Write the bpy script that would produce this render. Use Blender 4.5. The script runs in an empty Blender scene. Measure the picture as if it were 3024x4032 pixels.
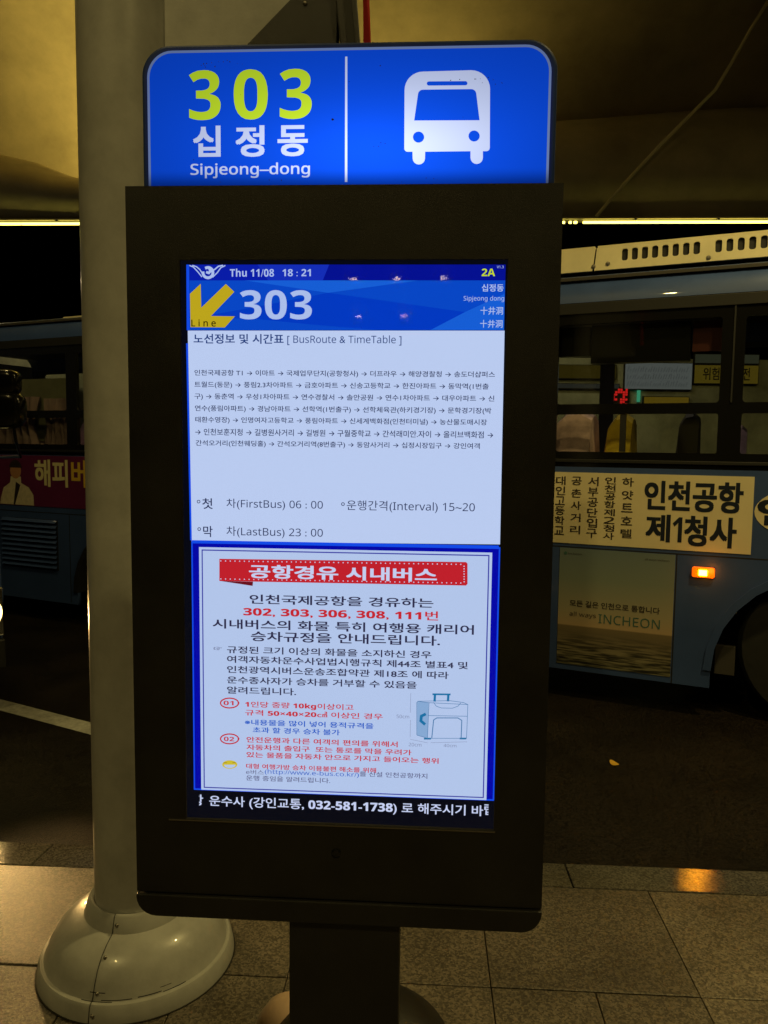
import bpy, bmesh, math, random
from mathutils import Vector, Matrix
from mathutils.geometry import tessellate_polygon
random.seed(7)
sc = bpy.context.scene
C = sc.collection
PI = math.pi

# ------------------------------------------------------------------ camera
cam_d = bpy.data.cameras.new('camera')
cam_d.sensor_fit = 'VERTICAL'; cam_d.sensor_height = 36.0
cam_d.lens = 36.0 * 3039.1 / 4032.0
cam_d.clip_start = 0.05; cam_d.clip_end = 400
cam = bpy.data.objects.new('camera', cam_d); C.objects.link(cam)
PITCH, ROLL = 0.08646279, 0.01141213
f_ = Vector((0, math.cos(PITCH), -math.sin(PITCH))); u_ = Vector((0, math.sin(PITCH), math.cos(PITCH))); r_ = Vector((1, 0, 0))
r2 = math.cos(ROLL) * r_ + math.sin(ROLL) * u_; u2 = -math.sin(ROLL) * r_ + math.cos(ROLL) * u_
M = Matrix((r2, u2, -f_)).transposed().to_4x4(); M.translation = Vector((0, 0, 1.6))
cam.matrix_world = M
sc.camera = cam

# ------------------------------------------------------------------ world: night sky
w = bpy.data.worlds.new('World'); sc.world = w; w.use_nodes = True
nt = w.node_tree; nt.nodes.clear()
sky = nt.nodes.new('ShaderNodeTexSky'); sky.sky_type = 'NISHITA'; sky.sun_disc = False
sky.sun_elevation = math.radians(-7); sky.sun_rotation = math.radians(200)
bg = nt.nodes.new('ShaderNodeBackground'); bg.inputs['Strength'].default_value = 0.05
out = nt.nodes.new('ShaderNodeOutputWorld')
nt.links.new(sky.outputs[0], bg.inputs[0]); nt.links.new(bg.outputs[0], out.inputs[0])
vs = sc.view_settings
sc.display_settings.display_device = 'sRGB'
vs.view_transform = 'Standard'; vs.look = 'None'; vs.exposure = 0; vs.gamma = 1; vs.use_curve_mapping = False
sc.cycles.max_bounces = 6; sc.cycles.transparent_max_bounces = 12

WARM = (1.0, 0.77, 0.27)
def aim(o, target):
    d = Vector(target) - o.location
    o.rotation_euler = d.to_track_quat('-Z', 'Y').to_euler()
def light(kind, name, loc, power, color, target=None, **kw):
    d = bpy.data.lights.new(name, kind); d.energy = power; d.color = color
    for k, v in kw.items(): setattr(d, k, v)
    o = bpy.data.objects.new(name, d); C.objects.link(o); o.location = loc
    if target: aim(o, target)
    return o
LAMP_SPOTS = [  # x, y, z, power : down lamps under the canopy (dim far ones mirrored in glass; high pair added as fill)
    (2.6, 2.9, 5.2, 95), (-3.0, 5.1, 5.2, 26), (6.5, 3.0, 5.2, 40), (-3.0, -3.0, 8.6, 150), (3.5, -3.0, 8.6, 150),
    (-1.5, -8.0, 3.87, 0.7), (-0.9, -8.0, 3.87, 0.7), (-0.28, -8.0, 3.87, 0.7), (-1.42, -8.0, 3.37, 0.5), (-0.8, -8.0, 3.37, 0.5)]
for x, y, z, p in LAMP_SPOTS:
    light('AREA', 'lamp_light', (x, y, z - 0.03), p, WARM, shape='DISK', size=0.22 if p > 5 else 0.10)
light('SPOT', 'uplight_beam', (-3.6, 14.35, 5.85), 640, (1.0, 0.72, 0.15), (-6.5, 13.9, 9.5), spot_size=math.radians(150), spot_blend=0.9, shadow_soft_size=0.15)
light('SPOT', 'uplight_beam', (-0.2, 14.35, 5.95), 190, (1.0, 0.73, 0.15), (-0.4, 14.2, 9.0), spot_size=math.radians(150), spot_blend=0.9, shadow_soft_size=0.15)
light('SPOT', 'headlight_beam', (-2.24, 4.22, 0.58), 62, (1.0, 0.60, 0.20), (-1.0, 2.6, 0.3), spot_size=math.radians(52), spot_blend=0.6, shadow_soft_size=0.05)
light('POINT', 'marker_glow', (2.02, 4.72, 0.83), 0.35, (1.0, 0.25, 0.02), shadow_soft_size=0.02)

light('AREA', 'stop_light', (2.2, 9.3, 3.9), 17, (1.0, 0.85, 0.5), shape='DISK', size=0.3)
light('AREA', 'stop_light', (-5.0, 9.3, 3.6), 16, (1.0, 0.80, 0.45), shape='DISK', size=0.3)
for s_ in (-5.6, -0.2):   # unseen fill added inside the bus to lift the seats
    light('AREA', 'cabin_fill', (1.63 + s_ * 0.906 + 1.0 * 0.4226, 5.0 - s_ * 0.4226 + 1.0 * 0.906, 2.66), 1.2 if s_ < -1 else 2.0, (1.0, 0.86, 0.7), shape='RECTANGLE', size=0.9, size_y=0.12)

# ------------------------------------------------------------------ materials
def s2l(c):
    r = []
    for v in c:
        v /= 255.0
        r.append(v / 12.92 if v <= 0.04045 else ((v + 0.055) / 1.055) ** 2.4)
    return (r[0], r[1], r[2], 1)
def mat(name, col, rough=0.5, metal=0.0, noise=0.0, nscale=20.0, bump=0.0, bscale=200.0, coat=0.0, spec=0.5):
    m = bpy.data.materials.new(name); m.use_nodes = True
    n = m.node_tree.nodes; l = m.node_tree.links; b = n['Principled BSDF']
    b.inputs['Base Color'].default_value = (*col, 1); b.inputs['Roughness'].default_value = rough
    b.inputs['Metallic'].default_value = metal; b.inputs['Coat Weight'].default_value = coat
    b.inputs['Specular IOR Level'].default_value = spec
    geo = n.new('ShaderNodeNewGeometry')
    if noise:
        t = n.new('ShaderNodeTexNoise'); t.inputs['Scale'].default_value = nscale; t.inputs['Detail'].default_value = 6; t.inputs['Roughness'].default_value = 0.65
        l.new(geo.outputs['Position'], t.inputs['Vector'])
        r = n.new('ShaderNodeValToRGB'); r.color_ramp.elements[0].position = 0.3; r.color_ramp.elements[1].position = 0.7
        lo = [max(0, c * (1 - noise)) for c in col]; hi = [min(1, c * (1 + noise)) for c in col]
        r.color_ramp.elements[0].color = (*lo, 1); r.color_ramp.elements[1].color = (*hi, 1)
        l.new(t.outputs[0], r.inputs[0]); l.new(r.outputs[0], b.inputs['Base Color'])
        rr = n.new('ShaderNodeMapRange'); rr.inputs[3].default_value = rough * 0.8; rr.inputs[4].default_value = min(1, rough * 1.2)
        l.new(t.outputs[0], rr.inputs[0]); l.new(rr.outputs[0], b.inputs['Roughness'])
    if bump:
        t2 = n.new('ShaderNodeTexNoise'); t2.inputs['Scale'].default_value = bscale; t2.inputs['Detail'].default_value = 3
        l.new(geo.outputs['Position'], t2.inputs['Vector'])
        bp = n.new('ShaderNodeBump'); bp.inputs['Strength'].default_value = bump; bp.inputs['Distance'].default_value = 0.002
        l.new(t2.outputs[0], bp.inputs['Height']); l.new(bp.outputs[0], b.inputs['Normal'])
    return m
def emit(name, rgb255, strength=1.0):
    m = bpy.data.materials.new(name); m.use_nodes = True
    n = m.node_tree.nodes; n.clear()
    e = n.new('ShaderNodeEmission'); e.inputs[0].default_value = s2l(rgb255); e.inputs[1].default_value = strength
    o = n.new('ShaderNodeOutputMaterial'); m.node_tree.links.new(e.outputs[0], o.inputs[0])
    return m
def glass(name, tint, rough=0.02, refl=1.0):
    m = bpy.data.materials.new(name); m.use_nodes = True
    n = m.node_tree.nodes; l = m.node_tree.links; n.clear()
    t = n.new('ShaderNodeBsdfTransparent'); t.inputs[0].default_value = (*tint, 1)
    g = n.new('ShaderNodeBsdfGlossy'); g.inputs['Roughness'].default_value = rough
    fr = n.new('ShaderNodeFresnel'); fr.inputs[0].default_value = 1.5
    mx = n.new('ShaderNodeMixShader'); o = n.new('ShaderNodeOutputMaterial')
    ge = n.new('ShaderNodeNewGeometry'); iv = n.new('ShaderNodeMath'); iv.operation = 'SUBTRACT'; iv.inputs[0].default_value = 1.0; l.new(ge.outputs['Backfacing'], iv.inputs[1])
    ml = n.new('ShaderNodeMath'); ml.operation = 'MULTIPLY'; l.new(fr.outputs[0], ml.inputs[0]); l.new(iv.outputs[0], ml.inputs[1])   # a pane reflects once, at its outer face
    l.new(ml.outputs[0], mx.inputs[0]); l.new(t.outputs[0], mx.inputs[1]); l.new(g.outputs[0], mx.inputs[2]); l.new(mx.outputs[0], o.inputs[0])
    return m
def granite(name, col, amp, rough, bump):
    m = bpy.data.materials.new(name); m.use_nodes = True
    n = m.node_tree.nodes; l = m.node_tree.links; b = n['Principled BSDF']
    geo = n.new('ShaderNodeNewGeometry')
    v = n.new('ShaderNodeTexVoronoi'); v.inputs['Scale'].default_value = 170
    t = n.new('ShaderNodeTexNoise'); t.inputs['Scale'].default_value = 120 if name != 'asphalt' else 60; t.inputs['Detail'].default_value = 8; t.inputs['Roughness'].default_value = 0.8
    t3 = n.new('ShaderNodeTexNoise'); t3.inputs['Scale'].default_value = 2.2; t3.inputs['Detail'].default_value = 5
    for q in (v, t, t3): l.new(geo.outputs['Position'], q.inputs['Vector'])
    sx = n.new('ShaderNodeSeparateColor'); l.new(v.outputs['Color'], sx.inputs[0])
    mxf = n.new('ShaderNodeMath'); mxf.operation = 'ADD'; l.new(sx.outputs[0], mxf.inputs[0]); l.new(t.outputs[0], mxf.inputs[1])
    r = n.new('ShaderNodeValToRGB'); e = r.color_ramp.elements
    e[0].position = 0.45; e[0].color = (*[c * (1 - amp) for c in col], 1)
    e[1].position = 1.45 / 1.5; e[1].color = (*[min(1, c * (1 + amp)) for c in col], 1)
    mm_ = n.new('ShaderNodeMath'); mm_.operation = 'MULTIPLY'; mm_.inputs[1].default_value = 0.66; l.new(mxf.outputs[0], mm_.inputs[0])
    l.new(mm_.outputs[0], r.inputs[0])
    # broad dirt: real wear of the stone
    mr = n.new('ShaderNodeMapRange'); mr.inputs[1].default_value = 0.35; mr.inputs[2].default_value = 0.7; mr.inputs[3].default_value = 0.58; mr.inputs[4].default_value = 1.12
    l.new(t3.outputs[0], mr.inputs[0])
    oi = n.new('ShaderNodeObjectInfo'); mo = n.new('ShaderNodeMapRange'); mo.inputs[3].default_value = 0.86; mo.inputs[4].default_value = 1.12
    l.new(oi.outputs['Random'], mo.inputs[0])
    m3 = n.new('ShaderNodeMath'); m3.operation = 'MULTIPLY'; l.new(mr.outputs[0], m3.inputs[0]); l.new(mo.outputs[0], m3.inputs[1])
    b.inputs['Specular IOR Level'].default_value = 0.18 if name == 'asphalt' else 0.5
    mc = n.new('ShaderNodeVectorMath'); mc.operation = 'SCALE'; l.new(r.outputs[0], mc.inputs[0]); l.new(m3.outputs[0], mc.inputs['Scale'])
    l.new(mc.outputs[0], b.inputs['Base Color'])
    rr = n.new('ShaderNodeMapRange'); rr.inputs[3].default_value = rough * 0.7; rr.inputs[4].default_value = min(1, rough * 1.3)
    l.new(t3.outputs[0], rr.inputs[0]); l.new(rr.outputs[0], b.inputs['Roughness'])
    bp = n.new('ShaderNodeBump'); bp.inputs['Strength'].default_value = bump; bp.inputs['Distance'].default_value = 0.009 if name == 'asphalt' else 0.003
    l.new(t.outputs[0], bp.inputs['Height']); l.new(bp.outputs[0], b.inputs['Normal'])
    return m

MT = dict(
    asphalt=granite('asphalt', (0.020, 0.015, 0.011), 0.9, 0.42, 1.0),
    slab=granite('granite_slab', (0.165, 0.138, 0.105), 0.5, 0.36, 0.45),
    kerb=granite('granite_kerb', (0.12, 0.11, 0.095), 0.4, 0.09, 0.08),
    bedding=mat('bedding_mortar', (0.03, 0.027, 0.022), 0.9, noise=0.4, nscale=60),
    roadpaint=mat('road_paint', (0.36, 0.36, 0.33), 0.6, noise=0.35, nscale=30, bump=0.6, bscale=250),
    kioskpaint=mat('dark_powder_coat', (0.0135, 0.0128, 0.0120), 0.40, noise=0.35, nscale=6, bump=0.35, bscale=900),
    kioskinner=mat('black_mask', (0.006, 0.006, 0.007), 0.3),
    steel=mat('brushed_steel', (0.32, 0.29, 0.26), 0.28, metal=0.9, noise=0.15, nscale=8),
    screenglass=glass('screen_glass', (0.97, 0.97, 0.97), 0.03),
    polepaint=mat('cream_pole_paint', (0.46, 0.46, 0.44), 0.33, noise=0.14, nscale=9, bump=0.12, bscale=120, coat=0.2),
    rubber=mat('black_rubber', (0.015, 0.015, 0.015), 0.7, noise=0.3, nscale=30),
    blackgloss=mat('black_gloss', (0.008, 0.008, 0.008), 0.12),
    blackmatt=mat('black_trim', (0.012, 0.012, 0.012), 0.6),
    busblue=mat('bus_blue_paint', (0.042, 0.080, 0.235), 0.42, noise=0.12, nscale=3, coat=0.4, bump=0.1, bscale=40),
    buscream=mat('cream_cover', (0.82, 0.74, 0.46), 0.45, noise=0.10, nscale=5),
    board=mat('route_board_cream', (0.78, 0.68, 0.42), 0.5, noise=0.05, nscale=4),
    ink=mat('navy_lettering', (0.006, 0.012, 0.03), 0.5),
    ink2=mat('brown_lettering', (0.05, 0.04, 0.03), 0.5),
    magenta=mat('magenta_wrap', (0.13, 0.014, 0.075), 0.45, noise=0.15, nscale=3),
    adcream=mat('cream_print', (0.75, 0.68, 0.36), 0.5), adyellow=mat('yellow_print', (0.75, 0.50, 0.05), 0.5),
    skin=mat('skin_print', (0.50, 0.24, 0.12), 0.5), coatprint=mat('coat_print', (0.66, 0.58, 0.40), 0.5, noise=0.15, nscale=25),
    darkprint=mat('dark_print', (0.03, 0.02, 0.02), 0.5),
    lilac=mat('lilac_seat_cover', (0.66, 0.46, 0.56), 0.8, noise=0.35, nscale=9), yellowcover=mat('yellow_seat_cover', (0.85, 0.60, 0.05), 0.8, noise=0.25, nscale=9),
    interior=mat('bus_interior', (0.05, 0.045, 0.04), 0.7), rimsteel=mat('wheel_steel', (0.25, 0.24, 0.22), 0.4, metal=0.7, noise=0.2, nscale=12),
    busglass=glass('tinted_bus_glass', (0.84, 0.85, 0.80), 0.02),
    concrete=mat('stained_concrete', (0.42, 0.37, 0.27), 0.85, noise=0.26, nscale=0.8, bump=0.5, bscale=25),
    darkwall=mat('dark_render', (0.40, 0.42, 0.36), 0.85, noise=0.4, nscale=2.0),
    amberlens=mat('amber_lens', (0.85, 0.18, 0.01), 0.25), mirrorback=mat('mirror_housing', (0.004, 0.004, 0.005), 0.18, spec=0.3),
    leaf=mat('yellow_leaf', (0.62, 0.36, 0.03), 0.6, noise=0.2, nscale=80), rope=mat('cable_sheath', (0.75, 0.70, 0.50), 0.7),
    red=mat('red_film', (0.55, 0.01, 0.015), 0.4), screw=mat('screw_steel', (0.30, 0.28, 0.24), 0.35, metal=0.9),
    lens=glass('clear_lens', (0.95, 0.95, 0.95), 0.02), chrome=mat('chrome', (0.8, 0.8, 0.8), 0.08, metal=1.0),
)
MT['strip'] = emit('led_strip_light', (255, 238, 110), 4.5)
MT['amber'] = emit('amber_bulb', (255, 165, 22), 110.0)
MT['amberlens'] = mat('amber_lens', (0.85, 0.18, 0.01), 0.25)
_b = MT['amberlens'].node_tree.nodes['Principled BSDF']; _b.inputs['Emission Color'].default_value = (1.0, 0.13, 0.0, 1); _b.inputs['Emission Strength'].default_value = 0.9
MT['headlamp'] = emit('headlight_bulb', (255, 225, 130), 5.0)
MT['lampdisc'] = emit('lamp_diffuser', (255, 230, 160), 3.0)

# ------------------------------------------------------------------ helpers
class MB:
    def __init__(s): s.v = []; s.f = []
    def add(s, vs_, fs):
        o = len(s.v); s.v += [tuple(v) for v in vs_]; s.f += [tuple(i + o for i in f) for f in fs]; return s
    def box(s, x0, y0, z0, x1, y1, z1):
        v = [(x0, y0, z0), (x1, y0, z0), (x1, y1, z0), (x0, y1, z0), (x0, y0, z1), (x1, y0, z1), (x1, y1, z1), (x0, y1, z1)]
        return s.add(v, [(0, 3, 2, 1), (4, 5, 6, 7), (0, 1, 5, 4), (1, 2, 6, 5), (2, 3, 7, 6), (3, 0, 4, 7)])
    def lathe(s, prof, cx=0, cy=0, n=48, axis='z'):
        vs_ = []; m = len(prof)
        for i in range(n):
            a = 2 * PI * i / n
            for r, z in prof:
                x, y = r * math.cos(a), r * math.sin(a)
                vs_.append((cx + x, cy + y, z) if axis == 'z' else (cx + x, z, cy + y))
        fs = []
        for i in range(n):
            j = (i + 1) % n
            for k in range(m - 1): fs.append((i * m + k, j * m + k, j * m + k + 1, i * m + k + 1))
        return s.add(vs_, fs)
    def tube(s, pts, r, n=8):
        pts = [Vector(p) for p in pts]; rings = []
        for i, p in enumerate(pts):
            d = (pts[min(i + 1, len(pts) - 1)] - pts[max(i - 1, 0)]).normalized()
            a = d.orthogonal().normalized() if i == 0 else (rings[-1][1] - d * rings[-1][1].dot(d)).normalized()
            b = d.cross(a); rings.append(([p + r * (math.cos(2 * PI * k / n) * a + math.sin(2 * PI * k / n) * b) for k in range(n)], a))
        vs_ = [q for rg, _ in rings for q in rg]; fs = []
        for i in range(len(pts) - 1):
            for k in range(n): fs.append((i * n + k, i * n + (k + 1) % n, (i + 1) * n + (k + 1) % n, (i + 1) * n + k))
        fs.append(tuple(range(n))[::-1]); fs.append(tuple((len(pts) - 1) * n + k for k in range(n)))
        return s.add(vs_, fs)
    def prism(s, pts, t0, t1):           # outline in (x, z), thickness along y from t0 (front) to t1
        n = len(pts)
        return s.add([(x, t0, z) for x, z in pts] + [(x, t1, z) for x, z in pts],
                     [tuple(range(n)), tuple(range(n, 2 * n))[::-1]] + [(i, i + n, (i + 1) % n + n, (i + 1) % n) for i in range(n)])
    def mesh(s, name, m, smooth=False, bevel=0, seg=2):
        me = bpy.data.meshes.new(name); me.from_pydata(s.v, [], s.f)
        bm = bmesh.new(); bm.from_mesh(me); bmesh.ops.recalc_face_normals(bm, faces=bm.faces)
        if bevel:
            es = [e for e in bm.edges if len(e.link_faces) == 2 and e.calc_face_angle(0) > 0.5]
            bmesh.ops.bevel(bm, geom=es, offset=bevel, segments=seg, affect='EDGES', profile=0.5)
        bm.to_mesh(me); bm.free()
        if m: me.materials.append(m)
        if smooth:
            for p in me.polygons: p.use_smooth = True
            try: me.set_sharp_from_angle(angle=math.radians(35))
            except Exception: pass
        return me
    def build(s, name, m, parent=None, smooth=False, bevel=0, loc=(0, 0, 0), rot=(0, 0, 0), seg=2):
        return link(name, s.mesh(name, m, smooth, bevel, seg), parent, loc, rot)
def link(name, me, parent=None, loc=(0, 0, 0), rot=(0, 0, 0)):
    o = bpy.data.objects.new(name, me); C.objects.link(o); o.parent = parent; o.location = loc; o.rotation_euler = rot
    return o
def tag(o, label=None, cat=None, group=None, kind=None):
    for k, v in (('label', label), ('category', cat), ('group', group), ('kind', kind)):
        if v: o[k] = v
    return o
def empty(name, loc, rz=0, **kw):
    o = bpy.data.objects.new(name, None); C.objects.link(o); o.location = loc; o.rotation_euler = (0, 0, rz)
    o.empty_display_size = 0.1
    return tag(o, **kw)
def copy_part(o, parent=None, loc=None):
    c = o.copy(); C.objects.link(c)
    if parent is not None: c.parent = parent
    if loc is not None: c.location = loc
    return c
JOBS = []          # curves are turned into meshes all at once at the end of the script
def finish_jobs():
    obs = []
    for c, me, fn in JOBS:
        o = bpy.data.objects.new('tmp', c); C.objects.link(o); obs.append(o)
    bpy.context.view_layer.update(); dg = bpy.context.evaluated_depsgraph_get()
    for o, (c, me, fn) in zip(obs, JOBS):
        t = o.evaluated_get(dg).to_mesh(); bm = bmesh.new(); bm.from_mesh(t); o.evaluated_get(dg).to_mesh_clear()
        fn(bm); bm.to_mesh(me); bm.free()
        for p in me.polygons: p.material_index = 0
        me.update()
    for o, (c, me, fn) in zip(obs, JOBS): bpy.data.objects.remove(o); bpy.data.curves.remove(c)
def plate(name, outer, holes, t0, t1, m, parent=None):   # flat plate in the x-z plane with real openings
    c = bpy.data.curves.new(name, 'CURVE'); c.dimensions = '2D'; c.fill_mode = 'BOTH'; c.extrude = (t1 - t0) / 2
    for loop in [outer] + list(holes):
        sp = c.splines.new('POLY'); sp.points.add(len(loop) - 1); sp.use_cyclic_u = True
        for p, q in zip(sp.points, loop): p.co = (q[0], q[1], 0, 1)
    def fn(bm):
        for v in bm.verts: v.co = Vector((v.co.x, (t0 + t1) / 2 - v.co.z, v.co.y))
        bmesh.ops.remove_doubles(bm, verts=bm.verts, dist=1e-6); bmesh.ops.recalc_face_normals(bm, faces=bm.faces)
    me = bpy.data.meshes.new(name); me.materials.append(m); JOBS.append((c, me, fn))
    return link(name, me, parent)
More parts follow.
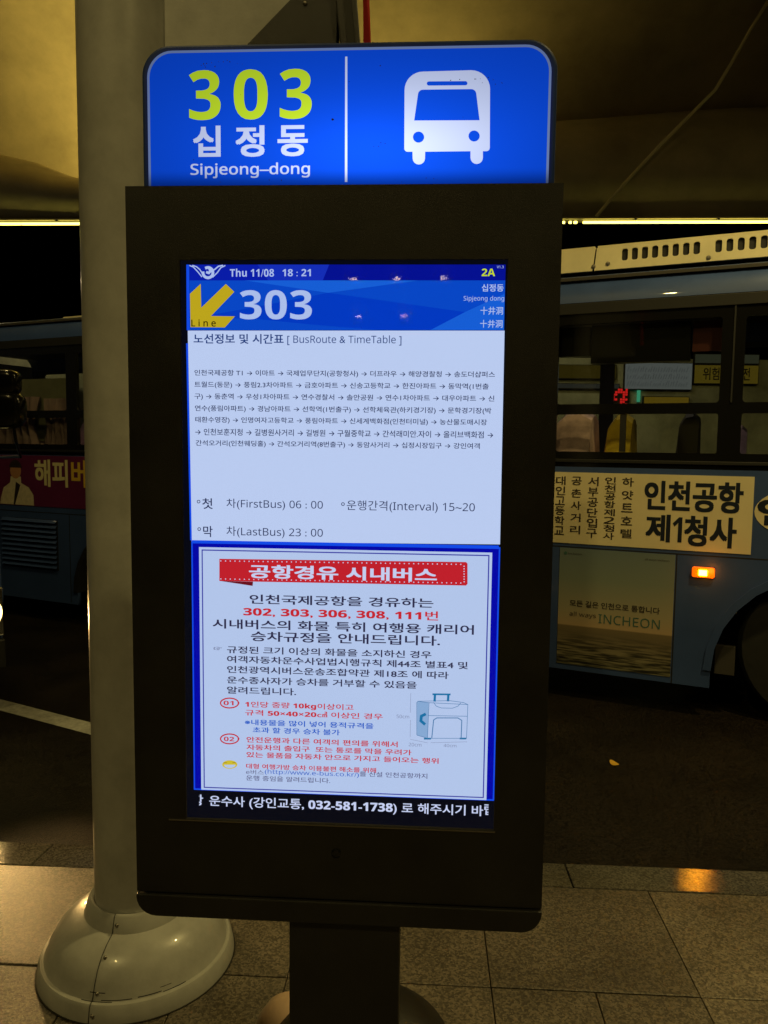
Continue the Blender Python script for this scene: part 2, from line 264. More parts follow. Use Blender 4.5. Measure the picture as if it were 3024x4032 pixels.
# outlines of the characters that are written in the place (drawn as polygons, so no font file is needed)
GLYPHS = {
38:[312,[248,170,225,131,211,115,163,170,199,200,219,229,226,261,215,298,186,325,144,335,97,325,67,297,56,256,62,227,76,200,95,177,53,148,24,115,14,77,26,35,57,6,100,-5,132,0,168,16,208,47,247,0,310,0,241,80,265,110,284,140,297,170],[178,81,154,60,130,46,105,41,85,46,70,59,63,77,70,101,90,122,123,145],[104,261,109,277,122,289,141,293,161,288,175,276,180,258,177,241,163,223,136,203,121,219,109,239]],
40:[162,[84,116,91,202,115,279,156,347,129,347,77,280,44,200,32,116,44,32,77,-48,129,-115,156,-115,115,-47,91,30]],
41:[162,[78,116,70,30,46,-47,6,-115,33,-115,84,-48,118,32,130,116,118,200,84,280,33,347,6,347,46,279,70,202]],
44:[110,[30,-59,62,-42,82,-16,88,13,84,39,71,55,53,62,37,58,27,48,23,33,26,19,35,9,48,5,49,-15,43,-34,30,-50]],
45:[162,[142,134,20,134,20,87,142,87]],
46:[110,[55,56,39,51,29,41,25,26,29,10,39,0,55,-5,70,0,80,10,85,26,80,41,70,51]],
47:[141,[4,-5,39,-5,137,346,102,346]],
49:[250,[150,341,101,341,101,0,150,0]],
50:[250,[233,47,103,47,164,124,198,185,209,239,195,295,159,332,105,346,78,342,51,331,24,313,24,252,51,279,76,293,101,298,131,289,152,267,160,234,157,208,149,185,136,161,100,108,17,4,17,0,233,0]],
51:[250,[41,285,62,293,80,298,99,299,130,293,150,275,158,248,150,221,127,204,90,199,90,154,130,147,155,127,163,97,156,68,137,49,108,42,83,45,58,53,32,68,32,15,56,4,81,-2,105,-5,160,9,198,45,212,99,207,133,191,162,163,180,188,199,202,224,207,257,194,304,159,334,106,346,82,344,61,339,41,331]],
52:[250,[199,346,178,346,6,135,6,112,150,112,150,0,199,0,199,112,236,112,236,156,199,156],[149,253,150,253,150,156,71,156]],
56:[250,[234,92,229,125,213,153,187,174,210,196,224,221,229,247,216,297,180,332,128,346,75,333,38,298,24,248,29,220,43,195,65,174,37,152,21,125,16,93,31,43,70,9,126,-5,181,8,220,43],[180,248,173,222,153,204,127,197,100,204,80,223,73,249,80,275,99,293,128,299,155,292,173,274],[185,96,178,69,158,50,125,42,94,49,73,68,65,96,73,124,94,143,126,150,157,143,177,124]],
58:[110,[55,229,39,225,29,214,25,199,29,184,39,173,55,169,70,173,80,184,85,199,80,214,70,225],[55,56,39,51,29,41,25,26,29,10,39,0,55,-5,70,0,80,10,85,26,80,41,70,51]],
84:[302,[294,341,9,341,9,297,127,297,127,0,176,0,176,297,294,297]],
91:[166,[160,341,43,341,43,-111,160,-111,160,-71,91,-71,91,301,160,301]],
93:[166,[7,-111,124,-111,124,341,7,341,7,301,76,301,76,-71,7,-71]],
126:[292,[13,99,36,116,60,128,84,133,103,130,187,97,207,95,233,99,258,110,280,127,280,168,257,152,233,139,210,135,191,137,108,170,87,173,60,168,35,157,13,141]],
215:[292,[40,100,69,71,146,148,223,71,252,101,176,177,252,254,223,283,146,207,69,284,40,254,117,177]],
8211:[250,[255,143,-5,143,-5,111,255,111]],
8251:[318,[82,54,50,87,240,282,272,248],[240,54,50,248,82,282,272,87],[25,177,32,189,44,197,62,197,75,189,82,177,82,162,75,150,62,143,45,143,32,150,25,162],[131,68,138,81,150,88,167,88,181,81,187,68,187,54,181,42,167,34,150,34,138,42,131,54],[131,282,138,294,150,301,167,301,181,294,187,282,187,267,181,255,167,248,150,248,138,255,131,267],[236,177,243,189,256,197,273,197,286,189,293,177,293,162,286,150,273,143,256,143,243,150,236,162]],
8594:[475,[268,0,240,29,312,99,379,155,373,146,319,139,62,139,62,180,333,178,373,172,379,164,300,231,240,290,268,319,427,159]],
9758:[610,[295,-11,256,-7,216,3,178,18,145,38,108,38,93,62,84,97,81,154,85,179,90,203,98,223,108,238,151,238,172,248,217,280,241,289,269,293,301,291,329,287,407,261,417,256,533,244,567,236,578,231,585,223,590,214,592,203,586,184,570,172,536,169,463,170,441,168,448,150,449,139,446,125,439,115,423,105,420,100,425,77,422,62,414,50,396,40,393,19,386,8,375,-1,359,-7,339,-11],[334,5,314,13,281,31,266,43,256,55,254,68,261,81,239,93,229,102,226,114,207,110,173,112,173,130,209,128,230,134,235,141,243,146,252,148,250,158,250,171,258,185,264,190,281,194,304,189,312,201,294,207,289,211,303,223,321,216,354,210,383,207,395,209,405,218,409,234,407,241,324,269,299,273,257,274,235,269,212,256,175,228,162,222,136,219,117,220,108,198,101,171,99,142,101,106,107,77,117,56,151,56,179,37,213,22,252,11,293,6],[52,23,46,27,35,41,27,62,19,114,19,162,22,189,27,214,35,235,46,250,52,254,98,255,103,254,106,250,108,242,103,245,93,244,83,235,75,219,66,174,65,126,70,78,75,57,83,40,94,31,103,31,108,35,105,25,101,22],[372,169,378,179,390,185,412,186,423,185,508,188,543,187,561,188,571,194,574,203,569,214,556,220,509,229,427,237,425,221,421,210,414,201,405,194,395,190,377,189,330,196,321,182],[397,112,426,128,430,132,430,149,427,160,420,169,396,167,388,160,386,149,357,153,317,166,292,176,280,178,269,172,268,160,270,153,303,133,331,122,373,112],[388,56,401,60,408,69,408,87,405,96,387,93,360,97,329,105,286,123,268,133,253,134,247,130,243,123,243,115,246,107,303,78,350,61,371,56],[369,18,377,24,380,40,363,41,338,47,277,73,271,61,290,43,314,29,337,20,353,17]],
13220:[500,[146,-7,176,-3,204,8,229,28,209,58,192,44,173,35,152,32,112,43,86,74,76,122,86,170,113,201,153,213,171,210,187,202,201,190,224,220,204,235,179,246,149,250,89,235,46,191,29,122,45,53,86,9],[270,0,309,0,309,174,318,194,329,207,341,211,352,206,359,192,361,170,361,0,395,0,395,174,403,194,413,207,426,211,437,207,444,193,447,170,447,0,487,0,487,178,481,217,465,242,441,250,420,245,404,229,394,207,386,230,374,245,356,250,334,245,318,231,307,211,305,211,302,244,270,244],[424,272,457,277,479,293,488,318,483,335,472,348,454,356,470,364,480,377,483,393,475,416,454,431,425,436,402,433,382,426,364,414,379,394,393,403,406,408,420,410,435,407,444,400,447,389,442,377,429,369,406,366,406,345,432,342,448,334,453,321,449,308,438,301,422,299,403,301,388,308,375,319,360,298,379,284,400,275]],
20117:[500,[46,317,46,279,143,279,143,202,141,161,30,161,30,123,135,123,117,71,86,24,36,-18,58,-35,68,-45,123,4,157,61,175,123,321,123,321,-40,360,-40,360,123,471,123,471,161,360,161,360,279,459,279,459,317,360,317,360,419,321,419,321,317,182,317,182,418,143,418,143,317],[180,161,182,279,321,279,321,161]],
21313:[500,[231,420,231,233,28,233,28,195,231,195,231,-40,271,-40,271,195,476,195,476,233,271,233,271,420]],
27934:[500,[228,316,228,284,400,284,400,316],[43,385,107,349,132,331,154,362,128,378,64,412],[18,251,84,216,110,199,132,230,105,246,38,279],[33,-5,66,-31,123,74,150,128,121,154,92,96,61,41],[163,399,163,-40,199,-40,199,365,427,365,427,8,426,1,422,-2,354,-3,366,-41,426,-38,444,-33,455,-25,461,-12,463,8,463,399],[243,234,243,45,274,45,274,77,383,77,383,234],[274,202,351,202,351,109,274,109]],
44032:[460,[331,414,331,-39,373,-39,373,196,445,196,445,230,373,230,373,414],[49,365,49,331,215,331,187,231,125,146,28,79,51,47,169,133,235,242,256,365]],
44036:[460,[334,414,334,83,376,83,376,242,443,242,443,277,376,277,376,414],[44,379,44,344,210,344,182,271,119,211,26,168,43,135,156,190,229,272,255,379],[94,117,94,-29,396,-29,396,5,136,5,136,117]],
44053:[460,[234,138,156,127,105,97,87,50,105,3,156,-27,234,-38,312,-27,363,3,381,50,363,97,312,127],[234,105,291,98,327,79,341,50,327,20,291,2,234,-5,178,2,141,20,128,50,141,79,178,98],[335,414,335,143,376,143,376,262,443,262,443,297,376,297,376,414],[45,380,45,346,209,346,182,274,119,216,26,175,43,142,155,195,228,275,254,380]],
44061:[460,[103,126,103,92,365,92,365,-39,406,-39,406,126],[268,405,268,150,307,150,307,266,367,266,367,147,406,147,406,413,367,413,367,300,307,300,307,405],[45,380,45,346,179,346,157,276,106,218,27,173,48,142,143,201,202,281,222,380]],
44144:[460,[250,232,250,198,356,198,356,-39,397,-39,397,414,356,414,356,232],[45,365,45,331,210,331,185,232,125,148,25,80,48,47,167,134,232,242,251,365]],
44201:[460,[95,124,95,90,356,90,356,-38,397,-38,397,124],[238,237,238,203,356,203,356,144,397,144,397,413,356,413,356,333,256,333,262,383,55,383,55,349,217,349,190,279,127,222,32,183,48,150,136,184,202,234,245,299,356,299,356,237]],
44221:[460,[250,138,170,127,119,97,100,51,119,4,170,-26,250,-37,329,-26,381,4,400,51,381,97,329,127],[250,105,307,98,345,80,359,51,345,21,307,3,250,-4,192,3,154,21,141,51,154,80,192,98],[54,380,54,346,213,346,186,274,124,216,31,176,48,143,135,179,201,230,243,297,356,297,356,236,238,236,238,202,356,202,356,143,397,143,397,413,356,413,356,330,253,330,258,380]],
44228:[460,[370,414,370,-39,409,-39,409,414],[45,356,45,322,177,322,156,232,105,154,25,89,49,59,122,115,174,181,205,254,279,254,279,175,197,175,197,141,279,141,279,-16,318,-16,318,402,279,402,279,288,212,288,217,333,218,356]],
44256:[460,[69,368,69,334,344,334,343,265,338,198,327,119,369,114,380,197,384,265,385,368],[184,221,184,59,25,59,25,25,434,25,434,59,225,59,225,221]],
44277:[460,[228,128,144,118,90,89,71,45,90,0,144,-28,228,-38,311,-28,366,0,385,45,366,89,311,118],[228,96,289,90,330,72,344,45,330,18,289,1,228,-6,166,1,126,18,112,45,126,72,166,90],[73,391,73,357,341,357,340,317,337,280,329,237,369,233,378,276,381,316,382,391],[193,290,193,203,26,203,26,169,433,169,433,203,234,203,234,290]],
44284:[460,[46,364,46,330,233,330,228,232,220,164,261,160,270,236,274,364],[26,60,113,61,209,66,305,77,303,108,206,99,157,97,157,235,116,235,116,96,21,95],[330,414,330,-39,372,-39,372,189,444,189,444,225,372,225,372,414]],
44288:[460,[50,379,50,344,233,344,229,273,221,225,262,221,270,275,274,379],[27,145,114,146,211,151,308,163,305,194,208,184,159,182,159,278,118,278,118,180,22,179],[335,414,335,73,377,73,377,232,442,232,442,267,377,267,377,414],[91,104,91,-29,392,-29,392,5,133,5,133,104]],
44305:[460,[231,126,151,116,99,88,81,45,99,0,151,-28,231,-38,311,-28,363,0,381,45,363,88,311,116],[231,93,289,87,326,71,339,45,326,18,289,1,231,-5,173,1,136,18,123,45,136,71,173,87],[50,385,50,351,233,351,228,285,221,242,262,239,270,287,274,385],[27,162,115,163,211,168,308,180,305,210,208,201,159,199,159,287,118,287,118,198,22,197],[335,414,335,132,377,132,377,256,442,256,442,291,377,291,377,414]],
44368:[460,[68,368,68,334,345,334,344,260,340,196,329,122,370,118,381,194,385,259,386,368],[237,208,237,59,167,59,167,208,125,208,125,59,25,59,25,25,434,25,434,59,278,59,278,208]],
44396:[460,[25,190,25,156,208,156,208,-40,249,-40,249,156,434,156,434,190,368,190,376,250,380,300,380,384,76,384,76,351,339,351,338,300,335,249,325,190]],
44397:[460,[68,114,68,81,343,81,343,-39,385,-39,385,114,250,114,250,197,435,197,435,231,371,231,379,280,382,392,77,392,77,358,341,358,337,280,329,231,25,231,25,197,209,197,209,114]],
44508:[460,[25,187,25,153,131,153,131,-39,172,-39,172,153,285,153,285,-39,326,-39,326,153,434,153,434,187,365,187,374,252,377,306,378,385,77,385,77,351,337,351,336,306,333,252,323,187]],
44552:[460,[76,128,76,-33,384,-33,384,128],[343,95,343,1,116,1,116,95],[25,223,25,189,435,189,435,223,370,223,378,275,382,318,382,390,77,390,77,356,341,356,341,318,337,275,328,223]],
44592:[460,[355,414,355,-39,396,-39,396,414],[52,365,52,331,221,331,195,231,132,146,31,79,53,46,174,132,242,240,263,365]],
44600:[460,[354,414,354,183,396,183,396,414],[56,392,56,358,216,358,190,292,128,241,33,207,48,174,162,218,235,290,261,392],[105,-35,411,-35,411,-2,146,-2,146,51,396,51,396,161,103,161,103,128,354,128,354,82,105,82]],
44620:[460,[339,414,339,-39,380,-39,380,193,448,193,448,227,380,227,380,414],[38,365,38,330,122,330,109,242,77,161,23,87,56,63,119,156,152,257,161,365],[175,365,175,330,245,330,235,235,206,141,152,56,185,33,248,139,277,252,284,365]],
45224:[460,[91,133,91,-33,376,-33,376,133],[336,100,336,1,132,1,132,100],[335,413,335,158,376,158,376,275,443,275,443,310,376,310,376,413],[47,192,150,194,220,200,294,212,289,247,219,235,152,229,88,227,88,391,47,391]],
45236:[460,[266,404,266,-16,305,-16,305,195,368,195,368,-39,408,-39,408,414,368,414,368,230,305,230,305,404],[47,78,126,79,179,84,238,93,233,129,181,120,133,116,89,115,89,359,47,359]],
45328:[460,[52,199,157,200,224,205,292,216,286,251,222,240,159,235,93,234,93,392,52,392],[356,414,356,339,228,339,228,305,356,305,356,180,397,180,397,414],[107,-33,413,-33,413,1,148,1,148,50,397,50,397,159,106,159,106,125,356,125,356,82,107,82]],
45347:[460,[248,95,181,87,137,65,122,29,137,-8,181,-30,248,-38,316,-30,359,-8,375,29,359,65,316,87],[248,65,294,60,323,48,333,29,323,9,294,-4,248,-8,202,-4,173,9,163,29,173,48,202,60],[51,210,156,212,223,217,292,228,286,262,222,252,159,247,93,245,93,392,51,392],[356,414,356,345,227,345,227,311,356,311,356,172,397,172,397,414],[228,192,228,147,89,147,89,114,408,114,408,147,269,147,269,192]],
45432:[460,[75,375,75,174,209,174,209,54,25,54,25,20,435,20,435,54,250,54,250,174,388,174,388,208,117,208,117,375]],
45453:[460,[229,127,146,117,93,89,74,44,93,0,146,-28,229,-38,312,-28,365,0,384,44,365,89,312,117],[229,94,290,88,328,71,342,44,328,17,290,0,229,-6,168,0,130,17,116,44,130,71,168,88],[25,195,25,161,434,161,434,195,250,195,250,254,387,254,387,288,122,288,122,405,81,405,81,254,209,254,209,195]],
45716:[460,[25,183,25,150,435,150,435,183],[80,397,80,244,388,244,388,278,121,278,121,397],[77,104,77,-28,390,-28,390,6,119,6,119,104]],
45768:[460,[354,414,354,-39,395,-39,395,414],[54,78,162,80,236,86,312,100,307,135,234,122,163,116,95,114,95,369,54,369]],
45796:[460,[331,414,331,-40,373,-40,373,201,447,201,447,235,373,235,373,414],[45,370,45,73,158,75,226,79,294,89,289,124,225,115,159,110,86,109,86,336,254,336,254,370]],
45800:[460,[335,414,335,86,376,86,376,245,443,245,443,280,376,280,376,414],[46,375,46,166,164,167,230,172,292,182,287,216,228,206,165,202,87,201,87,341,246,341,246,375],[95,119,95,-29,396,-29,396,5,136,5,136,119]],
45817:[460,[232,135,152,125,101,95,83,49,101,2,152,-28,232,-38,311,-28,362,2,380,49,362,95,311,125],[232,102,290,95,327,77,340,49,327,20,290,2,232,-5,174,2,137,20,124,49,137,77,174,95],[335,414,335,145,377,145,377,262,443,262,443,296,377,296,377,414],[45,379,45,181,164,182,230,186,292,196,287,230,229,220,165,216,86,215,86,345,245,345,245,379]],
45824:[460,[267,404,267,-16,305,-16,305,198,369,198,369,-39,409,-39,409,414,369,414,369,232,305,232,305,404],[41,359,41,73,132,73,186,77,238,86,234,121,186,113,138,109,83,108,83,325,209,325,209,359]],
45908:[460,[48,371,48,72,159,73,225,78,288,88,283,122,223,113,161,108,89,107,89,336,253,336,253,371],[227,250,227,215,356,215,356,-40,398,-40,398,414,356,414,356,250]],
46020:[460,[77,377,77,169,209,169,209,53,25,53,25,18,435,18,435,53,250,53,250,169,388,169,388,202,119,202,119,343,383,343,383,377]],
46041:[460,[229,125,146,115,93,87,74,43,93,-1,146,-29,229,-39,312,-29,365,-1,384,43,365,87,312,115],[229,92,290,86,328,69,342,43,328,16,290,0,229,-6,168,0,130,16,116,43,130,69,168,86],[77,393,77,243,209,243,209,191,25,191,25,157,434,157,434,191,250,191,250,243,386,243,386,276,118,276,118,360,383,360,383,393]],
46108:[460,[354,413,354,75,395,75,395,413],[33,132,124,133,222,138,320,149,317,179,196,170,196,232,286,232,286,266,109,266,109,350,282,350,282,384,68,384,68,232,155,232,155,168,27,166],[103,98,103,-29,410,-29,410,5,144,5,144,98]],
46300:[460,[25,57,25,23,435,23,435,57],[77,372,77,163,388,163,388,197,118,197,118,338,383,338,383,372]],
46304:[460,[25,185,25,152,434,152,434,185],[77,394,77,235,387,235,387,269,118,269,118,361,383,361,383,394],[78,104,78,-29,391,-29,391,6,119,6,119,104]],
46308:[460,[25,225,25,191,434,191,434,225],[80,399,80,261,385,261,385,295,121,295,121,365,381,365,381,399],[76,-34,395,-34,395,-1,116,-1,116,46,381,46,381,152,75,152,75,119,341,119,341,77,76,77]],
46321:[460,[25,199,25,164,434,164,434,199],[229,125,146,115,93,88,74,44,93,-1,146,-28,229,-38,312,-28,365,-1,384,44,365,88,312,115],[229,93,290,87,328,70,342,44,328,17,290,0,229,-6,168,0,130,17,116,44,130,70,168,87],[77,396,77,241,386,241,386,275,118,275,118,362,383,362,383,396]],
46377:[460,[354,414,354,136,396,136,396,414],[246,135,164,124,112,95,94,48,112,1,164,-28,246,-39,326,-28,379,1,397,48,379,95,326,124],[246,102,305,95,343,77,356,48,343,19,305,1,246,-6,187,1,149,19,136,48,149,77,187,95],[53,378,53,179,177,180,248,185,314,195,309,229,246,219,178,214,94,213,94,344,265,344,265,378]],
46384:[460,[339,414,339,-39,380,-39,380,201,445,201,445,236,380,236,380,414],[38,366,38,80,88,80,122,83,161,89,157,124,103,116,80,115,80,332,153,332,153,366],[178,366,178,80,242,80,279,83,316,90,312,125,282,119,219,114,219,332,298,332,298,366]],
46608:[460,[241,371,241,171,403,171,403,205,282,205,282,337,398,337,398,371],[208,148,208,53,25,53,25,19,435,19,435,53,249,53,249,148],[60,171,130,171,174,175,221,183,217,218,177,210,102,205,102,337,213,337,213,371,60,371]],
46972:[460,[332,414,332,-40,373,-40,373,199,447,199,447,234,373,234,373,414],[43,372,43,338,206,338,206,243,44,243,44,70,158,71,228,76,296,86,292,120,226,110,160,106,85,105,85,209,247,209,247,372]],
46989:[460,[92,144,92,-33,376,-33,376,144,335,144,335,89,133,89,133,144],[133,56,335,56,335,1,133,1],[335,413,335,164,376,164,376,270,443,270,443,305,376,305,376,413],[44,391,44,357,207,357,207,302,45,302,45,174,157,175,226,180,295,189,291,224,225,214,159,210,86,209,86,270,247,270,247,391]],
47000:[460,[39,365,39,330,168,330,168,240,40,240,40,69,125,70,180,74,240,82,236,116,182,108,130,105,80,104,80,206,208,206,208,365],[267,404,267,-16,305,-16,305,201,369,201,369,-39,409,-39,409,414,369,414,369,235,305,235,305,404]],
47049:[460,[232,127,152,117,101,89,83,44,101,0,152,-28,232,-38,311,-28,362,0,380,44,362,89,311,117],[232,94,290,88,327,71,340,44,326,17,289,0,232,-6,173,0,136,17,123,44,136,71,173,88],[335,413,335,140,376,140,376,213,443,213,443,248,376,248,376,308,443,308,443,343,376,343,376,413],[44,385,44,352,207,352,207,295,45,295,45,166,157,167,226,172,295,181,291,215,225,206,159,202,86,201,86,263,247,263,247,385]],
47140:[460,[264,187,264,153,356,153,356,-40,397,-40,397,414,356,414,356,311,267,311,267,276,356,276,356,187],[41,373,41,339,198,339,198,245,42,245,42,66,143,67,208,71,275,80,272,114,208,106,147,102,83,101,83,211,238,211,238,373]],
47196:[460,[76,136,209,136,209,52,25,52,25,17,435,17,435,52,250,52,250,136,395,136,395,170,117,170,117,243,384,243,384,380,75,380,75,346,343,346,343,276,76,276]],
47480:[460,[25,163,25,129,435,129,435,163],[79,94,79,-29,392,-29,392,5,120,5,120,94],[78,204,392,204,392,237,119,237,119,286,382,286,382,399,77,399,77,366,341,366,341,317,78,317]],
47484:[460,[25,204,25,172,435,172,435,204],[75,-33,398,-33,398,-3,116,-3,116,39,384,39,384,136,73,136,73,106,343,106,343,68,75,68],[78,237,390,237,390,267,119,267,119,306,382,306,382,400,77,400,77,371,341,371,341,334,78,334]],
47532:[460,[355,414,355,-40,396,-40,396,414],[50,372,50,338,217,338,217,244,51,244,51,70,164,71,238,76,316,87,312,121,237,111,165,106,93,105,93,210,259,210,259,372]],
47548:[460,[354,413,354,145,396,145,396,413],[104,121,104,-33,396,-33,396,121],[355,87,355,1,144,1,144,87],[48,386,48,353,212,353,212,295,49,295,49,167,162,168,233,172,305,181,300,215,231,206,163,202,89,201,89,263,252,263,252,386]],
47549:[460,[354,413,354,165,396,165,396,413],[104,142,104,-33,396,-33,396,142,355,142,355,89,145,89,145,142],[145,56,355,56,355,1,145,1],[48,392,48,358,212,358,212,301,49,301,49,174,162,175,233,179,305,189,300,223,231,214,163,209,89,209,89,269,252,269,252,392]],
47560:[460,[43,368,43,76,251,76,251,368],[210,335,210,110,84,110,84,335],[331,414,331,-39,373,-39,373,198,447,198,447,233,373,233,373,414]],
47561:[460,[44,380,44,179,252,179,252,380],[211,347,211,213,84,213,84,347],[82,122,82,88,335,88,335,-40,376,-40,376,122],[335,414,335,146,376,146,376,262,443,262,443,296,376,296,376,414]],
47566:[460,[44,384,44,199,252,199,252,384],[211,351,211,233,84,233,84,351],[307,89,263,81,234,59,223,26,234,-8,263,-30,307,-38,350,-30,380,-8,391,26,380,59,350,81],[307,60,331,55,347,44,354,26,347,7,331,-5,307,-9,283,-5,266,7,260,26,266,44,283,55],[335,414,335,183,376,183,376,277,443,277,443,312,376,312,376,414],[72,142,72,-27,128,-26,167,-21,210,-11,203,23,172,14,113,8,113,142],[287,177,287,137,194,137,194,106,420,106,420,137,328,137,328,177]],
47588:[460,[41,361,41,83,214,83,214,361],[175,328,175,116,80,116,80,328],[269,404,269,-16,309,-16,309,200,370,200,370,-39,410,-39,410,414,370,414,370,235,309,235,309,404]],
47749:[460,[212,346,212,212,87,212,87,346],[248,133,167,122,116,93,98,47,116,1,167,-28,248,-38,329,-28,380,1,399,47,380,93,329,122],[248,100,307,94,344,76,358,47,344,19,307,1,248,-6,189,1,152,19,139,47,152,76,189,94],[356,307,356,251,252,251,252,307],[46,379,46,178,252,178,252,217,356,217,356,146,397,146,397,414,356,414,356,340,252,340,252,379]],
47784:[460,[345,343,345,196,114,196,114,343],[73,376,73,163,209,163,209,54,25,54,25,19,435,19,435,54,250,54,250,163,385,163,385,376]],
47924:[460,[77,389,77,212,382,212,382,389],[341,355,341,245,118,245,118,355],[25,151,25,117,208,117,208,-39,249,-39,249,117,435,117,435,151]],
47928:[460,[78,392,78,234,381,234,381,392],[341,359,341,267,118,267,118,359],[25,183,25,149,212,149,212,57,253,57,253,149,435,149,435,183],[77,101,77,-29,389,-29,389,5,118,5,118,101]],
47932:[460,[78,399,78,261,381,261,381,399],[340,366,340,294,119,294,119,366],[76,-34,395,-34,395,-2,116,-2,116,44,381,44,381,146,250,146,250,190,434,190,434,223,25,223,25,190,208,190,208,146,75,146,75,114,341,114,341,74,76,74]],
48120:[460,[51,369,51,75,259,75,259,369],[219,336,219,108,92,108,92,336],[354,414,354,-40,395,-40,395,414]],
48143:[460,[49,384,49,200,260,200,260,384],[219,351,219,233,89,233,89,351],[354,414,354,154,395,154,395,414],[232,167,232,123,99,123,99,91,231,91,209,48,154,14,81,-6,95,-38,160,-21,215,7,252,45,289,7,343,-21,408,-38,422,-6,349,14,295,49,274,91,406,91,406,123,273,123,273,167]],
48148:[460,[43,375,43,70,254,70,254,375,213,375,213,256,84,256,84,375],[84,223,213,223,213,104,84,104],[331,414,331,-39,373,-39,373,200,447,200,447,236,373,236,373,414]],
48149:[460,[82,117,82,83,335,83,335,-39,376,-39,376,117],[44,385,44,171,253,171,253,385,212,385,212,315,85,315,85,385],[85,282,212,282,212,205,85,205],[335,414,335,141,376,141,376,262,443,262,443,296,376,296,376,414]],
48169:[460,[232,130,152,120,101,91,83,46,101,0,152,-28,232,-39,311,-28,362,0,380,46,362,91,311,120],[232,97,290,91,327,73,340,46,327,18,290,1,232,-6,174,1,137,18,124,46,137,73,174,91],[44,385,44,177,253,177,253,385,212,385,212,317,85,317,85,385],[85,284,212,284,212,210,85,210],[335,414,335,142,376,142,376,265,443,265,443,300,376,300,376,414]],
48177:[460,[45,385,45,174,220,174,220,385,181,385,181,313,85,313,85,385],[85,281,181,281,181,207,85,207],[103,115,103,81,365,81,365,-39,406,-39,406,115],[270,405,270,145,309,145,309,262,367,262,367,142,406,142,406,413,367,413,367,296,309,296,309,405]],
48260:[460,[85,228,210,228,210,109,85,109],[43,378,43,75,251,75,251,212,356,212,356,-40,397,-40,397,414,356,414,356,246,251,246,251,378,210,378,210,261,85,261,85,378]],
48264:[460,[89,271,211,271,211,189,89,189],[47,383,47,156,252,156,252,252,356,252,356,79,397,79,397,413,356,413,356,286,252,286,252,383,211,383,211,304,89,304,89,383],[107,111,107,-29,408,-29,408,5,148,5,148,111]],
48277:[460,[89,288,211,288,211,217,89,217],[108,145,108,-33,397,-33,397,145,356,145,356,90,149,90,149,145],[149,57,356,57,356,2,149,2],[356,414,356,303,252,303,252,390,211,390,211,321,89,321,89,390,47,390,47,183,252,183,252,268,356,268,356,167,397,167,397,414]],
48324:[460,[89,296,211,296,211,229,89,229],[356,317,356,267,252,267,252,317],[47,393,47,196,252,196,252,235,356,235,356,178,397,178,397,414,356,414,356,349,252,349,252,393,211,393,211,328,89,328,89,393],[107,-33,414,-33,414,1,148,1,148,48,397,48,397,156,106,156,106,123,356,123,356,80,107,80]],
48337:[460,[89,281,211,281,211,206,89,206],[248,131,167,120,116,92,98,46,116,1,167,-28,248,-38,329,-28,380,1,399,46,380,92,329,120],[248,98,307,92,344,74,358,46,344,18,307,1,248,-6,189,1,152,18,139,46,152,74,189,92],[252,306,356,306,356,247,252,247],[356,414,356,340,252,340,252,386,211,386,211,314,89,314,89,386,47,386,47,173,252,173,252,213,356,213,356,140,397,140,397,414]],
48372:[460,[115,267,345,267,345,184,115,184],[73,382,73,150,209,150,209,53,25,53,25,19,435,19,435,53,250,53,250,150,386,150,386,382,345,382,345,301,115,301,115,382]],
48512:[460,[77,395,77,200,383,200,383,395,341,395,341,333,118,333,118,395],[118,300,341,300,341,234,118,234],[25,146,25,112,208,112,208,-39,249,-39,249,112,435,112,435,146]],
48520:[460,[79,407,79,257,380,257,380,407,339,407,339,364,120,364,120,407],[120,333,339,333,339,290,120,290],[76,-34,395,-34,395,-2,116,-2,116,42,381,42,381,143,250,143,250,187,434,187,434,221,25,221,25,187,208,187,208,143,75,143,75,112,341,112,341,72,76,72]],
48652:[460,[25,56,25,21,435,21,435,56],[73,381,73,146,386,146,386,381,345,381,345,298,115,298,115,381],[115,264,345,264,345,179,115,179]],
49324:[460,[136,375,136,294,120,211,78,140,19,91,44,58,91,94,130,145,157,208,183,149,220,101,266,67,292,100,233,146,192,215,177,294,177,375],[331,414,331,-39,373,-39,373,195,447,195,447,231,373,231,373,414]],
49328:[460,[136,386,136,331,122,265,83,211,23,175,46,142,94,169,132,208,158,257,184,213,221,178,268,153,289,186,230,220,191,269,177,329,177,386],[335,414,335,80,376,80,376,240,443,240,443,275,376,275,376,414],[95,112,95,-29,396,-29,396,5,137,5,137,112]],
49345:[460,[232,127,152,117,101,89,83,45,101,0,152,-28,232,-38,311,-28,362,0,380,45,362,89,311,117],[232,94,290,88,327,71,340,45,327,18,290,1,232,-5,174,1,137,18,124,45,137,71,174,88],[135,390,135,344,121,278,82,224,23,189,45,156,93,183,131,221,157,270,182,227,218,192,264,168,286,201,229,233,190,282,176,341,176,390],[335,414,335,139,376,139,376,262,443,262,443,297,376,297,376,414]],
49397:[460,[91,144,91,-33,376,-33,376,144,335,144,335,90,132,90,132,144],[132,57,335,57,335,1,132,1],[335,414,335,166,376,166,376,228,442,228,442,262,376,262,376,319,442,319,442,353,376,353,376,414],[136,393,136,350,122,286,83,234,23,199,46,166,94,193,132,231,158,279,184,236,220,202,266,178,288,210,230,243,191,292,177,351,177,393]],
49436:[460,[356,414,356,260,251,260,251,226,356,226,356,-40,397,-40,397,414],[142,375,142,294,126,211,84,139,25,90,51,57,98,93,137,145,163,208,190,148,228,99,275,65,300,98,241,144,199,213,184,294,184,375]],
